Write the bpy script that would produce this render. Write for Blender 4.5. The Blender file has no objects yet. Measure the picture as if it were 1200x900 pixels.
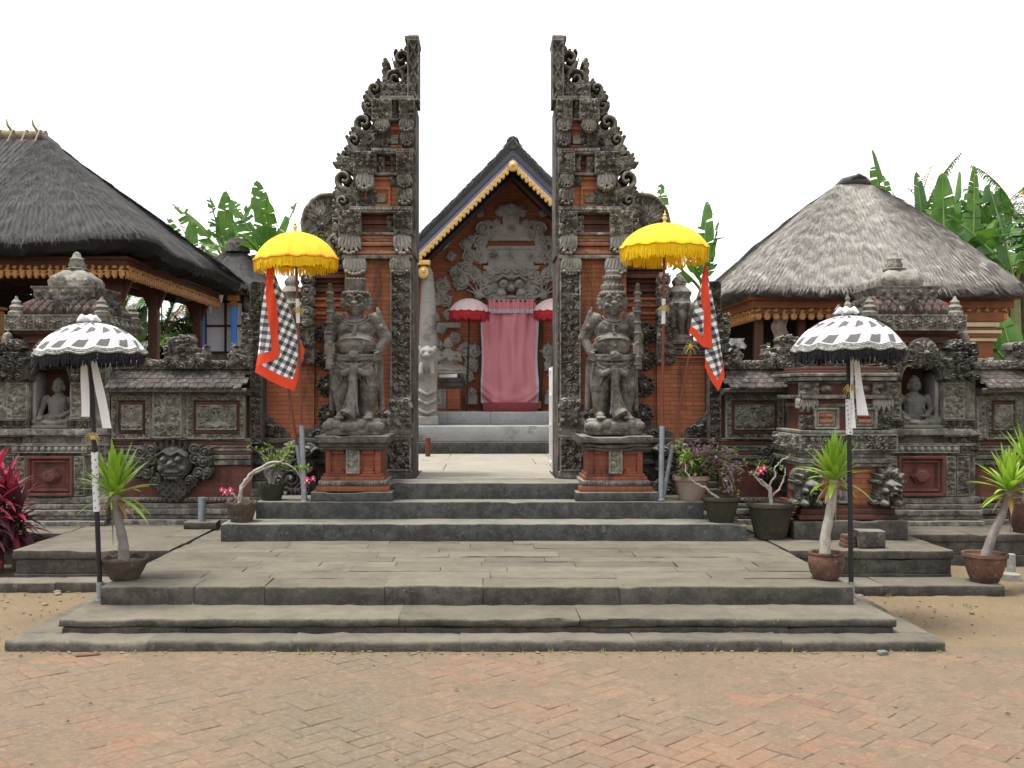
import bpy, bmesh, math, random
import numpy as np
from mathutils import Vector, Matrix, noise as mnoise
C = bpy.context.scene
COL = C.collection
random.seed(4)
rad = math.radians
PI = math.pi

# ------------------------------------------------------------------ camera, light, exposure
cam = bpy.data.cameras.new('camera')
cam.sensor_width = 36.0
cam.lens = 34.5
cam.shift_x = 0.0258
cam.shift_y = 0.0117
cam.clip_start = 0.05
cam.clip_end = 2000.0
camo = bpy.data.objects.new('camera', cam)
camo.location = (0, 0, 1.6)
camo.rotation_euler = (rad(90), 0, 0)
COL.objects.link(camo)
C.camera = camo

SUN_EL, SUN_AZ = 76.0, 262.0     # azimuth clockwise from +Y: high, a little behind and to the left of the camera
w = bpy.data.worlds.new('World')
C.world = w
w.use_nodes = True
nt = w.node_tree
nt.nodes.clear()
out = nt.nodes.new('ShaderNodeOutputWorld')
bg = nt.nodes.new('ShaderNodeBackground')
sky = nt.nodes.new('ShaderNodeTexSky')
sky.sky_type = 'NISHITA'
sky.sun_disc = False
sky.sun_elevation = rad(SUN_EL)
sky.sun_rotation = rad(SUN_AZ)
sky.air_density = 1.2
sky.dust_density = 2.0
sky.ozone_density = 1.0
hs = nt.nodes.new('ShaderNodeHueSaturation')     # overcast: the sky's blue is greyed out by cloud
hs.inputs['Saturation'].default_value = 0.05
nt.links.new(sky.outputs[0], hs.inputs['Color'])
nt.links.new(hs.outputs[0], bg.inputs['Color'])
bg.inputs['Strength'].default_value = 0.12
nt.links.new(bg.outputs[0], out.inputs['Surface'])

sun = bpy.data.lights.new('sun', 'SUN')
sun.energy = 1.5
sun.angle = rad(13)
sun.color = (1.0, 0.95, 0.87)
suno = bpy.data.objects.new('sun', sun)
a, e = rad(SUN_AZ), rad(SUN_EL)
sd = Vector((math.sin(a)*math.cos(e), math.cos(a)*math.cos(e), math.sin(e)))
suno.rotation_euler = sd.to_track_quat('Z', 'Y').to_euler()
suno.location = (0, 0, 30)
COL.objects.link(suno)

vs = C.view_settings
vs.view_transform = 'Standard'
vs.look = 'None'
vs.gamma = 1.0
vs.use_curve_mapping = False
vs.exposure = 1.70
C.cycles.max_bounces = 6
C.cycles.transparent_max_bounces = 6

# ------------------------------------------------------------------ measuring: a photo pixel at depth Y gives a world x / z
F = 1150.0
def X(px, Y): return (px-569.0)*Y/F
def Z(py, Y): return 1.6+(464.0-py)*Y/F
def U(d): return d/115.0                 # sideways distance from the gate axis at the wall's depth (10 m)
def ZY(py): return 1.6+(464.0-py)/115.0  # height at the wall's depth

# ------------------------------------------------------------------ materials
class NB:
    def __init__(s, name):
        s.m = bpy.data.materials.new(name)
        s.m.use_nodes = True
        s.t = s.m.node_tree
        s.b = s.t.nodes['Principled BSDF']
        s.b.inputs['Roughness'].default_value = 0.85
        s.b.inputs['Specular IOR Level'].default_value = 0.25
        g = s.t.nodes.new('ShaderNodeNewGeometry')
        s.pos = g.outputs['Position']
        s.nor = g.outputs['Normal']
    def n(s, ty): return s.t.nodes.new(ty)
    def set(s, sock, v):
        if hasattr(v, 'links'): s.t.links.new(v, sock)
        elif isinstance(v, tuple) and len(v) == 3 and sock.type == 'RGBA': sock.default_value = (*v, 1)
        else: sock.default_value = v
    def scale(s, vec, sc):
        m = s.n('ShaderNodeVectorMath'); m.operation = 'MULTIPLY'
        s.set(m.inputs[0], vec); m.inputs[1].default_value = sc
        return m.outputs[0]
    def noise(s, scale, detail=4, rough=0.6, vec=None, off=0.0, dist=0.0):
        n = s.n('ShaderNodeTexNoise')
        v = vec if vec is not None else s.pos
        if off:
            m = s.n('ShaderNodeVectorMath'); m.operation = 'ADD'
            s.set(m.inputs[0], v); m.inputs[1].default_value = (off, off*1.7, off*0.6); v = m.outputs[0]
        s.set(n.inputs['Vector'], v)
        n.inputs['Scale'].default_value = scale
        n.inputs['Detail'].default_value = detail
        n.inputs['Roughness'].default_value = rough
        n.inputs['Distortion'].default_value = dist
        return n.outputs['Fac']
    def ramp(s, fac, stops):
        r = s.n('ShaderNodeValToRGB')
        s.set(r.inputs[0], fac)
        e = r.color_ramp.elements
        while len(e) < len(stops): e.new(0.5)
        for k, (p, c) in zip(e, stops):
            k.position = p
            k.color = (c, c, c, 1) if isinstance(c, (int, float)) else (*c, 1)
        return r.outputs[0]
    def mix(s, fac, a, b):
        m = s.n('ShaderNodeMix'); m.data_type = 'RGBA'
        s.set(m.inputs[0], fac); s.set(m.inputs[6], a); s.set(m.inputs[7], b)
        return m.outputs[2]
    def mul(s, a, b, op='MULTIPLY'):
        m = s.n('ShaderNodeMath'); m.operation = op
        s.set(m.inputs[0], a); s.set(m.inputs[1], b)
        return m.outputs[0]
    def bump(s, h, strength=0.4, dist=0.01):
        b = s.n('ShaderNodeBump')
        b.inputs['Strength'].default_value = strength
        b.inputs['Distance'].default_value = dist
        s.set(b.inputs['Height'], h)
        s.t.links.new(b.outputs[0], s.b.inputs['Normal'])
    def up(s):
        x = s.n('ShaderNodeSeparateXYZ'); s.set(x.inputs[0], s.nor)
        return x.outputs[2]
    def island(s):
        g = s.n('ShaderNodeNewGeometry'); return g.outputs['Random Per Island']
    def attr(s, name):
        a = s.n('ShaderNodeAttribute'); a.attribute_name = name
        return a
    def col(s, c): s.set(s.b.inputs['Base Color'], c); return s
    def rough(s, r): s.set(s.b.inputs['Roughness'], r); return s

def stone_mat(name, c1, c2, black=0.4, lichen=0.3, dust_toplight=None, dark=(0.018, 0.018, 0.017), pale=(0.42, 0.43, 0.38), sc=1.0, bump=0.7, isl=0.0):
    m = NB(name)
    c = m.mix(m.ramp(m.noise(3.0*sc, 6, 0.65), [(0.3, 0), (0.7, 1)]), c1, c2)
    c = m.mix(m.ramp(m.noise(45*sc, 3, 0.7), [(0.3, 0.0), (0.75, 0.55)]), c, tuple(k*0.55 for k in c1))
    b = m.ramp(m.noise(2.1*sc, 8, 0.72, off=7), [(0.62-0.32*black, 0), (0.78-0.32*black, 1)])
    c = m.mix(m.mul(b, 0.80), c, dark)
    l = m.ramp(m.noise(11*sc, 8, 0.78, off=19), [(0.66-0.22*lichen, 0), (0.80-0.22*lichen, 1)])
    l2 = m.ramp(m.noise(1.6*sc, 3, 0.6, off=31), [(0.32, 0.3), (0.58, 1)])
    c = m.mix(m.mul(m.mul(l, l2), 0.8), c, pale)
    if dust_toplight: c = m.mix(m.ramp(m.noise(1.3, 8, 0.75, off=41), [(0.44, 0), (0.62, 0.75)]), c, (0.032, 0.030, 0.022))
    if dust_toplight:
        c = m.mix(m.ramp(m.noise(48, 3, 0.6, off=51), [(0.69, 0), (0.73, 0.8)]), c, (0.36, 0.355, 0.33))
        c = m.mix(m.ramp(m.noise(7, 8, 0.85, off=61), [(0.44, 0), (0.62, 0.5)]), c, tuple(k*1.9 for k in c2))
    if isl: c = m.mix(m.mul(m.island(), isl), c, tuple(k*0.45 for k in c1))
    if dust_toplight:
        u = m.ramp(m.up(), [(0.42, 0), (0.9, 1)])  # upward faces paler: settled dust plus top-lit highlights painted into the stone colour
        dcol = m.mix(m.island(), dust_toplight, tuple(k*0.72 for k in dust_toplight)) if isl else dust_toplight
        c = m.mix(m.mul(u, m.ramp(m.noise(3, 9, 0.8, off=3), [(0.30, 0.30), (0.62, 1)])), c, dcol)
    m.col(c).rough(0.9)
    m.bump(m.noise(70*sc, 6, 0.75), bump, 0.012)
    return m.m

def brick_mat(name, c1, c2, black=0.3, h=0.052, wd=0.24, mort=(0.10, 0.05, 0.035), pale=0.1):
    m = NB(name)
    sx = m.n('ShaderNodeSeparateXYZ'); m.set(sx.inputs[0], m.pos)
    ad = m.mul(sx.outputs[0], sx.outputs[1], 'ADD')
    wob = m.mul(m.noise(2.0, 2), 0.012)
    cb = m.n('ShaderNodeCombineXYZ')
    m.set(cb.inputs[0], ad); m.set(cb.inputs[1], m.mul(sx.outputs[2], wob, 'ADD'))
    br = m.n('ShaderNodeTexBrick')
    m.set(br.inputs['Vector'], cb.outputs[0])
    br.inputs['Scale'].default_value = 1.0
    br.inputs['Brick Width'].default_value = wd
    br.inputs['Row Height'].default_value = h
    br.inputs['Mortar Size'].default_value = 0.0042
    br.inputs['Mortar Smooth'].default_value = 0.4
    br.inputs['Color1'].default_value = (*c1, 1)
    br.inputs['Color2'].default_value = (*c2, 1)
    br.inputs['Mortar'].default_value = (*mort, 1)
    c = br.outputs['Color']
    c = m.mix(m.ramp(m.noise(2.4, 6, 0.7), [(0.35, 0.0), (0.75, 0.6)]), c, tuple(k*0.5 for k in c1))
    vs_ = m.scale(m.pos, (3.5, 3.5, 0.7))
    b = m.ramp(m.noise(1.2, 8, 0.72, vec=vs_, off=11), [(0.66-0.34*black, 0), (0.85-0.34*black, 1)])
    c = m.mix(m.mul(b, 0.85), c, (0.025, 0.021, 0.018))
    l = m.ramp(m.noise(7, 6, 0.75, off=4), [(0.74-0.2*pale, 0), (0.84-0.2*pale, 1)])
    c = m.mix(m.mul(l, 0.6), c, (0.36, 0.33, 0.30))
    m.col(c).rough(0.9)
    m.bump(m.mul(br.outputs['Fac'], m.mul(m.noise(60, 4), -0.3), 'ADD'), -0.35, 0.006)
    return m.m

def plain(name, c1, c2=None, sc=8.0, rough=0.8, bump=0.0, bsc=60, metal=0.0, spec=0.25):
    m = NB(name)
    c2 = c2 or tuple(k*0.72 for k in c1)
    m.col(m.mix(m.ramp(m.noise(sc, 5, 0.65), [(0.3, 0), (0.7, 1)]), c1, c2)).rough(rough)
    m.b.inputs['Metallic'].default_value = metal
    m.b.inputs['Specular IOR Level'].default_value = spec
    if bump: m.bump(m.noise(bsc, 4, 0.7), bump, 0.006)
    return m.m

def cloth(name, c1, c2=None, trans=0.35, sc=10):
    m = NB(name)
    c2 = c2 or tuple(k*0.8 for k in c1)
    c = m.mix(m.noise(sc, 4), c1, c2)
    m.col(c).rough(0.95)
    tr = m.n('ShaderNodeBsdfTranslucent'); m.set(tr.inputs[0], c)
    mx = m.n('ShaderNodeMixShader'); mx.inputs[0].default_value = trans
    m.t.links.new(m.b.outputs[0], mx.inputs[1]); m.t.links.new(tr.outputs[0], mx.inputs[2])
    m.t.links.new(mx.outputs[0], m.t.nodes['Material Output'].inputs[0])
    return m.m

def leaf_mat(name, c1, c2, trans=0.35, sc=3.0, rough=0.45):
    m = NB(name)
    c = m.mix(m.ramp(m.noise(sc, 4), [(0.3, 0), (0.7, 1)]), c1, c2)
    m.col(c).rough(rough)
    m.b.inputs['Specular IOR Level'].default_value = 0.4
    tr = m.n('ShaderNodeBsdfTranslucent'); m.set(tr.inputs[0], c)
    mx = m.n('ShaderNodeMixShader'); mx.inputs[0].default_value = trans
    m.t.links.new(m.b.outputs[0], mx.inputs[1]); m.t.links.new(tr.outputs[0], mx.inputs[2])
    m.t.links.new(mx.outputs[0], m.t.nodes['Material Output'].inputs[0])
    return m.m

def gingham_mat(name, s=1.0, black=(0.012, 0.012, 0.016), grey=(0.22, 0.22, 0.24), white=(0.82, 0.82, 0.80), border=None, soft=0.0, trans=0.15):
    """woven poleng check from the cloth's own UV (metres / s): dark where two dark bands cross, grey where one does"""
    m = NB(name)
    uv = m.n('ShaderNodeUVMap'); uv.uv_map = 'UVMap'
    sx = m.n('ShaderNodeSeparateXYZ'); m.set(sx.inputs[0], uv.outputs[0])
    def band(o):
        fr = m.mul(m.mul(o, 1.0/s), 1.0, 'MODULO')
        return m.mul(fr, 0.5, 'GREATER_THAN')
    a, b = band(sx.outputs[0]), band(sx.outputs[1])
    c = m.mix(m.mul(m.mul(a, b, 'ADD'), 0.5, 'GREATER_THAN'), white, grey)
    c = m.mix(m.mul(a, b), c, black)
    c = m.mix(m.mul(m.noise(14, 4), 0.25), c, (0.3, 0.3, 0.3))
    m.col(c).rough(0.95)
    tr = m.n('ShaderNodeBsdfTranslucent'); m.set(tr.inputs[0], c)
    mx = m.n('ShaderNodeMixShader'); mx.inputs[0].default_value = trans
    m.t.links.new(m.b.outputs[0], mx.inputs[1]); m.t.links.new(tr.outputs[0], mx.inputs[2])
    m.t.links.new(mx.outputs[0], m.t.nodes['Material Output'].inputs[0])
    return m.m

M = {}
M['paras'] = stone_mat('weathered_dark_stone', (0.072, 0.064, 0.053), (0.15, 0.136, 0.116), black=0.50, lichen=0.80, pale=(0.46, 0.45, 0.40), dust_toplight=(0.24, 0.23, 0.198))
M['paras_black'] = stone_mat('black_crusted_stone', (0.045, 0.041, 0.035), (0.09, 0.082, 0.070), black=0.48, lichen=0.55, pale=(0.34, 0.33, 0.29), dust_toplight=(0.20, 0.193, 0.168))
M['paras_light'] = stone_mat('pale_grey_stone', (0.20, 0.195, 0.172), (0.30, 0.29, 0.26), black=0.36, lichen=0.4, pale=(0.46, 0.45, 0.41))
M['panel'] = stone_mat('grey_green_stone', (0.135, 0.132, 0.108), (0.215, 0.208, 0.172), black=0.32, lichen=0.38, dust_toplight=(0.28, 0.27, 0.23))
M['statue'] = stone_mat('grey_statue_stone', (0.085, 0.077, 0.067), (0.145, 0.133, 0.118), black=0.45, lichen=0.40, sc=1.3, dust_toplight=(0.22, 0.208, 0.185))
M['buddha'] = stone_mat('smooth_grey_stone', (0.105, 0.098, 0.088), (0.165, 0.155, 0.14), black=0.28, lichen=0.2)
M['shrine_grey'] = stone_mat('clean_grey_stone', (0.24, 0.228, 0.206), (0.33, 0.315, 0.288), black=0.15, lichen=0.2)
M['brick'] = brick_mat('orange_brick', (0.36, 0.135, 0.068), (0.275, 0.10, 0.052), black=0.46, pale=0.22, h=0.047, mort=(0.12, 0.05, 0.03))
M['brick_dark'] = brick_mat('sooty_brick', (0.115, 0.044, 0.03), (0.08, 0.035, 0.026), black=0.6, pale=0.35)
M['brick_wall'] = brick_mat('dull_red_brick', (0.155, 0.058, 0.042), (0.11, 0.046, 0.036), black=0.5, pale=0.45)
M['brick_shrine'] = brick_mat('inner_orange_brick', (0.29, 0.10, 0.046), (0.22, 0.078, 0.038), black=0.16)
M['tile'] = stone_mat('mossy_roof_tile', (0.07, 0.057, 0.052), (0.125, 0.105, 0.095), black=0.45, lichen=0.55, isl=0.5)
M['jamb'] = stone_mat('worn_jamb_plaster', (0.10, 0.078, 0.064), (0.19, 0.168, 0.145), black=0.70, lichen=0.5, pale=(0.45, 0.42, 0.38), sc=1.6)
M['slab'] = stone_mat('platform_stone', (0.042, 0.038, 0.033), (0.080, 0.073, 0.062), black=0.25, lichen=0.34, dust_toplight=(0.158, 0.141, 0.108), sc=1.0, pale=(0.30, 0.28, 0.235), isl=0.35)
M['cement'] = stone_mat('dark_cement', (0.030, 0.031, 0.031), (0.062, 0.062, 0.061), black=0.36, lichen=0.34, dust_toplight=(0.20, 0.188, 0.155), pale=(0.26, 0.26, 0.25))
M['court'] = stone_mat('court_floor', (0.27, 0.25, 0.21), (0.34, 0.31, 0.26), black=0.1, lichen=0.2)
M['cement_blue'] = stone_mat('grey_cement_step', (0.25, 0.26, 0.26), (0.36, 0.37, 0.365), black=0.18, lichen=0.3)
M['wood'] = plain('dark_red_timber', (0.085, 0.034, 0.02), (0.05, 0.022, 0.014), 12, 0.7, 0.2)
M['wood_dark'] = plain('black_brown_timber', (0.030, 0.020, 0.015), (0.018, 0.013, 0.010), 10, 0.8)
M['wood_orange'] = plain('orange_brown_timber', (0.22, 0.075, 0.03), (0.15, 0.055, 0.025), 9, 0.7)
M['gold'] = plain('aged_gilding', (0.46, 0.22, 0.045), (0.24, 0.10, 0.03), 22, 0.5, 0.3, spec=0.5)
M['gold_pale'] = plain('pale_gilding', (0.66, 0.45, 0.15), (0.42, 0.26, 0.08), 25, 0.5, 0.2, spec=0.4)
M['blue'] = plain('blue_paint', (0.10, 0.27, 0.70), (0.08, 0.22, 0.60), 8, 0.5)
M['blue_dull'] = plain('dull_blue_paint', (0.14, 0.16, 0.36), (0.10, 0.11, 0.26), 8, 0.6)
M['glass'] = plain('frosted_panel', (0.72, 0.72, 0.78), (0.55, 0.55, 0.62), 30, 0.5, 0.4)
M['metal'] = plain('galvanised_pipe', (0.25, 0.27, 0.29), (0.17, 0.18, 0.20), 14, 0.45, metal=0.4)
M['pole_red'] = plain('red_brown_pole', (0.15, 0.045, 0.025), (0.10, 0.03, 0.02), 12, 0.5)
M['pole_black'] = plain('black_pole', (0.010, 0.010, 0.012), (0.016, 0.016, 0.018), 12, 0.45)
M['white'] = plain('white_paint', (0.78, 0.78, 0.77), (0.66, 0.66, 0.65), 10, 0.6)
M['terracotta'] = stone_mat('terracotta_pot', (0.11, 0.056, 0.038), (0.17, 0.09, 0.06), black=0.5, lichen=0.42, sc=2)
M['terracotta_pale'] = stone_mat('lime_streaked_terracotta', (0.27, 0.19, 0.14), (0.30, 0.24, 0.20), black=0.22, lichen=0.35, sc=2)
M['pot_moss'] = stone_mat('mossy_dark_pot', (0.022, 0.024, 0.014), (0.055, 0.045, 0.03), black=0.4, lichen=0.3, sc=2, pale=(0.2, 0.24, 0.13))
M['pot_brown'] = stone_mat('brown_pot', (0.075, 0.055, 0.04), (0.11, 0.085, 0.06), black=0.35, lichen=0.3, sc=2)
M['soil'] = plain('pot_soil', (0.06, 0.045, 0.03), (0.11, 0.085, 0.055), 40, 0.95, 0.6)
M['bark'] = plain('pale_bark', (0.21, 0.185, 0.17), (0.12, 0.105, 0.095), 18, 0.85, 0.8, 40)
M['bark_white'] = plain('white_bark', (0.36, 0.33, 0.29), (0.22, 0.20, 0.17), 24, 0.8, 0.3)
M['trunk'] = plain('palm_trunk', (0.14, 0.115, 0.085), (0.085, 0.07, 0.05), 8, 0.9, 0.5, 30)
M['banana_stem'] = plain('banana_stem', (0.16, 0.17, 0.06), (0.10, 0.09, 0.04), 5, 0.7)
M['yucca'] = leaf_mat('bright_yucca_leaf', (0.17, 0.33, 0.025), (0.30, 0.44, 0.045), 0.35)
M['banana'] = leaf_mat('banana_leaf', (0.035, 0.115, 0.014), (0.10, 0.21, 0.028), 0.45, 4.0)
M['banana_dark'] = leaf_mat('dark_banana_leaf', (0.022, 0.075, 0.015), (0.065, 0.15, 0.025), 0.4, 4.0)
M['palm'] = leaf_mat('palm_leaf', (0.05, 0.10, 0.025), (0.11, 0.16, 0.045), 0.35, 2.5)
M['palm_dry'] = leaf_mat('dry_palm_leaf', (0.30, 0.19, 0.06), (0.20, 0.13, 0.05), 0.3, 2.5)
M['leaf'] = leaf_mat('small_green_leaf', (0.10, 0.20, 0.03), (0.20, 0.30, 0.05), 0.3)
M['leaf_dark'] = leaf_mat('deep_green_leaf', (0.025, 0.065, 0.018), (0.05, 0.11, 0.025), 0.3)
M["cordyline"] = leaf_mat("red_cordyline_leaf", (0.46, 0.025, 0.055), (0.20, 0.02, 0.042), 0.3, 5)
M['cordyline_dark'] = leaf_mat('purple_cordyline_leaf', (0.06, 0.024, 0.032), (0.10, 0.03, 0.042), 0.2, 5)
M['bougain'] = leaf_mat('mauve_bract', (0.38, 0.22, 0.27), (0.28, 0.16, 0.21), 0.35, 9)
M['pink'] = leaf_mat('pink_petal', (0.75, 0.05, 0.16), (0.80, 0.20, 0.30), 0.3, 60)
M['orange_flower'] = leaf_mat('orange_petal', (0.75, 0.25, 0.02), (0.6, 0.16, 0.02), 0.3, 60)
M['yellow'] = cloth('yellow_satin', (0.86, 0.68, 0.07), (0.78, 0.58, 0.045), 0.40)
M['yellow_fringe'] = cloth('yellow_fringe', (0.82, 0.58, 0.015), (0.70, 0.44, 0.01), 0.3, 40)
M['fringe_black'] = cloth('black_fringe', (0.010, 0.010, 0.012), (0.02, 0.02, 0.022), 0.1, 40)
M['fringe_red'] = cloth('red_fringe', (0.48, 0.035, 0.045), (0.36, 0.025, 0.04), 0.25, 40)
M['red_cloth'] = cloth('red_border_cloth', (0.72, 0.075, 0.03), (0.62, 0.055, 0.025), 0.2)
M['white_cloth'] = cloth('white_cloth', (0.78, 0.78, 0.78), (0.66, 0.66, 0.68), 0.3)
M['silver_cloth'] = cloth('silver_pink_cloth', (0.62, 0.50, 0.48), (0.45, 0.33, 0.33), 0.2, 40)
M['pink_cloth'] = cloth('dusty_pink_cloth', (0.60, 0.25, 0.275), (0.50, 0.19, 0.215), 0.1, 4)
M['lace'] = cloth('white_lace_trim', (0.58, 0.54, 0.60), (0.40, 0.34, 0.40), 0.2, 60)
M['sheet'] = cloth('hanging_cloth', (0.36, 0.28, 0.23), (0.24, 0.19, 0.16), 0.2, 4)
M['flag'] = gingham_mat('black_white_check', 0.074)
M['canopy_check'] = gingham_mat('white_grey_check', 1.0, black=(0.095, 0.085, 0.092), grey=(0.50, 0.49, 0.51), white=(0.74, 0.74, 0.73))

def thatch_mat(name, c1, c2, c3, spec=0.2):
    m = NB(name)
    v = m.scale(m.pos, (1, 1, 1))
    c = m.mix(m.ramp(m.noise(1.1, 6, 0.7), [(0.3, 0), (0.7, 1)]), c1, c2)
    c = m.mix(m.ramp(m.noise(38, 4, 0.8), [(0.35, 0), (0.75, 0.9)]), c, c3)
    c = m.mix(m.ramp(m.noise(160, 2, 0.8, off=3), [(0.4, 0), (0.7, 0.6)]), c, tuple(k*1.9 for k in c2))
    i_ = m.island()
    c = m.mix(m.ramp(i_, [(0.45, 0), (1.0, 0.6)]), c, tuple(k*1.45 for k in c2))
    c = m.mix(m.ramp(i_, [(0.0, 0.7), (0.4, 0)]), c, c3)
    m.col(c).rough(0.95)
    m.bump(m.noise(120, 4, 0.8), 0.9, 0.02)
    return m.m
M['thatch_dark'] = thatch_mat('dark_palm_thatch', (0.048, 0.046, 0.046), (0.085, 0.081, 0.080), (0.018, 0.017, 0.017))
M['thatch_pale'] = thatch_mat('grey_straw_thatch', (0.25, 0.232, 0.208), (0.35, 0.33, 0.302), (0.12, 0.108, 0.096))
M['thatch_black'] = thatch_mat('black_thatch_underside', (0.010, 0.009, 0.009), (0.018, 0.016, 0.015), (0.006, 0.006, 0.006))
M['thatch_shrine'] = thatch_mat('blackish_sugar_palm_thatch', (0.06, 0.06, 0.063), (0.12, 0.12, 0.126), (0.025, 0.025, 0.027))

def ground_mat():
    m = NB('sandy_dirt')
    c = m.mix(m.ramp(m.noise(0.9, 6, 0.7), [(0.3, 0), (0.7, 1)]), (0.20, 0.148, 0.088), (0.14, 0.105, 0.066))
    c = m.mix(m.ramp(m.noise(35, 5, 0.75), [(0.45, 0), (0.8, 0.6)]), c, (0.11, 0.08, 0.05))
    c = m.mix(m.ramp(m.noise(90, 2, 0.6, off=5), [(0.66, 0), (0.74, 0.8)]), c, (0.5, 0.42, 0.32))
    m.col(c).rough(0.95)
    m.bump(m.noise(40, 8, 0.8), 0.8, 0.02)
    return m.m
M['dirt'] = ground_mat()

def paver_mat():
    m = NB('worn_paving_brick')
    a = m.attr('tint').outputs['Color']
    c = m.mix(m.ramp(m.noise(22, 6, 0.75), [(0.35, 0), (0.75, 0.45)]), a, (0.17, 0.09, 0.06))
    d = m.ramp(m.noise(0.95, 9, 0.78, off=2.3), [(0.36, 0.08), (0.58, 0.93)])
    c = m.mix(d, c, (0.160, 0.120, 0.080))                       # sand trodden into the bricks
    g = m.ramp(m.noise(0.55, 9, 0.78, off=9.1), [(0.44, 0), (0.60, 0.9)])
    c = m.mix(g, c, (0.116, 0.096, 0.068))                     # grey-green algae film
    p = m.ramp(m.noise(3.2, 6, 0.75, off=15), [(0.64, 0), (0.74, 0.5)])
    c = m.mix(p, c, (0.25, 0.205, 0.15))
    f_ = m.ramp(m.noise(9, 8, 0.82, off=27), [(0.52, 0), (0.64, 0.5)])
    c = m.mix(f_, c, (0.09, 0.064, 0.044))
    f2 = m.ramp(m.noise(34, 6, 0.85, off=37), [(0.50, 0), (0.64, 0.6)])
    c = m.mix(f2, c, (0.27, 0.20, 0.14))
    c = m.mix(m.mul(m.ramp(m.noise(0.55, 5, 0.7, off=71), [(0.3, 0.15), (0.7, 0.75)]), 0.45), c, (0.105, 0.085, 0.062))
    m.col(c).rough(0.92)
    m.bump(m.noise(55, 7, 0.8), 0.6, 0.010)
    return m.m
M['paver'] = paver_mat()
def sand_mat():
    m = NB('joint_sand')
    c = m.mix(m.ramp(m.noise(2, 8, 0.75), [(0.3, 0), (0.7, 1)]), (0.155, 0.112, 0.072), (0.108, 0.085, 0.058))
    c = m.mix(m.ramp(m.noise(34, 6, 0.85, off=37), [(0.50, 0), (0.64, 0.5)]), c, (0.22, 0.165, 0.115))
    c = m.mix(m.ramp(m.noise(9, 8, 0.82, off=27), [(0.52, 0), (0.64, 0.5)]), c, (0.075, 0.056, 0.040))
    m.col(c).rough(0.95)
    m.bump(m.noise(70, 6, 0.8), 0.6, 0.008)
    return m.m
M['sand'] = sand_mat()
# ------------------------------------------------------------------ scene graph helpers
ORG = {}
def tag(o, label=None, cat=None, group=None, kind=None):
    for k, v in (('label', label), ('category', cat), ('group', group), ('kind', kind)):
        if v: o[k] = v
    return o
def thing(name, label, cat, loc, group=None):
    o = bpy.data.objects.new(name, None)
    o.empty_display_size = 0.1
    o.location = loc
    COL.objects.link(o)
    ORG[o.name] = Vector(loc)
    return tag(o, label, cat, group)
def mesh_obj(name, me, mats):
    if not isinstance(mats, (list, tuple)): mats = [mats]
    for m in mats: me.materials.append(M[m] if isinstance(m, str) else m)
    o = bpy.data.objects.new(name, me)
    COL.objects.link(o)
    return o
def part(name, me, mats, parent, label=None):
    o = mesh_obj(name, me, mats)
    org = ORG[parent.name]
    me.transform(Matrix.Translation(-org))
    o.parent = parent
    ORG[o.name] = org
    return tag(o, label)
def solo(name, me, mats, label, cat, loc, group=None):
    o = mesh_obj(name, me, mats)
    me.transform(Matrix.Translation(-Vector(loc)))
    o.location = loc
    ORG[o.name] = Vector(loc)
    return tag(o, label, cat, group)
def setting(name, me, mats):
    return tag(mesh_obj(name, me, mats), kind='structure')
def copy_tree(o, parent=None):
    c = o.copy()
    COL.objects.link(c)
    if parent is not None: c.parent = parent
    for ch in [k for k in bpy.data.objects if k.parent == o]:
        copy_tree(ch, c)
    return c
def clone(root, loc, label, mirror=False, rotz=None, scale=None, group=None):
    c = copy_tree(root)
    c.location = loc
    c['label'] = label
    if group: c['group'] = group
    if mirror: c.scale.x = -c.scale.x
    if rotz is not None: c.rotation_euler.z = rotz
    if scale: c.scale = scale
    ORG[c.name] = Vector(loc)
    return c

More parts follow.
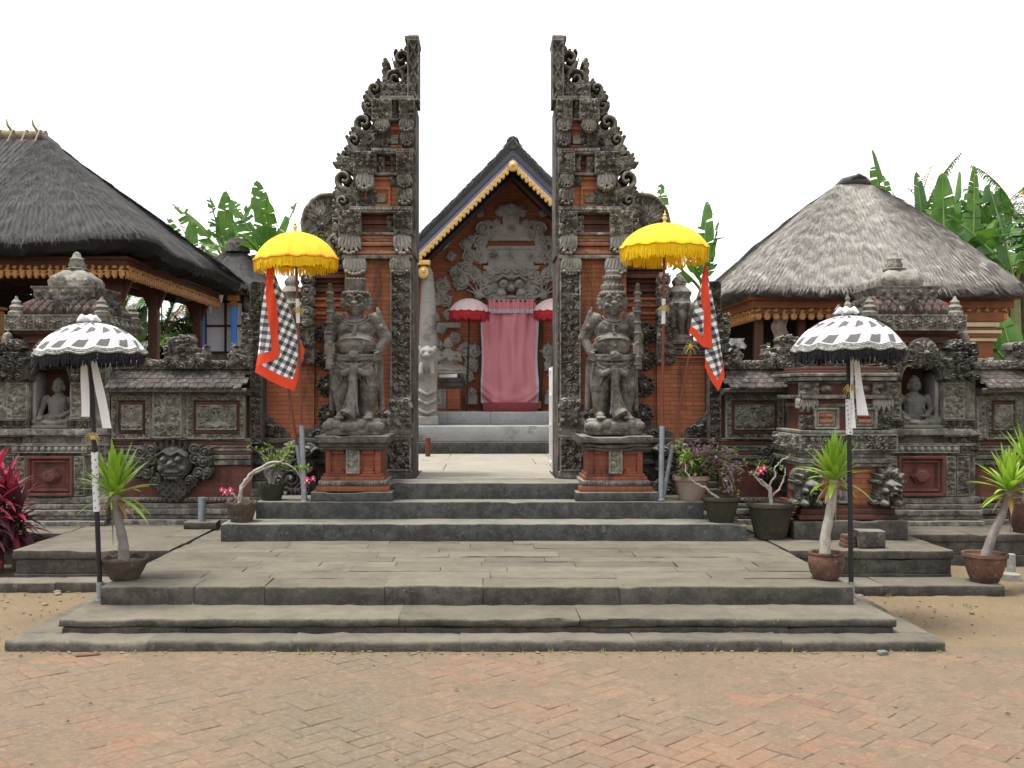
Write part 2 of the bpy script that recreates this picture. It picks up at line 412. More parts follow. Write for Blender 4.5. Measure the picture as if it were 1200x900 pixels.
# ------------------------------------------------------------------ mesh collector
class MB:
    def __init__(s): s.v, s.f, s.mi, s.uv, s.col = [], [], [], {}, {}
    def add(s, vs, fs, m=0):
        b = len(s.v)
        s.v.extend(tuple(q) for q in vs)
        for f in fs:
            s.f.append(tuple(i+b for i in f)); s.mi.append(m)
        return b
    def quad(s, p, m=0): s.add(p, [tuple(range(len(p)))], m)
    def box(s, x0, x1, y0, y1, z0, z1, m=0, bev=0.0):
        if bev <= 0:
            s.add([(x0,y0,z0),(x1,y0,z0),(x1,y1,z0),(x0,y1,z0),(x0,y0,z1),(x1,y0,z1),(x1,y1,z1),(x0,y1,z1)],
                  [(0,3,2,1),(4,5,6,7),(0,1,5,4),(1,2,6,5),(2,3,7,6),(3,0,4,7)], m)
            return
        b = min(bev, (x1-x0)*0.45, (y1-y0)*0.45, (z1-z0)*0.45)
        bm = bmesh.new()
        bmesh.ops.create_cube(bm, size=1.0)
        for v in bm.verts:
            v.co = Vector(((x0+x1)/2+v.co.x*(x1-x0), (y0+y1)/2+v.co.y*(y1-y0), (z0+z1)/2+v.co.z*(z1-z0)))
        bmesh.ops.bevel(bm, geom=list(bm.edges), offset=b, segments=2, profile=0.6, affect='EDGES')
        s.addbm(bm, m)
    def addbm(s, bm, m=0):
        bm.verts.index_update()
        s.add([v.co[:] for v in bm.verts], [[v.index for v in f.verts] for f in bm.faces], m)
        bm.free()
    def worn(s, x0, x1, y0, y1, z0, z1, bev=0.02, step=0.12, amp=0.006, seed=0.0, m=0):
        """a long block with rounded, uneven, chipped edges"""
        bm = bmesh.new()
        bmesh.ops.create_cube(bm, size=1.0)
        for v in bm.verts:
            v.co = Vector(((x0+x1)/2+v.co.x*(x1-x0), (y0+y1)/2+v.co.y*(y1-y0), (z0+z1)/2+v.co.z*(z1-z0)))
        bmesh.ops.bevel(bm, geom=[k for k in bm.edges if abs(k.verts[0].co.x-k.verts[1].co.x) > 1e-6], offset=min(bev, (z1-z0)*0.4), segments=3, profile=0.5, affect='EDGES')
        k = x0+step
        while k < x1-step*0.4:
            g = list(bm.verts)+list(bm.edges)+list(bm.faces)
            bmesh.ops.bisect_plane(bm, geom=g, plane_co=(k+random.uniform(-.3, .3)*step, 0, 0), plane_no=(1, 0, 0))
            k += step
        for v in bm.verts:
            n = mnoise.noise_vector(v.co*3.1+Vector((seed, seed*2, 0)))
            n2 = mnoise.noise_vector(v.co*11.0+Vector((seed, 5, seed)))
            v.co += n*amp*0.45+n2*amp*0.8+mnoise.noise_vector(v.co*31.0)*amp*0.35
            if mnoise.noise(v.co*2.3+Vector((seed*3, 1, 1))) > 0.42 and v.co.y < y0+0.05 and v.co.z > z1-0.05:
                v.co.z -= 0.014; v.co.y += 0.012
        s.addbm(bm, m)
    def tube(s, pts, rads, seg=8, m=0, cap=True):
        pts = [Vector(p) for p in pts]
        n = len(pts)
        if not hasattr(rads, '__len__'): rads = [rads]*n
        vs, prev = [], None
        for i, p in enumerate(pts):
            t = (pts[min(i+1, n-1)]-pts[max(i-1, 0)])
            t = t.normalized() if t.length > 1e-9 else Vector((0, 0, 1))
            if prev is None:
                r = t.orthogonal().normalized()
            else:
                r = prev-t*prev.dot(t)
                r = r.normalized() if r.length > 1e-6 else t.orthogonal().normalized()
            prev = r
            q = t.cross(r)
            for k in range(seg):
                a = 2*PI*k/seg
                vs.append(p+(r*math.cos(a)+q*math.sin(a))*rads[i])
        fs = []
        for i in range(n-1):
            for k in range(seg):
                a, b = i*seg+k, i*seg+(k+1) % seg
                fs.append((a, b, b+seg, a+seg))
        if cap:
            fs.append(tuple(reversed(range(seg)))); fs.append(tuple(range((n-1)*seg, n*seg)))
        s.add(vs, fs, m)
    def lathe(s, cx, cy, prof, seg=24, m=0, sq=False, rot=0.0, wob=0.0):
        vs, fs = [], []
        for r, z in prof:
            for k in range(seg):
                a = 2*PI*k/seg+rot
                rr = r
                if sq: rr = r/max(abs(math.cos(a-rot)), abs(math.sin(a-rot)))
                if wob: rr *= 1+wob*math.cos(8*a)
                vs.append((cx+rr*math.cos(a), cy+rr*math.sin(a), z))
        n = len(prof)
        for i in range(n-1):
            for k in range(seg):
                a, b = i*seg+k, i*seg+(k+1) % seg
                fs.append((a, b, b+seg, a+seg))
        fs.append(tuple(reversed(range(seg)))); fs.append(tuple(range((n-1)*seg, n*seg)))
        s.add(vs, fs, m)
    def ell(s, c, r, rot=None, sub=2, m=0):
        bm = bmesh.new()
        bmesh.ops.create_icosphere(bm, subdivisions=sub, radius=1.0)
        R = rot.to_matrix() if rot is not None else Matrix.Identity(3)
        if not hasattr(r, '__len__'): r = (r, r, r)
        for v in bm.verts:
            v.co = Vector(c)+R @ Vector((v.co.x*r[0], v.co.y*r[1], v.co.z*r[2]))
        s.addbm(bm, m)
    def cap(s, a, b, ra, rb, seg=12, m=0):
        """tapered capsule"""
        a, b = Vector(a), Vector(b)
        t = (b-a).normalized() if (b-a).length > 1e-6 else Vector((0, 0, 1))
        P, R = [], []
        for k in range(4):
            q = PI/2*(1-k/3.5); P.append(a-t*ra*math.sin(q)); R.append(max(ra*math.cos(q), 1e-4))
        for k in range(4):
            q = PI/2*((k+.5)/3.5); P.append(b+t*rb*math.sin(q)); R.append(max(rb*math.cos(q), 1e-4))
        s.tube(P, R, seg, m)
    def mesh(s, name, angle=38, jit=0):
        me = bpy.data.meshes.new(name)
        me.from_pydata(s.v, [], s.f)
        if any(s.mi): me.polygons.foreach_set('material_index', np.array(s.mi, dtype=np.int32))
        if angle is not None:
            me.polygons.foreach_set('use_smooth', np.ones(len(s.f), dtype=bool))
            if angle < 180: me.set_sharp_from_angle(angle=rad(angle))
        me.update()
        return me

def grid_mesh(name, fn, nu, nv, uvfn=None, closed_u=False, m=None, angle=180):
    """surface fn(u, v) on a regular grid, with an optional UV map in metres"""
    vs, fs, mi = [], [], []
    for j in range(nv+1):
        for i in range(nu+1): vs.append(tuple(fn(i/nu, j/nv)))
    for j in range(nv):
        for i in range(nu):
            a = j*(nu+1)+i
            fs.append((a, a+1, a+nu+2, a+nu+1))
            mi.append(m((i+.5)/nu, (j+.5)/nv) if m else 0)
    me = bpy.data.meshes.new(name)
    me.from_pydata(vs, [], fs)
    me.polygons.foreach_set('material_index', np.array(mi, dtype=np.int32))
    me.polygons.foreach_set('use_smooth', np.ones(len(fs), dtype=bool))
    if uvfn:
        lay = me.uv_layers.new(name='UVMap')
        k = 0
        for j in range(nv):
            for i in range(nu):
                for (p, q) in ((i, j), (i+1, j), (i+1, j+1), (i, j+1)):
                    lay.data[k].uv = uvfn(p/nu, q/nv); k += 1
    me.update()
    return me

def join_meshes(name, ms):
    bm = bmesh.new()
    for k in ms: bm.from_mesh(k)
    me = bpy.data.meshes.new(name)
    bm.to_mesh(me); bm.free()
    for k in ms: bpy.data.meshes.remove(k)
    return me

# ------------------------------------------------------------------ carved relief: a height field stamped with domes, leaves, curls
class HM:
    def __init__(s, x0, x1, z0, z1, res=0.008, base=None, seed=1):
        s.x0, s.z0, s.res = x0, z0, res
        s.nx, s.nz = int(round((x1-x0)/res))+1, int(round((z1-z0)/res))+1
        s.x1, s.z1 = x0+(s.nx-1)*res, z0+(s.nz-1)*res
        s.H = np.full((s.nz, s.nx), -1.0 if base is None else base)
        s.r = random.Random(seed)
        s.clip = None
    def win(s, xa, xb, za, zb):
        i0 = max(int((xa-s.x0)/s.res), 0); i1 = min(int((xb-s.x0)/s.res)+2, s.nx)
        j0 = max(int((za-s.z0)/s.res), 0); j1 = min(int((zb-s.z0)/s.res)+2, s.nz)
        if i1 <= i0 or j1 <= j0: return None
        xs = s.x0+np.arange(i0, i1)*s.res
        zs = s.z0+np.arange(j0, j1)*s.res
        return (slice(j0, j1), slice(i0, i1)), xs[None, :], zs[:, None]
    def put(s, sl, v, mask):
        h = s.H[sl]
        np.maximum(h, np.where(mask, v, -9), out=h)
    def dome(s, x, z, r, h, b=0.0):
        q = s.win(x-r, x+r, z-r, z+r)
        if q is None: return
        sl, xs, zs = q
        d = ((xs-x)**2+(zs-z)**2)/(r*r)
        s.put(sl, b+h*np.sqrt(np.maximum(1-d, 0)), d < 1)
    def ell(s, x, z, rx, rz, h, b=0.0, ang=0.0):
        R = max(rx, rz)
        q = s.win(x-R, x+R, z-R, z+R)
        if q is None: return
        sl, xs, zs = q
        ca, sa = math.cos(ang), math.sin(ang)
        dx, dz = xs-x, zs-z
        d = ((dx*ca+dz*sa)/rx)**2+((-dx*sa+dz*ca)/rz)**2
        s.put(sl, b+h*np.sqrt(np.maximum(1-d, 0)), d < 1)
    def rect(s, xa, xb, za, zb, h):
        q = s.win(xa, xb, za, zb)
        if q is None: return
        sl, xs, zs = q
        s.put(sl, h+0*xs+0*zs, (xs >= xa-1e-6) & (xs <= xb+1e-6) & (zs >= za-1e-6) & (zs <= zb+1e-6))
    def cut(s, xa, xb, za, zb, h):
        q = s.win(xa, xb, za, zb)
        if q is None: return
        sl, xs, zs = q
        hh = s.H[sl]
        mk = (xs >= xa) & (xs <= xb) & (zs >= za) & (zs <= zb)
        np.copyto(hh, np.minimum(hh, h), where=mk)
    def hole(s, x, z, r):
        q = s.win(x-r, x+r, z-r, z+r)
        if q is None: return
        sl, xs, zs = q
        s.H[sl][((xs-x)**2+(zs-z)**2) < r*r] = -1
    def flat(s, x, z, r, h):
        q = s.win(x-r, x+r, z-r, z+r)
        if q is None: return
        sl, xs, zs = q
        s.put(sl, h+0*xs+0*zs, ((xs-x)**2+(zs-z)**2) < r*r)
    def poly(s, pts, h):
        xs_, zs_ = [p[0] for p in pts], [p[1] for p in pts]
        q = s.win(min(xs_), max(xs_), min(zs_), max(zs_))
        if q is None: return
        sl, xs, zs = q
        ins = np.zeros((zs.shape[0], xs.shape[1]), bool)
        n = len(pts)
        for i in range(n):
            (xa, za), (xb, zb) = pts[i], pts[(i+1) % n]
            if abs(zb-za) < 1e-9: continue
            c = ((za > zs) != (zb > zs)) & (xs < (xb-xa)*(zs-za)/(zb-za)+xa)
            ins ^= c
        s.put(sl, h, ins)
    def stroke(s, pts, r0, r1, h0, h1=None, b=0.0):
        h1 = h0 if h1 is None else h1
        L = [0.0]
        for p, q in zip(pts, pts[1:]): L.append(L[-1]+math.hypot(q[0]-p[0], q[1]-p[1]))
        T = L[-1] or 1e-6
        d, k = 0.0, 0
        while d <= T:
            while k < len(L)-2 and L[k+1] < d: k += 1
            f = (d-L[k])/max(L[k+1]-L[k], 1e-9)
            x = pts[k][0]+(pts[k+1][0]-pts[k][0])*f; z = pts[k][1]+(pts[k+1][1]-pts[k][1])*f
            t = d/T
            r = r0+(r1-r0)*t
            s.dome(x, z, r, h0+(h1-h0)*t, b)
            d += max(r*0.35, s.res*0.6)
    def spiral(s, x, z, R, a0=0.0, turns=1.6, hand=1, r0=None, h=0.03, b=0.0, tail=0.0, bead=True):
        r0 = r0 or R*0.24
        pts = []
        n = max(int(14*turns), 8)
        for k in range(n+1):
            t = k/n
            rr = R*(1-r0/R)*(1-0.80*t)
            a = a0+hand*2*PI*turns*t
            pts.append((x+rr*math.cos(a), z+rr*math.sin(a)))
        if tail:
            p = pts[0]; a = a0-hand*PI/2
            pts.insert(0, (p[0]+tail*math.cos(a), p[1]+tail*math.sin(a)))
        s.stroke(pts, r0, r0*0.62, h*0.8, h, b)
        if bead: s.dome(x, z, R*0.24, h*1.25, b)
    def leaf(s, x, z, L, W, ang, h=0.03, b=0.0, ribs=0):
        R = max(L, W)*1.05
        q = s.win(x-R, x+R, z-R, z+R)
        if q is None: return
        sl, xs, zs = q
        ca, sa = math.cos(ang), math.sin(ang)
        dx, dz = xs-x, zs-z
        u = (dx*ca+dz*sa)/L
        v = (-dx*sa+dz*ca)/W
        uu = np.clip(u, 0, 1)
        pr = np.sin(PI*uu**0.62)*0.5+1e-4
        t = np.abs(v)/pr
        hh = b+h*np.sqrt(np.maximum(1-t*t, 0))*(0.7+0.45*uu)-h*0.38*np.exp(-(v/0.07)**2)
        if ribs: hh = hh+h*0.14*np.cos(ribs*(uu*2*PI-np.abs(v)*5))
        s.put(sl, hh, (u > 0) & (u < 1) & (t < 1))
    def fan(s, x, z, R, a0, a1, n, h=0.03, b=0.0, W=None, flute=False):
        W = W or R*abs(a1-a0)/n*1.25
        for k in range(n):
            a = a0+(a1-a0)*(k+.5)/n
            L = R*(0.86+0.14*math.cos((k-(n-1)/2)*2.2/n))
            s.leaf(x, z, L, W, a, h*(0.8+0.2*s.r.random()), b)
    def flower(s, x, z, R, n=8, h=0.03, b=0.0):
        for k in range(n):
            a = 2*PI*k/n+0.3
            s.leaf(x+0.12*R*math.cos(a), z+0.12*R*math.sin(a), R*0.88, R*2.6/n, a, h, b)
        for k in range(n):
            a = 2*PI*(k+.5)/n+0.3
            s.leaf(x, z, R*0.58, R*1.7/n, a, h*1.3, b)
        s.dome(x, z, R*0.24, h*1.8, b)
    def foliage(s, xa, xb, za, zb, size, h=0.03, b=0.0, inside=None, dens=1.0):
        st = size*0.92
        nz = max(1, int(round((zb-za)/st))); nx = max(1, int(round((xb-xa)/st)))
        for j in range(nz):
            for i in range(nx):
                x = xa+(i+.5+s.r.uniform(-.28, .28))*(xb-xa)/nx
                z = za+(j+.5+s.r.uniform(-.28, .28))*(zb-za)/nz
                if inside and not inside(x, z): continue
                if s.r.random() > dens: continue
                k = s.r.random()
                R = size*s.r.uniform(0.42, 0.62)
                if k < 0.58:
                    a = s.r.uniform(0, 2*PI)
                    hd = s.r.choice((-1, 1))
                    s.spiral(x, z, R, a, s.r.uniform(1.1, 1.7), hd, R*0.25, h, b, tail=R*0.8)
                    for q in range(3):
                        aa = a+PI+q*0.7-0.7
                        s.leaf(x+R*.5*math.cos(aa), z+R*.5*math.sin(aa), R*0.85, R*0.5, aa, h*0.8, b)
                elif k < 0.72:
                    s.flower(x, z, R, s.r.choice((5, 6, 7)), h*0.7, b)
                else:
                    a = s.r.uniform(0, 2*PI)
                    s.fan(x-R*.5*math.cos(a), z-R*.5*math.sin(a), R*1.5, a-0.75, a+0.75, 4, h*0.95, b)
                    s.dome(x-R*.5*math.cos(a), z-R*.5*math.sin(a), R*0.3, h*1.1, b)
    def beads(s, xa, xb, z, r, h, b=0.0, gap=1.05):
        n = max(1, int((xb-xa)/(2*r*gap)))
        for k in range(n): s.dome(xa+(k+.5)*(xb-xa)/n, z, r, h, b)
    def frame(s, xa, xb, za, zb, wd, h):
        s.rect(xa, xb, za, za+wd, h); s.rect(xa, xb, zb-wd, zb, h)
        s.rect(xa, xa+wd, za, zb, h); s.rect(xb-wd, xb, za, zb, h)
    def mesh(s, name, O=(0, 0, 0), R=(1, 0, 0), N=(0, -1, 0), back=0.05, closed=False, T=(0, 0, 1), rough=0.002, deep=1.35):
        """solid relief: point = O + x R + z T + height N, with sides running back to -back"""
        H = s.H
        if rough:
            rg = np.random.default_rng(int(s.r.random()*1e6))
            nz = rg.random((s.nz//3+2, s.nx//3+2))
            nz = np.kron(nz, np.ones((3, 3)))[:s.nz, :s.nx]
            H = np.where(H > -0.5, H+(nz-0.5)*rough+(rg.random(H.shape)-.5)*rough*0.6, H)
        ok = H > -0.5
        cell = ok[:-1, :-1] & ok[1:, :-1] & ok[:-1, 1:] & ok[1:, 1:]
        nz, nx = H.shape
        use = np.zeros_like(ok)
        use[:-1, :-1] |= cell; use[1:, :-1] |= cell; use[:-1, 1:] |= cell; use[1:, 1:] |= cell
        idx = np.full(H.shape, -1); n = int(use.sum()); idx[use] = np.arange(n)
        jj, ii = np.nonzero(use)
        xs = s.x0+ii*s.res; zs = s.z0+jj*s.res; hs = H[use]
        O, R, N, T = (np.array(k, float) for k in (O, R, N, T))
        front = O+xs[:, None]*R+zs[:, None]*T+(hs*deep)[:, None]*N
        backv = O+xs[:, None]*R+zs[:, None]*T-back*N
        cj, ci = np.nonzero(cell)
        A, B, D, E = idx[cj, ci], idx[cj, ci+1], idx[cj+1, ci+1], idx[cj+1, ci]
        quads = [np.stack([A, B, D, E], 1)]
        if closed: quads.append(np.stack([E, D, B, A], 1)+n)
        pad = np.zeros((cell.shape[0]+2, cell.shape[1]+2), bool); pad[1:-1, 1:-1] = cell
        for dj, di, (p, q) in ((-1, 0, (A, B)), (1, 0, (D, E)), (0, -1, (E, A)), (0, 1, (B, D))):
            nb = pad[cj+1+dj, ci+1+di]
            mk = ~nb
            quads.append(np.stack([q[mk], p[mk], p[mk]+n, q[mk]+n], 1))
        Q = np.concatenate(quads)
        if np.dot(np.cross(R, T), N) < 0: Q = Q[:, ::-1]
        V = np.concatenate([front, backv])
        me = bpy.data.meshes.new(name)
        me.vertices.add(len(V)); me.vertices.foreach_set('co', V.ravel())
        me.loops.add(Q.size); me.loops.foreach_set('vertex_index', Q.ravel().astype(np.int32))
        me.polygons.add(len(Q)); me.polygons.foreach_set('loop_start', np.arange(0, Q.size, 4, dtype=np.int32))
        me.polygons.foreach_set('use_smooth', np.ones(len(Q), dtype=bool))
        me.update(calc_edges=True)
        me.validate()
        return me

def sculpt(name, mb, voxel=0.009, smooth=3):
    """fuse overlapping shapes into one continuous carved body"""
    tmp = bpy.data.objects.new('tmp', mb.mesh('tmp', None))
    COL.objects.link(tmp)
    r = tmp.modifiers.new('r', 'REMESH'); r.mode = 'VOXEL'; r.voxel_size = voxel
    if smooth:
        k = tmp.modifiers.new('s', 'SMOOTH'); k.factor = 0.5; k.iterations = smooth
    dg = bpy.context.evaluated_depsgraph_get()
    dg.update()
    me = bpy.data.meshes.new_from_object(tmp.evaluated_get(dg))
    me.name = name
    old = tmp.data
    bpy.data.objects.remove(tmp); bpy.data.meshes.remove(old)
    me.materials.clear()
    me.polygons.foreach_set('use_smooth', np.ones(len(me.polygons), dtype=bool))
    me.update()
    return me
# ================================================================== THE SETTING: ground, paving, court
mb = MB()
mb.quad([(-400, -60, -0.03), (400, -60, -0.03), (400, 900, -0.03), (-400, 900, -0.03)])
setting('ground', mb.mesh('ground', None), 'dirt')
def dirt_patch(x0, x1, y0, y1, seed):
    def fn(u, v):
        x, y = x0+(x1-x0)*u, y0+(y1-y0)*v
        z = mnoise.noise(Vector((x*1.7, y*1.7, seed)))*0.012+mnoise.noise(Vector((x*7, y*7, seed)))*0.008+mnoise.noise(Vector((x*21, y*21, seed)))*0.006
        edge = min(u, 1-u, v, 1-v)*20
        return (x, y, -0.004+z*min(1, edge)-(0.03 if edge < 0.01 else 0))
    return grid_mesh('dirt', fn, int((x1-x0)/0.04), int((y1-y0)/0.04))
setting('dirt_ground', dirt_patch(-7.5, -2.7, 6.12, 9.6, 1.0), 'dirt')
setting('dirt_ground', dirt_patch(2.6, 7.5, 6.12, 9.4, 5.0), 'dirt')
# pebbles and crumbs on the bare earth: nobody could count them
mb = MB()
rp = random.Random(9)
for k in range(420):
    x = rp.choice((rp.uniform(-6, -2.95), rp.uniform(2.85, 6)))
    y = rp.uniform(6.2, 8.2)
    r = rp.uniform(0.004, 0.013) if rp.random() < 0.93 else rp.uniform(0.015, 0.028)
    mb.ell((x, y, 0.002+r*0.2), (r*rp.uniform(.8, 1.5), r, r*0.6), sub=1)
for k in range(110):
    x = rp.uniform(-3.0, 2.9); y = 6.13-abs(rp.gauss(0, 0.05)); r = rp.uniform(0.004, 0.012)
    mb.ell((x, y, 0.006), (r*1.4, r, r*0.6), sub=1)
peb = mesh_obj('gravel', mb.mesh('gravel'), plain('pebble_stone', (0.22, 0.18, 0.13), (0.12, 0.09, 0.065), 9, 0.9))
tag(peb, 'loose pebbles and crumbs scattered over the bare dirt', 'gravel', kind='stuff')

# herringbone brick paving, every brick its own slightly tilted block in one sheet
mb = MB(); tints = []
a_ = 0.103
ca, sa = math.cos(rad(43)), math.sin(rad(43))
rp = random.Random(3)
n = 100
for i in range(-n, n):
    for j in range(-n, n):
        k = (i-j) % 4
        if k == 0: x0, y0, x1, y1 = i, j, i+2, j+1
        elif k == 3: x0, y0, x1, y1 = i, j, i+1, j+2
        else: continue
        cx, cy = (x0+x1)/2*a_, (y0+y1)/2*a_
        wx, wy = cx*ca-cy*sa, cx*sa+cy*ca+4.0
        if not (-6.6 < wx < 6.6 and 1.4 < wy < 6.22): continue
        if wy > 6.05 and rp.random() < 0.25: continue
        g, c = 0.0015+rp.random()*0.0016, 0.0035
        hh = rp.gauss(0, 0.0014)
        tx, ty = rp.gauss(0, 0.010), rp.gauss(0, 0.010)
        rot = rp.gauss(0, 0.012)
        vs = []
        for (ins, z) in ((g, -0.03), (g, -c), (g+c, 0.0)):
            for (px, py) in ((x0*a_+ins, y0*a_+ins), (x1*a_-ins, y0*a_+ins), (x1*a_-ins, y1*a_-ins), (x0*a_+ins, y1*a_-ins)):
                dx, dy = px-cx, py-cy
                dx, dy = dx-dy*rot, dy+dx*rot
                qx, qy = cx+dx, cy+dy
                vs.append((qx*ca-qy*sa, qx*sa+qy*ca+4.0, z+hh+tx*dx+ty*dy))
        fs = [(8, 9, 10, 11)]
        for q in range(4):
            r = (q+1) % 4
            fs += [(q, r, r+4, q+4), (q+4, r+4, r+8, q+8)]
        mb.add(vs, fs)
        t = rp.random()
        base = (0.215, 0.098, 0.056) if t < 0.5 else (0.165, 0.080, 0.050) if t < 0.8 else (0.225, 0.122, 0.072)
        f = rp.uniform(0.82, 1.14)
        tints += [(*(q*f for q in base), 1)]*12
me = mb.mesh('paving', None)
at = me.color_attributes.new('tint', 'FLOAT_COLOR', 'POINT')
at.data.foreach_set('color', np.array(tints, dtype=np.float32).ravel())
setting('brick_paving', me, 'paver')
def sand(u, v):
    x, y = -6.6+13.2*u, 1.4+4.85*v
    z = -0.0012+0.0085*mnoise.noise(Vector((x*0.8, y*0.8, 3)))+0.0030*mnoise.noise(Vector((x*3.3, y*3.3, 8)))+0.0032*mnoise.noise(Vector((x*11, y*11, 2)))
    if y > 5.95: z += (y-5.95)*0.02
    return (x, y, min(z, 0.0035))
setting('paving_sand', grid_mesh('sand', sand, 440, 180), 'sand')

# fallen brick pieces and a stone lying at the foot of the steps
def loose(name, c, size, rz, tilt, mat, label, cat):
    mb = MB(); mb.box(-size[0]/2, size[0]/2, -size[1]/2, size[1]/2, 0, size[2], bev=0.006)
    me = mb.mesh(name)
    me.transform(Matrix.Rotation(rz, 4, 'Z') @ Matrix.Rotation(tilt, 4, 'X'))
    me.transform(Matrix.Translation(c))
    return solo(name, me, mat, label, cat, c)
loose('brick_piece', (-2.45, 6.05, 0.002), (0.14, 0.05, 0.010), 0.32, 0.05, 'terracotta', 'broken red brick piece lying at foot of the lowest step', 'brick')
loose('loose_stone', (2.45, 6.06, 0.002), (0.06, 0.04, 0.025), 0.3, 0.1, 'paras_light', 'small pale loose stone by right end of the lowest step', 'stone')

# dry leaf litter blown over the paving and the dirt: nobody could count it
mb = MB(); rp = random.Random(52)
for k in range(130):
    x, y = rp.uniform(-5, 5), (rp.uniform(3.9, 6.1) if rp.random() < .45 else 6.1-abs(rp.gauss(0, .06)))
    if abs(x) > 3 and rp.random() < .6: y = rp.uniform(6.2, 7.8)
    a = rp.uniform(0, 6.28); L, W = rp.uniform(.012, .045), rp.uniform(.004, .010)
    c, s_ = math.cos(a), math.sin(a); z = .007
    mb.add([(x, y, z), (x+c*L*.5-s_*W, y+s_*L*.5+c*W, z+rp.uniform(0, .012)), (x+c*L, y+s_*L, z+rp.uniform(0, .008)), (x+c*L*.5+s_*W, y+s_*L*.5-c*W, z+rp.uniform(0, .012))], [(0, 1, 2), (0, 2, 3)])
lt = mesh_obj('litter', mb.mesh('litter', None), plain('dry_leaf', (0.20, 0.12, 0.055), (0.10, 0.06, 0.03), 6, 0.8))
tag(lt, 'small dry leaves and bits scattered over paving and dirt', 'leaf litter', kind='stuff')
# small weeds along the foot of the steps and kerbs
mb = MB(); rp = random.Random(44)
for k in range(60):
    if k < 26: x, y = rp.uniform(-3.0, 2.9), 6.125-rp.random()*.04
    elif k < 40: x, y = rp.choice((rp.uniform(-5, -2.9), rp.uniform(2.9, 4.1))), rp.choice((7.85, 7.98))-.02
    else: x, y = rp.choice((rp.uniform(-5, -3), rp.uniform(3, 5))), rp.uniform(6.3, 7.8)
    for q in range(rp.randint(3, 8)):
        a = rp.uniform(0, 6.28); L = rp.uniform(.015, .045); d = Vector((math.cos(a)*.5, math.sin(a)*.5, 1)).normalized()
        sd = Vector((-math.sin(a), math.cos(a), 0))*.003
        b = Vector((x+rp.uniform(-.015, .015), y+rp.uniform(-.015, .015), 0))
        mb.add([b-sd, b+sd, b+d*L], [(0, 1, 2)])
wd = mesh_obj('weeds', mb.mesh('weeds', None), 'leaf')
tag(wd, 'tiny green weeds growing along the foot of steps and kerbs', 'weeds', kind='stuff')

# ---- the stepped stone platform
def course(mb, x0, x1, y0, y1, z0, z1, lmin, lmax, rng, bev=0.014, amp=0.005, gap=0.0018, zj=0.0014, step=0.14):
    x = x0
    while x < x1-1e-4:
        l = rng.uniform(lmin, lmax)
        xe = x+l if x1-(x+l) > lmin*0.5 else x1
        dz, dy = rng.gauss(0, zj), rng.gauss(0, zj*.6)
        mb.worn(x+gap/2, xe-gap/2, y0+dy, y1, z0, z1+dz, bev, step, amp, rng.random()*50)
        x = xe
rg = random.Random(21)
plat = thing('stone_platform', 'wide low slab paved stone platform with two worn steps before the gate', 'platform', (0, 7.4, 0))
mb = MB()
course(mb, -3.0, 2.87, 6.13, 6.36, -0.05, 0.07, 0.8, 1.3, rg, 0.034, 0.011, step=.07)
for s, xa, xb in ((-1, -3.0, -2.70), (1, 2.60, 2.87)):
    for (ya, yb) in ((6.364, 7.0), (7.004, 7.8)): mb.worn(xa, xb, ya, yb, -0.05, 0.069, 0.025, 0.1, 0.007, ya)
part('lower_step', mb.mesh('lower_step', 50), 'slab', plat)
mb = MB()
course(mb, -2.755, 2.655, 6.33, 6.80, 0.105, 0.163, 0.9, 1.5, rg, 0.022, 0.009, step=.07)
course(mb, -2.74, 2.64, 6.352, 6.80, 0.03, 0.102, 0.5, 0.9, rg, 0.014, 0.006)
for s, xa, xb in ((-1, -2.755, -2.60), (1, 2.50, 2.655)):
    for (ya, yb) in ((6.804, 7.5), (7.504, 8.2)): mb.worn(xa, xb, ya, yb, 0.03, 0.162, 0.016, 0.1, 0.006, ya+s)
part('upper_step', mb.mesh('upper_step', 50), 'slab', plat)
mb = MB()
rows = [6.743, 7.06, 7.32, 7.52, 7.76, 7.98, 8.22, 8.44, 8.68, 8.92, 9.3, 9.65, 9.99]
for a, b in zip(rows, rows[1:]):
    course(mb, -2.645, 2.53, a+0.002, b-0.002, 0.14, 0.292, 0.45, 1.0, rg, 0.016 if a < 6.8 else 0.010, 0.007 if a < 6.8 else 0.005, 0.0035, 0.0020, 0.08 if a < 6.8 else 0.16)
part('paved_top', mb.mesh('paved_top', 50), 'slab', plat)

# ---- terraces either side, flush with the platform, and their kerbs
def terrace(xa, xb, ya, yb, label, seed, courses=2):
    r = random.Random(seed)
    t = thing('stone_terrace', label, 'terrace', ((xa+xb)/2, ya, 0))
    mb = MB()
    k = 0; y = ya
    while y < yb-0.05:
        ye = min(y+r.uniform(0.34, 0.46), yb)
        course(mb, xa, xb, y+0.002, ye-0.002, 0.225, 0.30, 0.5, 1.1, r, 0.012, 0.005)
        y = ye
    part('paved_top', mb.mesh('paved_top', 50), 'slab', t)
    mb = MB()
    course(mb, xa+0.015, xb-0.015, ya+0.018, yb, 0.10, 0.223, 0.5, 0.9, r, 0.008, 0.004)
    course(mb, xa+0.010, xb-0.010, ya+0.012, yb, -0.02, 0.098, 0.5, 0.9, r, 0.008, 0.004)
    part('front_wall', mb.mesh('front_wall', 50), 'slab', t)
terrace(-3.98, -2.66, 8.26, 10.0, 'stone terrace block left of the platform, below the buddha wall', 5)
terrace(2.55, 3.94, 8.26, 10.0, 'stone terrace block right of platform, carrying the carved altar', 6)
terrace(3.96, 8.2, 9.23, 10.0, 'narrow stone terrace along wall at far right behind potted yucca', 7)
terrace(-8.2, -4.0, 9.3, 10.0, 'narrow stone terrace along wall at far left behind red cordyline', 8)
rk = random.Random(31)
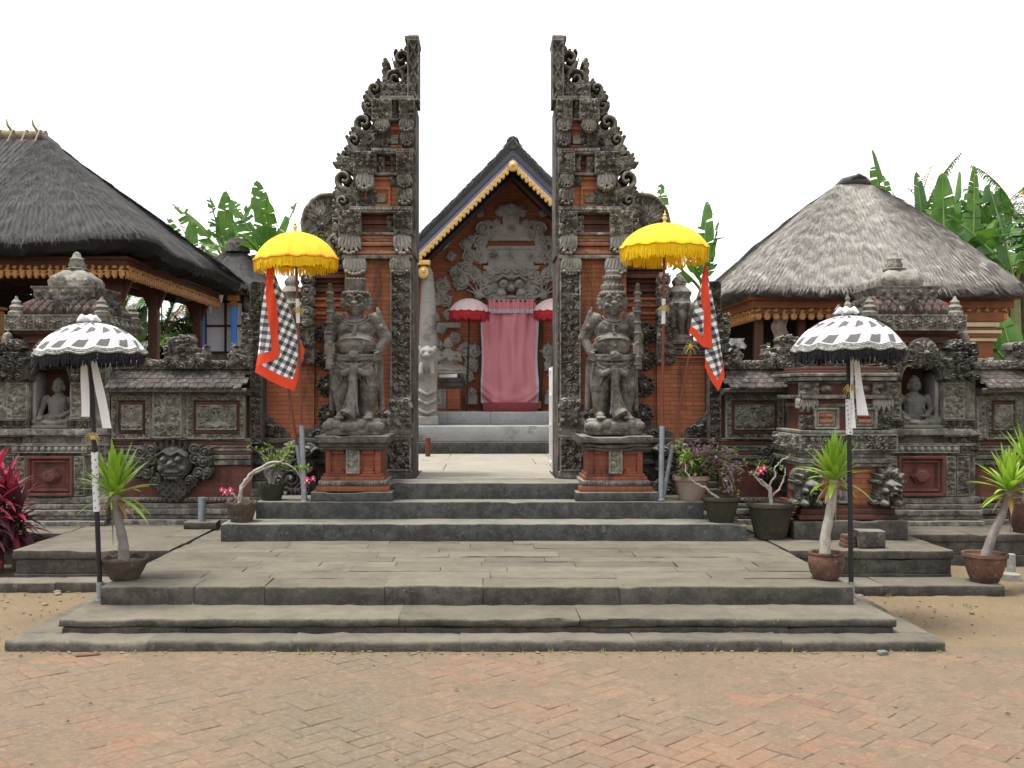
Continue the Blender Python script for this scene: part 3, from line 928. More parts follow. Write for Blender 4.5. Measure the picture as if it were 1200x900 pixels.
for (xa, xb, ya, yb, lab) in ((-5.6, -2.77, 8.0, 8.24, 'low worn kerb in front of the left terrace'),
                              (2.67, 4.16, 7.86, 8.24, 'low worn kerb with yucca pot in front of the right terrace')):
    mb = MB()
    course(mb, xa, xb, ya, yb, -0.03, 0.08, 0.45, 0.8, rk, 0.016, 0.007)
    solo('stone_kerb', mb.mesh('kerb', 50), 'slab', lab, 'kerb', ((xa+xb)/2, ya, 0))

# ---- three cement steps up to the gate
st = thing('gate_steps', 'three dark cement steps rising from platform into the gate opening', 'steps', (0, 9.2, 0.29))
mb = MB(); mb.worn(-2.39, 2.355, 8.85, 9.22, 0.26, 0.446, 0.014, 0.09, 0.006, 3.0); mb.box(-2.385, 2.35, 9.215, 9.98, 0.26, 0.443)
part('step', mb.mesh('step', 50), 'cement', st)
mb = MB(); mb.worn(-2.156, 2.05, 9.216, 9.46, 0.40, 0.606, 0.012, 0.09, 0.004, 8.0); mb.box(-2.15, 2.045, 9.455, 9.99, 0.40, 0.604)
part('step', mb.mesh('step', 50), 'cement', st)
mb = MB(); mb.worn(-1.02, 1.0, 9.447, 9.80, 0.58, 0.762, 0.012, 0.09, 0.004, 12.0); mb.box(-1.0, 0.98, 9.795, 10.02, 0.58, 0.760)
part('step', mb.mesh('step', 50), 'cement', st)
# court inside the gate
mb = MB()
rc = random.Random(2)
y = 10.0
while y < 14.2:
    ye = min(y+1.05, 14.25)
    course(mb, -3.2 if y > 11 else -.71, 4.4 if y > 11 else .71, y+0.002, ye-0.002, 0.70, 0.764, 1.0, 1.5, rc, 0.006, 0.003, 0.008, 0.001, 0.4)
    y = ye
setting('court_floor', mb.mesh('court', 50), 'court')
mb = MB()
for (xa, xb, ya, yb) in ((-14, -3.21, 10.6, 24), (4.41, 14, 10.6, 24)): mb.box(xa, xb, ya, yb, -0.02, 0.60)
setting('court_ground', mb.mesh('court_ground', None), 'dirt')
# ================================================================== THE SPLIT GATE (right half built, left half its mirror copy)
def relief(hm, name, mat, parent, Y, back=0.06, closed=False, rough=0.002):
    return part(name, hm.mesh(name, O=(0, Y, 0), back=back, closed=closed, rough=rough), mat, parent)
def hm_px(d0, d1, y0, y1, res=0.008, base=None, seed=1):
    return HM(U(d0), U(d1), ZY(y1), ZY(y0), res, base, seed)
def fol_block(d0, d1, y0, y1, size, seed, h=0.035, base=0.0, frame=0.0, res=0.008):
    k = hm_px(d0, d1, y0, y1, res, base, seed)
    k.foliage(k.x0, k.x1, k.z0, k.z1, size, h, base)
    if frame: k.frame(k.x0, k.x1, k.z0, k.z1, frame, h*0.9+base)
    return k
def bxd(mb, d0, d1, y0, y1, Y0, Y1, m=0, bev=0.0):
    mb.box(U(d0), U(d1), Y0, Y1, ZY(y1), ZY(y0), m, bev)

gate = thing('split_gate_half', 'right half of the tall carved split gate, its straight edge facing left',
             'gate', (1.2, 10.5, 0.3))
# brick cores
mb = MB()
bxd(mb, 88, 166, 300, 512, 10.07, 10.74)
part('brick_body', mb.mesh('brick_body', None), 'brick', gate)
for (q0, q1, q2, q3, q4) in ((100, 151, 205, 243, 10.54), (92, 128, 141, 174, 10.49)):
    mb = MB(); bxd(mb, q0, q1, q2, q3, 10.085, q4); part('brick_panel', mb.mesh('brick_panel', None), 'brick', gate)
mb = MB()
bxd(mb, 87.5, 164, 247, 303, 10.14, 10.70)
bxd(mb, 87.5, 153, 176, 249, 10.15, 10.55)
bxd(mb, 87, 131, 112, 178, 10.15, 10.50)
bxd(mb, 83, 124, 96, 114, 10.15, 10.40)
for i, (a, b, o) in enumerate(((250, 255, 0), (255.6, 261, .03), (261.6, 266, .01), (266.6, 272, .04))):
    bxd(mb, 100, 154, a, b, 10.11-o, 10.50, 0, 0.006)
for i, (a, b, o) in enumerate(((181, 186, 0), (186.6, 191, .03), (191.6, 196, .01), (196.6, 202, .04))):
    bxd(mb, 98, 133, a, b, 10.11-o, 10.50, 0, 0.006)
for i, (a, b, o) in enumerate(((118, 123, 0), (123.6, 128, .03), (128.6, 133, .01))):
    bxd(mb, 95, 116, a, b, 10.11-o, 10.50, 0, 0.006)
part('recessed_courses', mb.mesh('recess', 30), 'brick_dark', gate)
for (a, b, o) in ((275, 279, .05), (283, 287.5, .06), (288, 291, .02), (294, 298, .08)):
    mb = MB(); bxd(mb, 88, 167-(298-b)*0.05, a, b, 10.08-o, 10.72, 0, 0.006); part('brick_moulding', mb.mesh('brick_moulding', 30), 'brick', gate)
mb = MB(); bxd(mb, 100, 150, 206, 209, 10.05, 10.52, 0, 0.005); part('brick_moulding', mb.mesh('brick_moulding', 30), 'brick', gate)
# stone ledges
for (d0, d1, y0, y1, Yf) in ((85, 160, 242, 249.5, 9.97), (84, 134, 173.5, 180.5, 9.98), (84, 128, 138.2, 140.5, 10.0), (85, 168, 271.8, 275, 10.0),
                             (85, 152, 201.8, 205.2, 10.0), (84, 124, 112, 117.5, 9.99), (86, 168, 299, 303.5, 9.97), (85, 169, 496, 502, 9.98),
                             (85, 164, 279.4, 282.6, 10.02), (86, 164, 291.4, 293.7, 10.04)):
    mb = MB(); bxd(mb, d0, d1, y0, y1, Yf, 10.75 if y0 > 245 else 10.55 if y0 > 130 else 10.32, 0, 0.01); part('stone_ledge', mb.mesh('ledge', 40), 'paras', gate)
for (d0, d1, y, Yf) in ((87, 158, 246, 9.97), (86, 132, 177, 9.98)):
    k = hm_px(d0, d1, y-2.2, y+2.2, 0.006, None); k.beads(k.x0, k.x1, (k.z0+k.z1)/2, 0.017, 0.014); relief(k, 'bead_row', 'paras', gate, Yf, 0.01, rough=0.001)
# framed inset stones in the orange panels
for (d0, d1, y0, y1, sd) in ((112, 143, 217, 240, 3), (97, 122, 147, 171, 4)):
    k = hm_px(d0, d1, y0, y1, 0.006, 0.0, sd)
    k.frame(k.x0, k.x1, k.z0, k.z1, 0.025, 0.022)
    k.frame(k.x0+.04, k.x1-.04, k.z0+.05, k.z1-.035, 0.012, 0.016)
    relief(k, 'window_frame', 'brick', gate, 10.085, 0.04)
    k = hm_px(d0+6, d1-6, y0+10, y1-4, 0.006, 0.0, sd)
    k.foliage(k.x0+.01, k.x1-.01, k.z0+.01, k.z1-.01, 0.035, 0.010, 0)
    k.frame(k.x0, k.x1, k.z0, k.z1, 0.008, 0.01)
    relief(k, 'inset_stone', 'panel', gate, 10.055, 0.04)
# carved corner blocks
for i, (d0, d1, y0, y1) in enumerate(((146, 172, 248, 277), (86, 107, 248, 276), (128, 155, 178, 205), (85, 104, 178, 204), (110, 133, 117, 141), (83, 101, 117, 140))):
    k = fol_block(d0, d1, y0, y1, 0.07, 40+i, 0.045, 0.0)
    k.frame(k.x0, k.x1, k.z0, k.z1, 0.012, 0.02)
    relief(k, 'corner_carving', 'paras', gate, 9.99, 0.12)
for i, (d0, d1, y0, y1) in enumerate(((128, 153, 222, 243), (112, 132, 154, 174), (100, 113, 206, 216), (104, 118, 118, 137), (100, 112, 182, 201), (119, 128, 182, 201), (104, 116, 252, 271))):
    k = fol_block(d0, d1, y0, y1, 0.06, 140+i, 0.04, 0.0)
    relief(k, 'corner_carving', 'paras_black' if i < 2 else 'paras', gate, 10.06, 0.12)
k = fol_block(84, 124, 97, 114, 0.075, 47, 0.04); relief(k, 'corner_carving', 'paras', gate, 10.04, 0.12)
# drooping acanthus leaves below the corner blocks
def acanthus(d0, d1, y0, y1, mat, Yf, n=6, seed=1):
    k = hm_px(d0, d1, y0, y1, 0.006, None, seed)
    cx, w_, hgt = (k.x0+k.x1)/2, (k.x1-k.x0), (k.z1-k.z0)
    k.rect(k.x0+w_*.08, k.x1-w_*.08, k.z1-hgt*.25, k.z1, 0.02)
    sk = k.r.uniform(-.30, .12); n = n+k.r.choice((-1, 0, 1))
    for q in range(n):
        f = (q+.5)/n*2-1
        x0 = cx+f*w_*0.32-sk*w_*.2
        a = -PI/2+f*0.40+sk*(.4+.6*q/n)
        k.leaf(x0-0.02*math.cos(a), k.z1+hgt*.08, hgt*(1.06-0.22*f*f), w_/n*2.1, a, 0.045-0.012*abs(f))
    for q in range(n):
        f = (q+.5)/n*2-1
        k.dome(cx+f*w_*0.40, k.z0+hgt*(0.10+0.22*f*f), w_/n*0.55, 0.05)
    relief(k, 'acanthus_leaf', mat, gate, Yf, 0.08)
for i, (d0, d1, y0, y1, m) in enumerate(((146, 172, 275, 300, 'paras_light'), (87, 108, 276, 300, 'paras_light'), (131, 152, 203, 224, 'paras_light'), (86, 104, 204, 222, 'panel'),
        (86, 104, 221, 242, 'paras'), (112, 130, 140, 156, 'panel'), (84, 101, 140, 156, 'paras'), (84, 100, 156, 173, 'paras_black'), (138, 168, 303, 324, 'paras_light'), (87, 113, 303, 324, 'panel'))):
    acanthus(d0, d1, y0, y1, m, 10.0, 6 if d1-d0 > 22 else 5, i)
# jamb: carved frieze up the straight edge, its foot, and the plain worn inner face
k = fol_block(87, 111, 318, 470, 0.075, 60, 0.045, 0.0)
k.frame(k.x0, k.x1, k.z0, k.z1, 0.014, 0.05)
relief(k, 'jamb_frieze', 'paras', gate, 10.0, 0.10)
k = hm_px(78, 92, 46, 117, 0.006, 0.0, 61)
k.frame(k.x0, k.x1, k.z0, k.z1, 0.016, 0.035)
zz = [k.z0+(k.z1-k.z0)*q/3 for q in range(4)]
for q in range(3):
    for (sa_, sb_) in ((0, 1), (1, 0)):
        k.stroke([(k.x0+.01, zz[q+sa_]), (k.x1-.01, zz[q+sb_])], 0.014, 0.014, 0.028)
    k.flower((k.x0+k.x1)/2, (zz[q]+zz[q+1])/2, 0.035, 6, 0.03)
relief(k, 'top_strip', 'paras', gate, 10.04, 0.10)
mb = MB()
bxd(mb, 79.5, 93, 44, 118, 10.14, 10.34); bxd(mb, 78, 95, 41, 46.5, 10.0, 10.36, 0, 0.012); bxd(mb, 79, 91, 38, 41, 10.06, 10.4, 0, 0.012)
part('top_post', mb.mesh('top_post', 40), 'paras', gate)
mb = MB()
mb.box(0.735, 0.762, 9.995, 10.76, 0.70, 3.03); mb.box(0.715, 0.762, 10.03, 10.56, 3.032, 4.60); mb.box(0.685, 0.72, 10.06, 10.34, 4.602, 5.25)
part('jamb_face', mb.mesh('jamb_face', None), 'jamb', gate)
k = hm_px(85, 128, 464, 498, 0.008, None, 63)
k.poly([(U(86), ZY(498)), (U(127), ZY(498)), (U(127), ZY(488)), (U(112), ZY(478)), (U(110), ZY(465)), (U(86), ZY(465))], 0.02)
k.foliage(U(86), U(112), ZY(496), ZY(467), 0.075, 0.05, 0.02); k.foliage(U(110), U(127), ZY(497), ZY(482), 0.07, 0.05, 0.02)
relief(k, 'jamb_foot', 'paras', gate, 9.97, 0.14)
mb = MB(); bxd(mb, 86, 120, 502, 509, 9.97, 10.77, 0, 0.01); bxd(mb, 85, 118, 509.3, 513, 9.94, 10.78, 0, 0.006); bxd(mb, 85, 119, 552, 560, 9.95, 10.79, 0, 0.008); bxd(mb, 87, 117, 513, 552, 10.03, 10.74)
part('jamb_base', mb.mesh('jamb_base', 40), 'paras', gate)
k = fol_block(87, 117, 513, 552, 0.095, 64, 0.055, 0.0, 0.018); relief(k, 'base_carving', 'paras', gate, 10.0, 0.05)

# openwork scroll crest climbing the outer edge
k = hm_px(78, 182, 42, 304, 0.0065, None, 70)
def rp_(px, py, r, h=0.03): k.flat(U(569-px), ZY(py), r/115, h)
for (px, py, r) in ((476, 66, 8), (478, 90, 8), (476, 50, 5), (463, 100, 7), (452, 92, 5.5), (450, 84, 5), (449, 76, 4.5), (455, 102, 9), (444, 110, 9), (440, 122, 11), (434, 130, 9), (440, 142, 11),
                    (430, 152, 13), (424, 164, 13), (419, 174, 14), (424, 188, 13), (412, 182, 10), (408, 192, 11), (414, 204, 12), (414, 220, 14), (405, 226, 12), (405, 240, 14), (408, 254, 13), (402, 250, 10),
                    (403, 268, 13), (404, 284, 14), (402, 294, 10)):
    rp_(px, py, r)
fx = [(q[0], q[1]) for q in ((476, 66), (478, 90), (455, 102), (444, 112), (439, 124), (438, 142), (428, 154), (422, 166), (417, 178), (424, 188), (407, 190), (414, 204), (413, 220), (404, 230), (405, 244), (408, 258), (402, 270), (404, 286))]
for (px, py) in fx:
    for q in range(3):
        x, z = U(569-px)+k.r.uniform(-.05, .05), ZY(py)+k.r.uniform(-.05, .05)
        k.spiral(x, z, k.r.uniform(.045, .065), k.r.uniform(0, 6), 1.5, k.r.choice((-1, 1)), 0.015, 0.05, 0.03, tail=0.05)
    for q in range(5):
        a = k.r.uniform(0, 2*PI)
        k.leaf(U(569-px)+.04*math.cos(a), ZY(py)+.04*math.sin(a), .085, .05, a, 0.045, 0.03)
for (px, py) in fx:
    for q in range(4):
        a = 0.15+q*.42+k.r.uniform(-.15, .15)
        L = k.r.uniform(.10, .15)
        x, z = U(569-px)+.05, ZY(py)+.03
        k.leaf(x, z, L, .06, a, 0.045, 0.02); k.dome(x+L*.86*math.cos(a), z+L*.86*math.sin(a), .022, .05, .02)
def ring(px, py, R, r0, a0, turns, hand):
    R *= 1.04
    k.hole(U(569-px), ZY(py), (R-r0*1.1)/115)
    k.spiral(U(569-px), ZY(py), R/115, a0, turns*.74, hand, r0/115, 0.06, 0.03, tail=R/115*1.3, bead=False)
ring(469, 63, 14, 3.4, -1.9, 1.5, -1)
ring(462, 87, 12.5, 3.2, 2.6, 1.4, 1)
ring(437, 99, 9.5, 3.0, -0.6, 1.4, 1)
ring(430, 119, 8.5, 2.8, 2.4, 1.4, 1)
ring(424, 139, 14, 3.8, -1.2, 1.45, 1)
ring(413, 160, 9.5, 3.0, -0.9, 1.4, 1)
ring(413, 180, 7, 2.6, 2.6, 1.3, 1)
ring(401, 206, 14, 3.9, -1.2, 1.45, 1)
ring(399, 232, 9, 3, -0.7, 1.4, 1)
for (px, py) in ((451, 66), (449, 71), (455, 93), (432, 108), (425, 118), (406, 170), (402, 184), (394, 222), (393, 246), (392, 262), (391, 276)):
    for q in range(3): k.dome(U(569-px)+(q-1)*.012, ZY(py)+(q-1)*.02, .026, 0.045, 0.03)
relief(k, 'scroll_crest', 'paras', gate, 10.22, 0.16, closed=True)

# fan-shaped ear beside the crest
k = hm_px(166, 228, 216, 312, 0.0065, None, 71)
c = (U(196), ZY(252))
k.poly([(U(569-px), ZY(py)) for px, py in ((392, 222), (384, 218), (370, 219), (358, 226), (349, 238), (345, 254), (347, 270), (352, 284), (352, 300), (362, 311), (402, 311), (402, 262), (394, 245), (391, 232))], 0.02)
for q in range(9):
    a = PI*0.13+q*PI*0.74/8
    k.leaf(c[0], c[1]-.02, 0.26, 0.085, a, 0.035, 0.02)
for q in range(6):
    a = PI*0.2+q*PI*0.6/5
    k.leaf(c[0], c[1]-.04, 0.15, 0.075, a, 0.055, 0.02)
k.flower(c[0], c[1]-.06, 0.075, 8, 0.04, 0.03)
k.foliage(U(172), U(224), ZY(306), ZY(264), 0.10, 0.04, 0.02, inside=lambda x, z: k.H[min(int((z-k.z0)/k.res), k.nz-1), min(int((x-k.x0)/k.res), k.nx-1)] > 0)
edge = [(U(569-px), ZY(py)) for px, py in ((391, 224), (384, 221), (370, 222), (360, 228), (352, 239), (348, 254), (350, 270), (355, 284))]
k.stroke(edge, 0.028, 0.028, 0.05, b=0.01)
k.stroke([(U(175), ZY(262)), (U(190), ZY(278)), (U(176), ZY(300))], 0.03, 0.03, 0.05, b=0.02)
relief(k, 'ear_panel', 'paras', gate, 10.34, 0.14, closed=True)
# stepped buttress below the ear
mb = MB(); bxd(mb, 160, 213, 372, 600, 10.24, 10.85)
for (a, b, o) in ((346, 349.5, .05), (350, 354, .02), (354.5, 358, .06), (358.5, 363, .02), (363.5, 367, .07), (367.5, 372, .03)): bxd(mb, 160, 213+o*30, a, b, 10.24-o, 10.85, 0, 0.006)
part('buttress', mb.mesh('buttress', 30), 'brick', gate)
mb = MB()
for (a, b, o) in ((309, 314, .12), (314.5, 319, .08), (319.5, 324, .11), (324.5, 329, .05), (329.5, 335, .02), (335.5, 340, .06), (340.5, 345.7, .03)): bxd(mb, 160, 208+o*60, a, b, 10.24-o, 10.85, 0, 0.008)
part('buttress_cornice', mb.mesh('cornice', 30), 'brick_dark', gate)
k = fol_block(204, 224, 382, 426, 0.08, 175, 0.05, 0.0); relief(k, 'corner_carving', 'paras', gate, 10.13, 0.2)
k = hm_px(200, 222, 318, 384, 0.008, None, 74)
for (py, r) in ((326, 9), (340, 9), (352, 8), (366, 9), (377, 7)): k.flat(U(211), ZY(py), r/115, 0.02); k.spiral(U(211), ZY(py), r/115, py, 1.5, (-1)**py, 0.02, 0.05, 0.02); k.fan(U(211), ZY(py), r/95, 0.2, 2.9, 5, .04, .02)
relief(k, 'corner_carving', 'paras', gate, 10.14, 0.1)
# rosettes stacked up the buttress
for i, (py, d, r) in enumerate(((389, 190, 15.5), (420, 190, 15.5), (452, 189, 15), (487, 187, 16))):
    k = HM(U(d)-r/115, U(d)+r/115, ZY(py)-r/115, ZY(py)+r/115, 0.006, None, 80+i)
    k.flat(U(d), ZY(py), r*.8/115, 0.015)
    k.flower(U(d), ZY(py), r/115, 9, 0.05, 0.01)
    for q in range(9): k.dome(U(d)+r*.80/115*math.cos(q*2*PI/9), ZY(py)+r*.80/115*math.sin(q*2*PI/9), 0.022, 0.045, 0.01)
    k.spiral(U(d), ZY(py), r*.42/115, i, 1.4, 1, 0.014, 0.08, 0.01)
    relief(k, 'rosette', 'paras_black', gate, 10.235, 0.02)
# low outer wing
mb = MB(); bxd(mb, 205, 268, 424, 600, 10.20, 10.75); 
for (a, b, o) in ((416, 419.5, .04), (420, 424, .02)): bxd(mb, 209, 268+o*20, a, b, 10.20-o, 10.75, 0, 0.006)
part('low_wing', mb.mesh('low_wing', 30), 'brick', gate)
mb = MB()
for (a, b, o) in ((398, 403, .10), (403.5, 408, .06), (408.5, 415.5, .03)): bxd(mb, 209, 268+o*30, a, b, 10.20-o, 10.75, 0, 0.008)
part('wing_cornice', mb.mesh('wing_cornice', 30), 'paras', gate)
mb = MB()
cx = U(236)
mb.lathe(cx, 10.40, [(0.15, ZY(398)), (0.14, ZY(392)), (0.10, ZY(389)), (0.085, ZY(380)), (0.12, ZY(366)), (0.155, ZY(352)), (0.12, ZY(349)), (0.11, ZY(344)), (0.13, ZY(338)), (0.10, ZY(334)), (0.065, ZY(330)), (0.08, ZY(325)), (0.05, ZY(320)), (0.015, ZY(316))], 24, wob=0.05)
for q in range(8):
    a = q*PI/4
    mb.cap((cx+.10*math.cos(a), 10.40+.10*math.sin(a), ZY(386)), (cx+.165*math.cos(a), 10.40+.165*math.sin(a), ZY(356)), 0.03, 0.045, 8)
part('finial', mb.mesh('finial', 60), 'paras', gate)
# carved dark end post of the wing
k = fol_block(262, 276, 330, 520, 0.075, 90, 0.04, 0.02, 0.012); k.H[:, :] = np.where(np.abs(k.H) < 9, k.H, 0)
relief(k, 'end_post', 'paras_black', gate, 10.06, 0.22, closed=True)
# leafy triangles along the foot of the brick panels
def tri(px0, px1, py0, py1, flip, seed, Yf):
    k = hm_px(569-px1, 569-px0, py0, py1, 0.008, None, seed)
    W, Hh = k.x1-k.x0, k.z1-k.z0
    ins = (lambda x, z: (z-k.z0)/Hh < 1.02-((x-k.x0)/W if not flip else 1-(x-k.x0)/W)**0.8)
    for j in range(7):
        for i in range(9):
            x, z = k.x0+(i+.5)*W/9, k.z0+(j+.5)*Hh/7
            if ins(x, z): k.flat(x, z, 0.045, 0.015)
    k.foliage(k.x0, k.x1, k.z0, k.z1, 0.085, 0.05, 0.015, inside=ins)
    relief(k, 'leaf_corner', 'paras_black', gate, Yf, 0.03)
tri(300, 337, 482, 514, True, 91, 10.19)
tri(338, 402, 480, 514, False, 92, 10.21)
# base mouldings under buttress and wing
mb = MB()
for (a, b, o) in ((514, 520, .08), (520.5, 525, .04), (525.5, 531, .10), (531.5, 538, .05), (538.5, 545, .08), (545.5, 565, .02), (565.5, 573, .10), (573.5, 582, .16), (582.5, 592, .20), (592.5, 612, .26)):
    bxd(mb, 119, 276, a, b, 10.18-o, 10.8, 0, 0.01)
part('base_moulding', mb.mesh('base_moulding', 40), 'paras_black', gate)
k = hm_px(196, 256, 516, 592, 0.008, None, 95)
for (px, py, r) in ((345, 530, 14), (355, 545, 14), (345, 560, 16), (358, 572, 14), (340, 578, 14), (330, 562, 11), (325, 580, 10), (335, 545, 10), (362, 528, 9)): k.flat(U(569-px), ZY(py), r/115, 0.03)
for (px, py, r) in ((345, 530, 13), (356, 546, 12), (344, 560, 15), (358, 573, 12), (338, 578, 13), (330, 562, 10), (326, 581, 9), (335, 545, 9), (362, 528, 8)):
    k.spiral(U(569-px), ZY(py), r/115, px, 1.6, (-1)**px, 0.022, 0.07, 0.03, tail=0.06)
    k.fan(U(569-px), ZY(py), r*1.2/115, px, px+2.2, 4, 0.06, 0.03)
relief(k, 'base_scroll', 'paras_black', gate, 9.98, 0.1)

left_gate = clone(gate, (-1.2, 10.5, 0.3), 'left half of the tall carved split gate, its straight edge facing right', mirror=True)
# ================================================================== GUARDIANS ON THEIR PEDESTALS
brick_ped = brick_mat('stained_pedestal_brick', (0.27, 0.082, 0.042), (0.19, 0.062, 0.036), black=0.55, pale=0.35, h=0.047, mort=(0.12, 0.05, 0.03))
def make_pedestal(cx, label):
    t = thing('statue_pedestal', label, 'pedestal', (cx, 9.56, 0.606), 'pedestals under the two guardian statues')
    mb = MB(); mb.worn(cx-.385, cx+.385, 9.235, 9.92, 0.606, 0.694, 0.012, 0.1, 0.003, cx)
    part('plinth', mb.mesh('plinth', 50), 'cement', t)
    mb = MB()
    mb.box(cx-.345, cx+.345, 9.275, 9.88, 0.696, 0.745, bev=0.006)
    mb.box(cx-.30, cx+.30, 9.31, 9.85, 0.80, 0.835, bev=0.006)
    mb.box(cx-.28, cx+.28, 9.33, 9.83, 0.835, 0.86, bev=0.006)
    mb.box(cx-.255, cx+.255, 9.365, 9.80, 0.86, 1.085)
    for s in (-1, 1):
        mb.box(cx+s*.235-.025, cx+s*.235+.025, 9.335, 9.82, 0.862, 1.085, bev=0.004)
        mb.box(cx+s*.145-.06, cx+s*.145+.06, 9.335, 9.40, 0.862, 0.885, bev=0.004)
        mb.box(cx+s*.145-.045, cx+s*.145+.045, 9.342, 9.40, 0.885, 0.91, bev=0.004)
        mb.box(cx+s*.145-.06, cx+s*.145+.06, 9.335, 9.40, 1.05, 1.085, bev=0.004)
    part('brick_body', mb.mesh('pedestal_body', 30), brick_ped, t)
    mb = MB()
    mb.box(cx-.325, cx+.325, 9.295, 9.86, 0.747, 0.798, bev=0.012)
    for k in range(26): mb.ell((cx-.31+k*.0248, 9.292, 0.772), (0.0105, 0.012, 0.02), sub=1)
    part('bead_moulding', mb.mesh('bead_moulding', 50), 'paras', t)
    k = HM(cx-.062, cx+.062, 0.862, 1.088, 0.006, 0.0, int(cx*10)+5)
    k.frame(k.x0, k.x1, k.z0, k.z1, 0.012, 0.014)
    for q in range(4): k.spiral(cx+(-1)**q*.015, 0.89+q*.056, .032, q*2, 1.5, (-1)**q, .009, .018, tail=.03)
    part('carved_tablet', k.mesh('tablet', O=(0, 9.325, 0), back=0.045), 'panel', t)
    mb = MB()
    for (o, z0, z1) in ((.29, 1.087, 1.115), (.315, 1.117, 1.150), (.345, 1.152, 1.222)):
        mb.worn(cx-o, cx+o, 9.56-o*.93, 9.56+o*.85, z0, z1, 0.012, 0.08, 0.004, cx*3)
    part('top_slab', mb.mesh('top_slab', 50), 'paras_black', t)
    return t
make_pedestal(-1.262, 'brick pedestal left of the gate steps under the guardian with flat ribbed crown')
make_pedestal(1.235, 'brick pedestal right of the gate steps under the guardian with tall tapered crown')

def guardian(crown, seed):
    """stocky temple guardian, club on his right (the viewer's left), other hand on the hip; z = 0 on the pedestal, facing -Y"""
    mb = MB()
    P = lambda px, py: ((px-417)*0.0083, (511-py)*0.0083)
    # rock base with rolled waves
    mb.box(-.27, .26, -.20, .22, 0.0, 0.13, bev=0.03)
    for k in range(7): mb.ell((-.24+k*.08, -.19, 0.09+.02*math.sin(k*2)), (.055, .04, .05))
    for k in range(6): mb.ell((-.22+k*.085, -.05, 0.135), (.06, .11, .03))
    # legs: thick thighs, kneecaps, calves, feet
    for (hx, kx, ax, th) in ((.085, .125, .115, .128), (-.085, -.130, -.115, .112)):
        mb.cap((hx, 0.0, .70), (kx, -.045, .47), th, .102)
        mb.cap((kx, -.05, .47), (ax, .0, .22), .098, .070)
        mb.ell((kx, -.10, .475), (.055, .04, .06))
        mb.cap((ax, .02, .195), (ax*1.15, -.15, .175), .055, .042)
        for q in range(4): mb.ell((ax*1.15-.036+q*.024, -.195, .168), (.016, .028, .018), sub=1)
        for zz in (.235, .26): mb.lathe(ax, .0, [(.05, zz-.012), (.078, zz), (.05, zz+.012)], 14)
    # hips, belly, chest
    mb.ell((0, .01, .73), (.215, .155, .13))
    mb.ell((.005, -.045, .87), (.195, .165, .14))
    mb.ell((0, .0, 1.0), (.19, .13, .15))
    for s in (-1, 1):
        mb.ell((s*.078, -.085, 1.035), (.075, .05, .062))
        mb.ell((s*.078, -.135, 1.025), (.012, .01, .012), sub=1)
        mb.ell((s*.165, .0, 1.12), (.075, .075, .07))
    mb.ell((0, -.205, .855), (.014, .012, .014), sub=1)
    mb.tube([(-.15, -.13, .905), (-.08, -.185, .925), (0, -.20, .93), (.08, -.185, .925), (.15, -.13, .905)], .012, 8)
    # neck and head
    mb.cap((0, .0, 1.12), (0, -.02, 1.2), .075, .07)
    mb.ell((0, -.025, 1.285), (.118, .115, .118))
    mb.ell((0, -.06, 1.225), (.104, .085, .065))
    for s in (-1, 1):
        mb.ell((s*.045, -.122, 1.30), (.027, .022, .023))          # bulging eyes
        mb.ell((s*.045, -.143, 1.30), (.010, .008, .010), sub=1)
        mb.tube([(s*.012, -.135, 1.325), (s*.045, -.146, 1.342), (s*.085, -.118, 1.325)], [.011, .014, .008], 8)
        mb.ell((s*.062, -.112, 1.25), (.032, .03, .026))
        mb.ell((s*.112, -.01, 1.285), (.022, .035, .05))           # ears
        mb.ell((s*.118, -.02, 1.225), (.022, .022, .03))
        mb.tube([(0, -.150, 1.245), (s*.03, -.150, 1.238), (s*.065, -.128, 1.252)], [.011, .012, .006], 8)  # moustache
        for q in range(4): mb.ell((s*(.118+.012*math.sin(q)), .02, 1.35-q*.035), (.026, .03, .022))     # curls
    mb.ell((0, -.145, 1.268), (.036, .034, .022)); mb.ell((0, -.138, 1.30), (.016, .02, .03))
    mb.ell((0, -.135, 1.215), (.045, .022, .014)); mb.ell((0, -.132, 1.190), (.035, .02, .012))
    mb.ell((0, -.115, 1.168), (.03, .03, .02))
    # diadem
    for q in range(11):
        a = PI*(q/10)
        mb.ell((.118*math.cos(a), -.03-.105*math.sin(a), 1.368), (.018, .018, .028), sub=1)
    if crown == 'flat':
        mb.lathe(-.005, -.01, [(.115, 1.365), (.105, 1.385), (.09, 1.40), (.088, 1.51), (.07, 1.515)], 26)
        for q in range(16):
            a = q*2*PI/16
            mb.cap((-.005+.088*math.cos(a), -.01+.088*math.sin(a), 1.40), (-.005+.090*math.cos(a), -.01+.090*math.sin(a), 1.508), .013, .015, 8)
    else:
        mb.lathe(0, -.01, [(.118, 1.365), (.108, 1.40), (.112, 1.42), (.095, 1.44), (.088, 1.50), (.095, 1.515), (.078, 1.53), (.07, 1.585), (.05, 1.60)], 20)
        for q in range(9):
            a = -PI+q*PI/8
            mb.ell((.10*math.cos(a), -.01+.10*math.sin(a), 1.43), (.02, .02, .035), sub=1)
            mb.ell((.084*math.cos(a), -.01+.084*math.sin(a), 1.525), (.016, .016, .026), sub=1)
    # arm holding the club
    mb.cap((-.185, .01, 1.115), (-.245, .01, .945), .078, .062)
    mb.cap((-.245, .01, .945), (-.225, -.125, .845), .055, .042)
    for q in range(4): mb.cap((-.265, -.145, .865-q*.026), (-.185, -.175, .862-q*.026), .015, .014, 8)
    mb.cap((-.19, -.15, .85), (-.215, -.19, .885), .016, .013, 8)
    mb.tube([(-.228, -.155, .63), (-.224, -.155, .85), (-.222, -.15, 1.1), (-.222, -.145, 1.38), (-.225, -.145, 1.46)], [.038, .030, .030, .028, .018], 10)
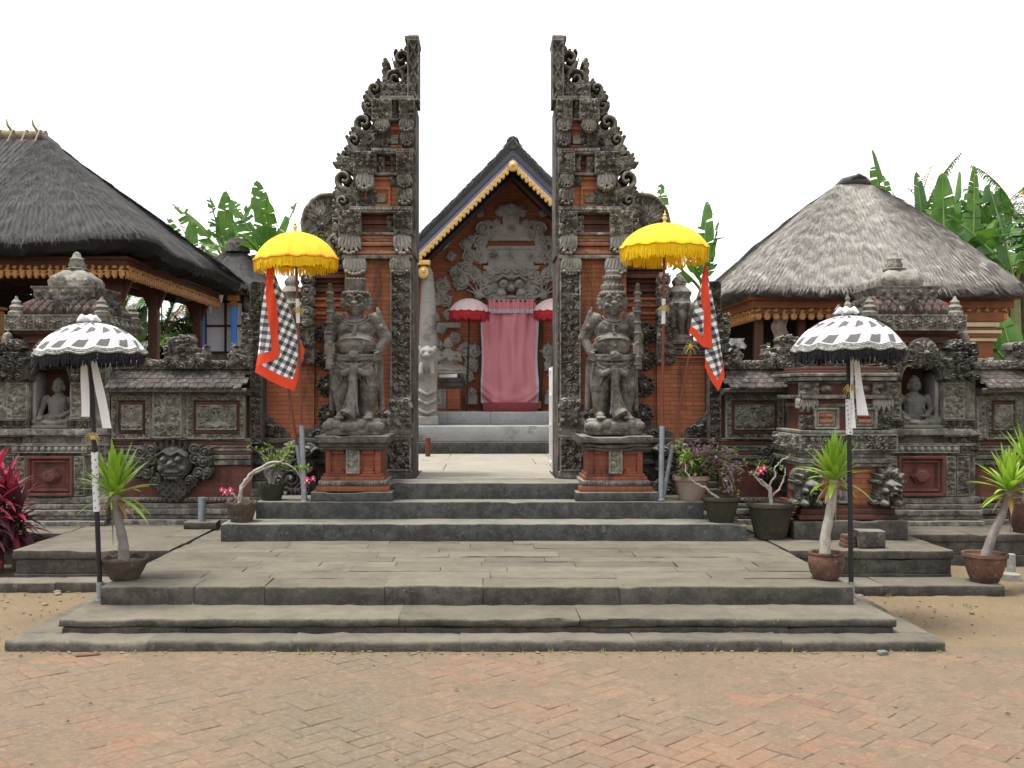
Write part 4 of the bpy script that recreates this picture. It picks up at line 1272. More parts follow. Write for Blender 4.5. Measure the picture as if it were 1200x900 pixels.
    for zz in (.68, .75, .98, 1.08, 1.18, 1.28, 1.36): mb.lathe(-.224, -.152, [(.03, zz-.014), (.046, zz), (.03, zz+.014)], 12)
    # arm on the hip
    mb.cap((.185, .01, 1.115), (.270, .03, .945), .080, .064)
    mb.cap((.275, .03, .945), (.215, -.055, .80), .055, .042)
    for q in range(4): mb.cap((.232, -.075, .80-q*.022), (.190, -.13, .785-q*.022), .014, .012, 8)
    mb.cap((.21, -.06, .80), (.17, -.10, .815), .015, .012, 8)
    for (c, zz, r) in (((-.215, .01), 1.03, .07), ((.23, .02), 1.03, .07)):
        mb.lathe(c[0], c[1], [(r-.02, zz-.016), (r+.006, zz), (r-.02, zz+.016)], 14)
        mb.ell((c[0]*1.05, c[1]-.07, zz+.012), (.028, .016, .03))
    for s in (-1, 1):
        mb.ell((s*.215, -.01, 1.17), (.028, .04, .05)); mb.ell((s*.205, -.015, 1.215), (.016, .02, .03))     # shoulder flames
    # necklace and chest band
    for q in range(15):
        a = PI*q/14
        mb.ell((.105*math.cos(a), -.095-.035*math.sin(a), 1.145-.055*math.sin(a)), (.012, .012, .012), sub=1)
        mb.ell((.135*math.cos(a), -.095-.04*math.sin(a), 1.145-.085*math.sin(a)), (.010, .012, .010), sub=1)
    for q in range(10): mb.ell((.0+.01*math.sin(q), -.125-.045*math.sin(PI*q/9), 1.06-q*.027), (.022, .016, .016), sub=1)
    # loincloth: belt, face buckle, swags, knot, the long front fall
    for zz, r in ((.775, .198), (.745, .205)): mb.tube([(r*math.cos(a), .0+r*.80*math.sin(a)-.015, zz-.02*math.sin(-a)) for a in [k*2*PI/24 for k in range(25)]], .018, 8)
    mb.ell((.0, -.19, .765), (.055, .03, .045)); mb.ell((-.022, -.215, .775), (.014, .01, .012), sub=1); mb.ell((.022, -.215, .775), (.014, .01, .012), sub=1); mb.ell((0, -.218, .75), (.026, .012, .01), sub=1)
    for r, d, yo in ((.15, .05, .085), (.175, .10, .075)):
        mb.tube([(r*math.cos(PI*k/12), -.085-yo*math.sin(PI*k/12), .725-d*math.sin(PI*k/12)) for k in range(13)], .016, 8)
    mb.ell((0, -.03, .66), (.20, .135, .13))
    for s in (-1, 1):
        for q in range(4): mb.tube([(s*(.06+.045*q), -.155+q*.018, .69), (s*(.10+.035*q), -.165+q*.022, .60), (s*(.13+.02*q), -.150+q*.03, .50), (s*(.135+.015*q), -.10+q*.02, .40)], .011, 6)
    for s in (-1, 1):
        mb.ell((s*.075, -.16, .60), (.07, .035, .035), Matrix.Rotation(s*.5, 3, 'Y').to_quaternion())
        mb.cap((s*.12, -.125, .60), (s*.165, -.10, .50), .04, .018)
        for q in range(5):
            mb.tube([(s*(.02+q*.035), -.165+q*.012, .70-q*.012), (s*(.05+q*.03), -.165+q*.012, .60), (s*(.06+q*.027), -.14+q*.012, .52)], .010, 6)
        mb.cap((s*.21, .05, .72), (s*.235, .06, .25), .045, .03)     # side sash to the ground
    mb.tube([(0, -.16, .66), (-.005, -.165, .5), (-.012, -.16, .35), (-.03, -.17, .24), (-.06, -.19, .19)], [.04, .042, .05, .07, .085], 12)
    for q in range(-2, 3): mb.tube([(q*.012, -.20, .64), (q*.015-.005, -.205, .45), (q*.028-.02, -.215, .30), (q*.045-.04, -.235, .20)], .008, 6)
    mb.box(-.17, .17, .04, .13, .12, .9, bev=.04)
    return sculpt('guardian_body', mb, 0.0066, 1)
gf = guardian('flat', 1)
gr_ = guardian('tall', 2)
def set_guardian(me, x, mirror, label):
    t = thing('guardian_statue', label, 'statue', (x, 9.56, 1.222), 'two stone guardian statues beside the gate')
    o = mesh_obj('body', me, 'statue'); o.parent = t
    ORG[o.name] = ORG[t.name]
    t.scale = (-1.0 if mirror else 1.03, 1.0, 1.0)
set_guardian(gf, -1.262, False, 'grey stone guardian with flat ribbed crown holding club, left of the gate')
set_guardian(gr_, 1.235, True, 'grey stone guardian with tall tapered crown holding club, right of the gate')

# ---- seated buddhas
def buddha_mesh(arms='lap'):
    mb = MB()
    mb.ell((0, .02, .10), (.20, .15, .09))
    for s in (-1, 1):
        mb.cap((s*.10, .0, .105), (s*.215, -.12, .075), .075, .055)
        mb.cap((s*.215, -.12, .07), (-s*.03, -.185, .055), .055, .036)
        mb.ell((-s*.08, -.19, .065), (.055, .03, .022))
    mb.cap((0, .02, .12), (0, .01, .28), .125, .13)
    mb.ell((0, .0, .31), (.145, .09, .09))
    for s in (-1, 1): mb.ell((s*.062, -.06, .315), (.058, .032, .045))
    mb.tube([(-.11, -.06, .39), (-.05, -.09, .34), (.05, -.105, .24), (.12, -.09, .17)], .010, 6)
    mb.cap((0, .01, .37), (0, .0, .44), .052, .048)
    mb.ell((0, -.005, .495), (.068, .075, .085)); mb.ell((0, -.03, .455), (.05, .05, .045))
    mb.ell((0, .0, .575), (.036, .038, .03)); mb.ell((0, .005, .54), (.066, .07, .05))
    for s in (-1, 1):
        mb.ell((s*.068, .0, .475), (.014, .024, .045))
        mb.ell((s*.027, -.072, .505), (.018, .010, .009), sub=1)
        mb.tube([(s*.008, -.078, .522), (s*.028, -.080, .53), (s*.05, -.064, .522)], .005, 6)
    mb.tube([(0, -.078, .52), (0, -.094, .487), (0, -.083, .477)], [.007, .012, .013], 8)
    mb.ell((0, -.078, .458), (.022, .010, .006), sub=1); mb.ell((0, -.076, .447), (.018, .010, .006), sub=1)
    if arms == 'lap':
        mb.cap((-.155, .0, .345), (-.205, .0, .215), .045, .038); mb.cap((-.205, .0, .215), (-.165, -.14, .145), .036, .027)
        mb.cap((.155, .0, .345), (.195, .0, .215), .045, .038); mb.cap((.195, .0, .215), (.07, -.15, .135), .036, .026)
        for q in range(4): mb.cap((.075-.01*q, -.15-q*.012, .14), (.0-.008*q, -.165-q*.012, .138), .012, .010, 8)
        mb.cap((.05, -.13, .145), (.01, -.14, .165), .012, .009, 8)
        for q in range(4): mb.cap((-.185+q*.018, -.155, .135), (-.185+q*.018, -.20, .105), .011, .009, 8)
        mb.cap((-.15, -.145, .14), (-.125, -.17, .125), .012, .009, 8)
    else:
        mb.cap((-.15, .0, .34), (-.185, -.05, .225), .044, .037); mb.cap((-.185, -.05, .225), (-.02, -.13, .305), .035, .026)
        mb.cap((.15, .0, .34), (.185, -.05, .225), .044, .037); mb.cap((.185, -.05, .225), (.03, -.135, .25), .035, .026)
        for q in range(4):
            mb.cap((-.03, -.14, .315-q*.014), (.04, -.145, .33-q*.014), .011, .009, 8)
            mb.cap((.02, -.145, .255-q*.014), (-.05, -.14, .262-q*.014), .011, .009, 8)
    mb.box(-.235, .235, -.22, .13, -.0, .035, bev=.012)
    return sculpt('seated_body', mb, 0.0068, 2)
bud = buddha_mesh('lap')
def put_buddha(x, y, z, label, me, mat='buddha', rz=0.0, sc=1.0, group='buddhas in the wall niches'):
    o = mesh_obj('buddha_statue', me, mat)
    o.location = (x, y, z); o.rotation_euler.z = rz; o.scale = (sc, sc, sc)
    return tag(o, label, 'statue', group)
put_buddha(-U(503), 10.06, ZY(501.6), 'cross-legged stone buddha in the niche left of the gate, by red cordyline', bud, sc=.86)
put_buddha(U(505), 10.06, ZY(501.6), 'cross-legged stone buddha in the niche right of the gate, behind carved altar', bud, sc=.90)
# ================================================================== CARVED BOUNDARY WALLS, NICHE SHRINES, ALTAR
def tile_roof(name, d0, d1, mat, parent, ya=432, yb=453, Ya=10.06, Yb=9.80):
    x0, x1, za, zb = U(d0), U(d1), ZY(ya), ZY(yb)
    mb = MB()
    r = random.Random(int(d0))
    rows = 4
    n = int((x1-x0)/0.085)
    for j in range(rows):
        t0, t1 = j/rows, (j+1.25)/rows
        for i in range(n):
            off = 0.5 if j % 2 else 0
            xa = x0+(i+off)*(x1-x0)/n+0.003; xb = min(xa+(x1-x0)/n-0.006, x1)
            if xb-xa < 0.02: continue
            y0_, z0_ = Ya+(Yb-Ya)*t0, za+(zb-za)*t0
            y1_, z1_ = Ya+(Yb-Ya)*t1, za+(zb-za)*t1+0.008+r.uniform(-.003, .004)
            th = 0.014
            b = (xb-xa)*0.22
            vs = [(xa, y0_, z0_), (xb, y0_, z0_), (xb, y1_, z1_), (xb-b, y1_-.008, z1_-.004), (xa+b, y1_-.008, z1_-.004), (xa, y1_, z1_)]
            lo = [(q[0], q[1], q[2]-th) for q in vs]
            mb.add(vs+lo, [(0, 5, 4, 3, 2, 1), (6, 7, 8, 9, 10, 11), (1, 2, 8, 7), (2, 3, 9, 8), (3, 4, 10, 9), (4, 5, 11, 10), (5, 0, 6, 11)])
    me = mb.mesh('tiles', None)
    return part(name, me, mat, parent)

def coping(parent, d0, d1, seed):
    tile_roof('tile_coping', d0, d1, 'tile', parent)
    mb = MB()
    mb.worn(U(d0), U(d1), 9.80, 10.5, ZY(460), ZY(455), 0.012, 0.12, 0.004, seed)
    mb.box(U(d0), U(d1), 10.075, 10.5, ZY(455), ZY(431))
    mb.box(U(d0), U(d1), 9.90, 10.5, ZY(463.5), ZY(460.3), bev=0.006)
    part('coping_body', mb.mesh('coping', 40), 'paras_black', parent)
    k = hm_px(d0, d1, 419, 432.5, 0.007, None, seed)
    k.rect(k.x0, k.x1, k.z0, k.z0+0.075, 0.015)
    n = int((k.x1-k.x0)/0.085)
    for q in range(n):
        x = k.x0+(q+.5)*(k.x1-k.x0)/n
        k.spiral(x, k.z0+0.058, 0.046, q*1.3, 1.4, (-1)**q, 0.014, 0.04, 0.01, tail=0.04)
        k.leaf(x+.03, k.z0+0.03, 0.075, 0.05, 1.2, 0.03, 0.015)
    relief(k, 'cresting', 'paras', parent, 10.05, 0.10, closed=True)

def framed_panel(parent, d0, d1, y0, y1, seed, cut_right=False):
    k = hm_px(d0, d1, y0, y1, 0.006, 0.0, seed)
    k.foliage(k.x0, k.x1, k.z0, k.z1, 0.045, 0.022, 0.008)
    k.frame(k.x0, k.x1, k.z0, k.z1, 0.010, 0.034); k.frame(k.x0+.048, k.x1-.048, k.z0+.048, k.z1-.048, 0.010, 0.03)
    k.H[int(.058/k.res):-int(.058/k.res), int(.058/k.res):-int(.058/k.res)] = -1
    relief(k, 'panel_frame', 'panel', parent, 9.985, 0.06)
    i = 0.059
    mb = MB()
    xa, xb, za, zb = k.x0+i, k.x1-i, k.z0+i, k.z1-i
    for (a, b, c, d) in ((xa, xb, za, za+.026), (xa, xb, zb-.026, zb), (xa, xa+.026, za+.027, zb-.027), (xb-.026, xb, za+.027, zb-.027)): mb.box(a, b, 9.99, 10.06, c, d, bev=0.003)
    part('brick_border', mb.mesh('border', 30), 'brick_wall', parent)
    k = HM(xa+.03, xb-.03, za+.03, zb-.03, 0.006, 0.0, seed+1)
    cx, cz = (k.x0+k.x1)/2, k.z0
    w_, h_ = (k.x1-k.x0), (k.z1-k.z0)
    k.fan(cx, cz+h_*.05, h_*.75, PI*.3, PI*.7, 5, 0.04)
    for s in (-1, 1):
        k.stroke([(cx, cz+.03), (cx+s*w_*.2, cz+h_*.25), (cx+s*w_*.4, cz+h_*.2)], .011, .008, .034)
        for (fx_, fz, R, hd) in ((.24, .55, .055, 1), (.36, .28, .05, -1), (.40, .72, .045, 1), (.14, .78, .04, -1), (.22, .18, .035, -1)):
            k.spiral(cx+s*w_*fx_, cz+h_*fz, R, 1.5 if s > 0 else 1.6, 1.4, s*hd, .012, .038, 0, tail=.05)
            for q in range(4): k.leaf(cx+s*w_*fx_, cz+h_*fz, R*1.5, R*.9, q*1.6+s+fz*5, .03, 0)
    k.frame(k.x0, k.x1, k.z0, k.z1, 0.012, 0.02)
    relief(k, 'carved_panel', 'panel', parent, 9.985, 0.05)

def boma(parent, d, y, W, Hh, seed, Yf=10.02, mat='paras_black', name='guardian_mask'):
    """carved mask with bulging eyes, fangs, side curls and a beard of petals"""
    cx, cz = U(d), ZY(y)
    k = HM(cx-W/2, cx+W/2, cz-Hh/2, cz+Hh/2, 0.0065, None, seed)
    s_ = W/0.74
    k.ell(cx, cz+.06*s_, .17*s_, .17*s_, .09, 0.02)
    for s in (-1, 1):
        k.dome(cx+s*.07*s_, cz+.10*s_, .045*s_, .14, .02); k.dome(cx+s*.07*s_, cz+.10*s_, .018*s_, .17, .02)
        k.stroke([(cx+s*.01, cz+.14*s_), (cx+s*.07*s_, cz+.175*s_), (cx+s*.14*s_, cz+.13*s_)], .022*s_, .016*s_, .12, b=.02)
        k.ell(cx+s*.10*s_, cz+.015*s_, .05*s_, .04*s_, .11, .02)
        k.leaf(cx+s*.055*s_, cz-.045*s_, .07*s_, .03*s_, -PI/2, .13, .02)
        for (ax, az, R) in ((.21, .10, .075), (.29, .07, .08), (.24, -.03, .07), (.16, -.10, .06), (.32, -.02, .06), (.20, .19, .065), (.30, .17, .06), (.34, .09, .045)):
            k.flat(cx+s*ax*s_, cz+az*s_, R*s_*.9, .03)
            k.spiral(cx+s*ax*s_, cz+az*s_, R*s_, 1.0+ax*9, 1.6, s, R*s_*.26, .065, .03, tail=R*s_*.7)
            for q in range(3): k.leaf(cx+s*ax*s_, cz+az*s_, R*1.5*s_, R*.8*s_, (0 if s > 0 else PI)+s*(q*.7-.9), .05, .02)
    k.dome(cx, cz+.06*s_, .045*s_, .16, .02); k.dome(cx-.035*s_, cz+.05*s_, .026*s_, .13, .02); k.dome(cx+.035*s_, cz+.05*s_, .026*s_, .13, .02)
    k.ell(cx, cz-.015*s_, .115*s_, .03*s_, .11, .02)
    for q in range(7): k.dome(cx+(q-3)*.026*s_, cz-.045*s_, .014*s_, .10, .03)
    k.ell(cx, cz-.075*s_, .10*s_, .025*s_, .10, .02)
    for q in range(9): k.leaf(cx+(q-4)*.05*s_, cz+.20*s_-abs(q-4)*.012, .10*s_, .055*s_, PI/2+(q-4)*-.12, .06, .02)
    for row, n in enumerate((7, 6, 5, 4, 3, 2)):
        for q in range(n):
            k.leaf(cx+(q-(n-1)/2)*.062*s_, cz-.075*s_-row*.036*s_, .085*s_, .06*s_, -PI/2+(q-(n-1)/2)*.12, .07-.004*row, .015)
    relief(k, name, mat, parent, Yf, 0.05)

def wall_body(root, d0, d1, seed, base_out=0.0):
    mb = MB(); mb.box(U(d0), U(d1), 10.05, 10.5, 0.25, ZY(455.5))
    part('brick_body', mb.mesh('wall_body', None), 'brick_wall', root)
    mb = MB()
    for (a, b, o) in ((512, 516, .07), (525.5, 528.5, .06), (533, 538, .075), (539, 545, .05), (590, 595, .08), (595.6, 602, .12), (602.6, 607, .10), (607.6, 616, .16)):
        mb = MB(); mb.worn(U(d0), U(d1), 10.05-o, 10.3, ZY(b), ZY(a), 0.008, 0.14, 0.004, seed+a)
        part('stone_moulding', mb.mesh('moulding', 40), 'paras', root)
    mb = MB()
    for (a, b, o) in ((517, 521, .05), (529, 532, .055)):
        mb = MB(); mb.box(U(d0), U(d1), 10.05-o, 10.3, ZY(b), ZY(a), bev=0.005)
        part('brick_moulding', mb.mesh('brick_moulding', 30), 'brick_wall', root)
    k = hm_px(d0, d1, 521.5, 525.2, 0.006, None, seed); k.beads(k.x0, k.x1, (k.z0+k.z1)/2, .014, .03, .0); k.rect(k.x0, k.x1, k.z0, k.z1, 0.012)
    relief(k, 'bead_row', 'paras', root, 10.02, 0.02, rough=.001)
    k = hm_px(d0, d1, 583, 588.5, 0.006, None, seed); k.rect(k.x0, k.x1, k.z0, k.z1, 0.012); k.beads(k.x0, k.x1, (k.z0+k.z1)/2, .02, .035, .0)
    relief(k, 'bead_row', 'paras', root, 10.03, 0.02, rough=.001)

def pilaster(root, d0, d1, y0, y1, seed, mat='panel', Yf=9.96, size=0.06, h=0.03):
    k = fol_block(d0, d1, y0, y1, size, seed, h, 0.0, 0.012)
    relief(k, 'carved_pilaster', mat, root, Yf, 0.1)

wall = thing('carved_wall', 'carved stone and brick wall right of the gate, between gate and niche shrine', 'wall', (U(355), 10.1, 0.3))
wall_body(wall, 275, 437, 1)
coping(wall, 275, 437, 2)
framed_panel(wall, 281, 348, 463.8, 514, 11)
framed_panel(wall, 391, 436, 463.8, 514, 13)
pilaster(wall, 353, 386, 458, 513, 15, 'panel', 9.94, 0.085, 0.04)
pilaster(wall, 347.5, 352.6, 464, 513, 16, 'panel', 9.97, 0.05, 0.02)
pilaster(wall, 386.4, 391, 464, 513, 17, 'panel', 9.97, 0.05, 0.02)
boma(wall, 364, 550, 0.80, 0.66, 21)
k = hm_px(338, 378, 392, 432, 0.0065, None, 25)
k.poly([(U(340), ZY(432)), (U(377), ZY(432)), (U(376), ZY(412)), (U(371), ZY(396)), (U(358), ZY(393)), (U(345), ZY(397)), (U(339), ZY(412))], 0.02)
k.foliage(k.x0+.02, k.x1-.02, k.z0, k.z1-.02, 0.09, 0.05, 0.02)
relief(k, 'crest_block', 'paras', wall, 10.02, 0.12, closed=True)
k = hm_px(270, 288, 362, 432, 0.0065, None, 26)
k.poly([(U(272), ZY(432)), (U(287), ZY(432)), (U(285), ZY(410)), (U(286), ZY(380)), (U(281), ZY(366)), (U(275), ZY(370)), (U(272), ZY(390))], 0.02)
k.foliage(k.x0+.01, k.x1-.01, k.z0, k.z1-.02, 0.075, 0.05, 0.02)
relief(k, 'crest_horn', 'paras', wall, 10.02, 0.12, closed=True)
for (d, n_) in ((332, 5), (296, 6)):
    k = hm_px(d-14, d+14, 402, 432, 0.0065, None, 60+d)
    for q in range(n_+3):
        x, z = U(d)+k.r.uniform(-.05, .05), k.z0+.04+q*.022
        k.flat(x, z, .05-.003*q, .015); k.spiral(x, z, .05-.003*q, q*1.9, 1.4, (-1)**q, .014, .05, .015, tail=.04)
    relief(k, 'crest_scroll', 'paras', wall, 10.02, 0.10, closed=True)

left_wall = clone(wall, (-U(355), 10.1, 0.3), 'carved stone and brick wall left of the gate with a grimacing mask', mirror=True)

wall2 = thing('carved_wall', 'carved wall with framed panel at the far right edge beyond niche shrine', 'wall', (U(660), 10.1, 0.3))
wall_body(wall2, 571, 960, 5)
coping(wall2, 571, 960, 6)
framed_panel(wall2, 584, 626, 463.8, 514, 31)
framed_panel(wall2, 650, 700, 463.8, 514, 33)
framed_panel(wall2, 726, 790, 463.8, 514, 37)
framed_panel(wall2, 820, 880, 463.8, 514, 38)
pilaster(wall2, 701, 725, 460, 513, 39, 'panel', 9.95, 0.08, 0.035)
pilaster(wall2, 573, 583, 460, 513, 35, 'panel', 9.97, 0.06, 0.025)
pilaster(wall2, 627, 649, 460, 513, 36, 'panel', 9.95, 0.08, 0.035)
k = hm_px(612, 650, 398, 432, 0.0065, None, 27)
k.poly([(U(613), ZY(432)), (U(649), ZY(432)), (U(649), ZY(404)), (U(634), ZY(399)), (U(618), ZY(408))], 0.02)
k.foliage(k.x0+.02, k.x1-.02, k.z0, k.z1-.02, 0.09, 0.05, 0.02)
relief(k, 'crest_block', 'paras', wall2, 10.02, 0.12, closed=True)
clone(wall2, (-U(660), 10.1, 0.3), 'carved wall running out of view left of the red cordyline', mirror=True)

# ---- niche shrine
ns = thing('niche_shrine', 'tiered stone niche shrine in the wall right of gate, behind the checked umbrella', 'shrine', (U(503), 10.2, 0.3))
mb = MB()
bxd(mb, 438, 480, 412, 612, 9.95, 10.62); bxd(mb, 530, 571, 412, 612, 9.95, 10.62); bxd(mb, 480.2, 529.8, 412, 424, 9.97, 10.6); bxd(mb, 480.2, 529.8, 502, 612, 9.96, 10.6)
part('shrine_body', mb.mesh('shrine_body', None), 'paras', ns)
mb = MB(); bxd(mb, 480.5, 529.5, 424.2, 501.8, 10.24, 10.58)
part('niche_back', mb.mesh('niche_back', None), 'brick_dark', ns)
for (a, b) in ((480.3, 484.5), (525.5, 529.7)):
    mb = MB(); bxd(mb, a, b, 436, 501.5, 9.975, 10.235, 0, 0.004); part('niche_cheek', mb.mesh('niche_cheek', 30), 'paras_light', ns)
k = hm_px(474, 536, 408, 452, 0.007, None, 41)
c = (U(505), ZY(445))
for q in range(64):
    a = PI*q/63
    for rr in (23.5, 27, 31): k.flat(c[0]+rr/115*math.cos(a), c[1]+rr*.92/115*math.sin(a), .028, .015)
k.stroke([(c[0]+23.5/115*math.cos(PI*q/30), c[1]+21.5/115*math.sin(PI*q/30)) for q in range(31)], .016, .016, .04, b=.015)
for q in range(13):
    a = PI*(q+.5)/13
    k.spiral(c[0]+29/115*math.cos(a), c[1]+27/115*math.sin(a), .042, a, 1.4, (-1)**q, .013, .04, .015)
relief(k, 'niche_arch', 'paras_black', ns, 9.955, 0.05)
for (a, b, sd) in ((461, 482, 42), (532, 556, 43)):
    k = fol_block(a, b, 449, 491, 0.062, sd, 0.03, 0.0, 0.014); relief(k, 'carved_pilaster', 'panel', ns, 9.935, 0.05)
for (a, b, sd) in ((458, 484, 44), (530, 566, 45)):
    k = fol_block(a, b, 491.5, 511, 0.07, sd, 0.045, 0.0, 0.012); relief(k, 'pilaster_base', 'paras_black', ns, 9.91, 0.06)
for (a, b, y0, y1, sd) in ((444, 482, 415, 448, 46), (530, 572, 398, 448, 47)):
    k = hm_px(a, b, y0, y1, 0.0065, None, sd)
    for q in range(9): k.flat(k.r.uniform(k.x0+.05, k.x1-.05), k.r.uniform(k.z0+.05, k.z1-.06), .075, .02)
    k.foliage(k.x0+.03, k.x1-.03, k.z0+.02, k.z1-.03, 0.085, 0.065, 0.02)
    relief(k, 'leaf_capital', 'paras_black', ns, 9.91, 0.12)
k = hm_px(486, 526, 392, 434, 0.0065, None, 48)
k.flat(U(506), ZY(414), 17.5/115, 0.03); k.flower(U(506), ZY(415), 17/115, 10, .06, .02)
k.fan(U(506), ZY(420), 21/115, PI*.1, PI*.9, 7, .05, .03)
k.foliage(U(490), U(522), ZY(432), ZY(420), .07, .05, .03)
relief(k, 'pediment_flower', 'paras_black', ns, 9.90, 0.08, closed=True)
mb = MB()
for (a, b, o) in ((502, 509.5, .10), (519, 522, .07), (581, 589, .07), (589.6, 595, .09), (595.6, 602, .13), (602.6, 607, .11), (607.6, 616, .17)):
    mb = MB(); mb.worn(U(437), U(572), 9.95-o, 10.3, ZY(b), ZY(a), 0.008, 0.12, 0.004, a)
    part('stone_ledge', mb.mesh('ledge', 40), 'paras', ns)
k = hm_px(462, 548, 521, 530, 0.006, 0.0, 49); k.beads(k.x0, k.x1, (k.z0+k.z1)/2, .03, .03); k.frame(k.x0, k.x1, k.z0, k.z1, .008, .02)
relief(k, 'pale_band', 'paras_light', ns, 9.90, 0.05)
k = hm_px(478, 532, 534, 580, 0.0065, 0.0, 50)
k.frame(k.x0, k.x1, k.z0, k.z1, .03, .05); k.frame(k.x0+.045, k.x1-.045, k.z0+.045, k.z1-.045, .022, .03)
k.poly([(U(505)+.10*math.cos(q*PI/3), ZY(557)+.085*math.sin(q*PI/3)) for q in range(6)], .03); k.poly([(U(505)+.075*math.cos(q*PI/3), ZY(557)+.062*math.sin(q*PI/3)) for q in range(6)], .055)
relief(k, 'brick_panel', 'brick_wall', ns, 9.93, 0.04)
for (a, b, y0, y1, m, sd) in ((533.5, 545, 534, 580, 'panel', 51), (546, 561, 534, 580, 'paras', 52), (465, 477, 534, 580, 'panel', 53), (540, 571, 506, 533, 'paras_black', 54), (440, 468, 511, 533, 'paras', 55)):
    k = fol_block(a, b, y0, y1, 0.055, sd, 0.03, 0.0, 0.012); relief(k, 'carved_strip', m, ns, 9.915, 0.06)
# tiers
cx, cy = U(499), 10.42
def tier(name, prof, mat, wobble=0.0, ang=35, c=None, seg=32):
    mb = MB(); q = c or (cx, cy)
    mb.lathe(q[0], q[1], [(r/115, ZY(y)) for r, y in prof], seg, sq=True, rot=PI/4*0, wob=wobble)
    return part(name, mb.mesh(name, ang), mat, ns)
tier('brick_neck', [(52, 412), (52, 408), (47, 407), (47, 403), (50, 402), (50, 399), (45, 398), (45, 394), (49, 393), (53, 390), (53, 387)], 'brick_dark')
tier('lower_cornice', [(52, 388.5), (55, 386), (58, 373), (60, 371), (60, 369.5), (50, 369.2)], 'paras')
k = hm_px(440, 558, 370, 388, 0.0065, 0.0, 56)
for q in range(7): k.flower(k.x0+(q+.5)*(k.x1-k.x0)/7, (k.z0+k.z1)/2, .065, 8, .025); k.frame(k.x0+q*(k.x1-k.x0)/7, k.x0+(q+1)*(k.x1-k.x0)/7, k.z0, k.z1, .008, .012)
part('cornice_carving', k.mesh('cornice_carving', O=(0, cy-57/115-.01, 0), N=(0, -1, 0), back=.03), 'paras', ns)
k = HM(cy-.5, cy+.5, ZY(388), ZY(370), 0.008, 0.0, 57)
for q in range(7): k.flower(k.x0+(q+.5)/7.0, (k.z0+k.z1)/2, .065, 8, .025)
part('cornice_carving', k.mesh('cornice_side', O=(cx-57/115-.01, 0, 0), R=(0, 1, 0), N=(-1, 0, 0), back=.03), 'paras', ns)
tier('brick_dome', [(47, 369.5), (48, 363), (44, 355), (36, 349), (33, 347)], 'brick_dark', 0.02, 60)
def slope_relief(seed, side):
    Hh = 26.6/115
    k = HM(-48/115, 48/115, 0, Hh, 0.0065, None, seed)
    k.poly([(-47/115, 0), (47/115, 0), (33/115, Hh), (-33/115, Hh)], 0.005)
    for row, (n_, zz, L) in enumerate(((9, Hh*.48, .115), (8, Hh*.78, .10), (7, Hh*1.04, .09))):
        wd = (46-13*row*.45)/115
        for q in range(n_): k.leaf(-wd+(q+.5)*2*wd/n_, zz, L, 2*wd/n_*1.05, -PI/2, .045, .005)
    k.flower(0, Hh*.45, .10, 9, .05, .02); k.fan(0, Hh*.55, .15, .5, 2.64, 6, .05, .01)
    t_ = (0, .563, .826)
    if side: return k.mesh('petals', O=(cx-47.5/115, cy, ZY(369.5)), R=(0, -1, 0), T=(.563, 0, .826), N=(-.826, 0, .563), back=.03)
    return k.mesh('petals', O=(cx, cy-47.5/115, ZY(369.5)), R=(1, 0, 0), T=t_, N=(0, -.826, .563), back=.03)
part('carved_petals', slope_relief(61, False), 'tile', ns)
part('carved_petals', slope_relief(62, True), 'tile', ns)
tier('upper_cornice', [(31, 348), (33, 346.5), (37, 338), (39, 335.5), (39, 334), (28, 333.7)], 'paras')
k = hm_px(499-36, 499+36, 336, 347, 0.0065, 0.0, 58)
for q in range(5): k.flower(k.x0+(q+.5)*(k.x1-k.x0)/5, (k.z0+k.z1)/2, .045, 8, .02)
part('cornice_carving', k.mesh('cornice_top', O=(0, cy-36.5/115-.01, 0), back=.03), 'paras', ns)
tier('stone_bell', [(24, 334), (25, 326), (22, 320), (15, 315), (12, 312)], 'paras', 0, 60)
mb = MB()
mb.lathe(cx, cy, [(r/115, ZY(y)) for r, y in ((12, 312.5), (13.5, 311), (13.5, 309), (9, 308), (10, 304), (8, 300), (8.5, 297), (5.5, 295), (4, 290), (1, 288))], 20, wob=0.06)
part('finial', mb.mesh('finial', 50), 'paras', ns)
for (sx, sy) in ((-1, -1), (1, -1), (-1, 1), (1, 1)):
    mb = MB()
    q = (cx+sx*50/115, cy+sy*50/115)
    mb.lathe(q[0], q[1], [(r/115, ZY(y)) for r, y in ((9, 370), (9, 366), (6.5, 364), (8, 360), (5, 357), (5.5, 354), (2.5, 351), (1, 347))], 16)
    part('corner_finial', mb.mesh('corner_finial', 50), 'paras', ns)
for (d, y) in ((448, 398), (560, 400)):
    mb = MB(); mb.ell((U(d), 10.0, ZY(y)), (.06, .06, .10)); part('corner_knob', mb.mesh('corner_knob', 180), 'paras', ns)
clone(ns, (-U(503), 10.2, 0.3), 'tiered stone niche shrine in the wall left of gate, by the red cordyline', mirror=True)

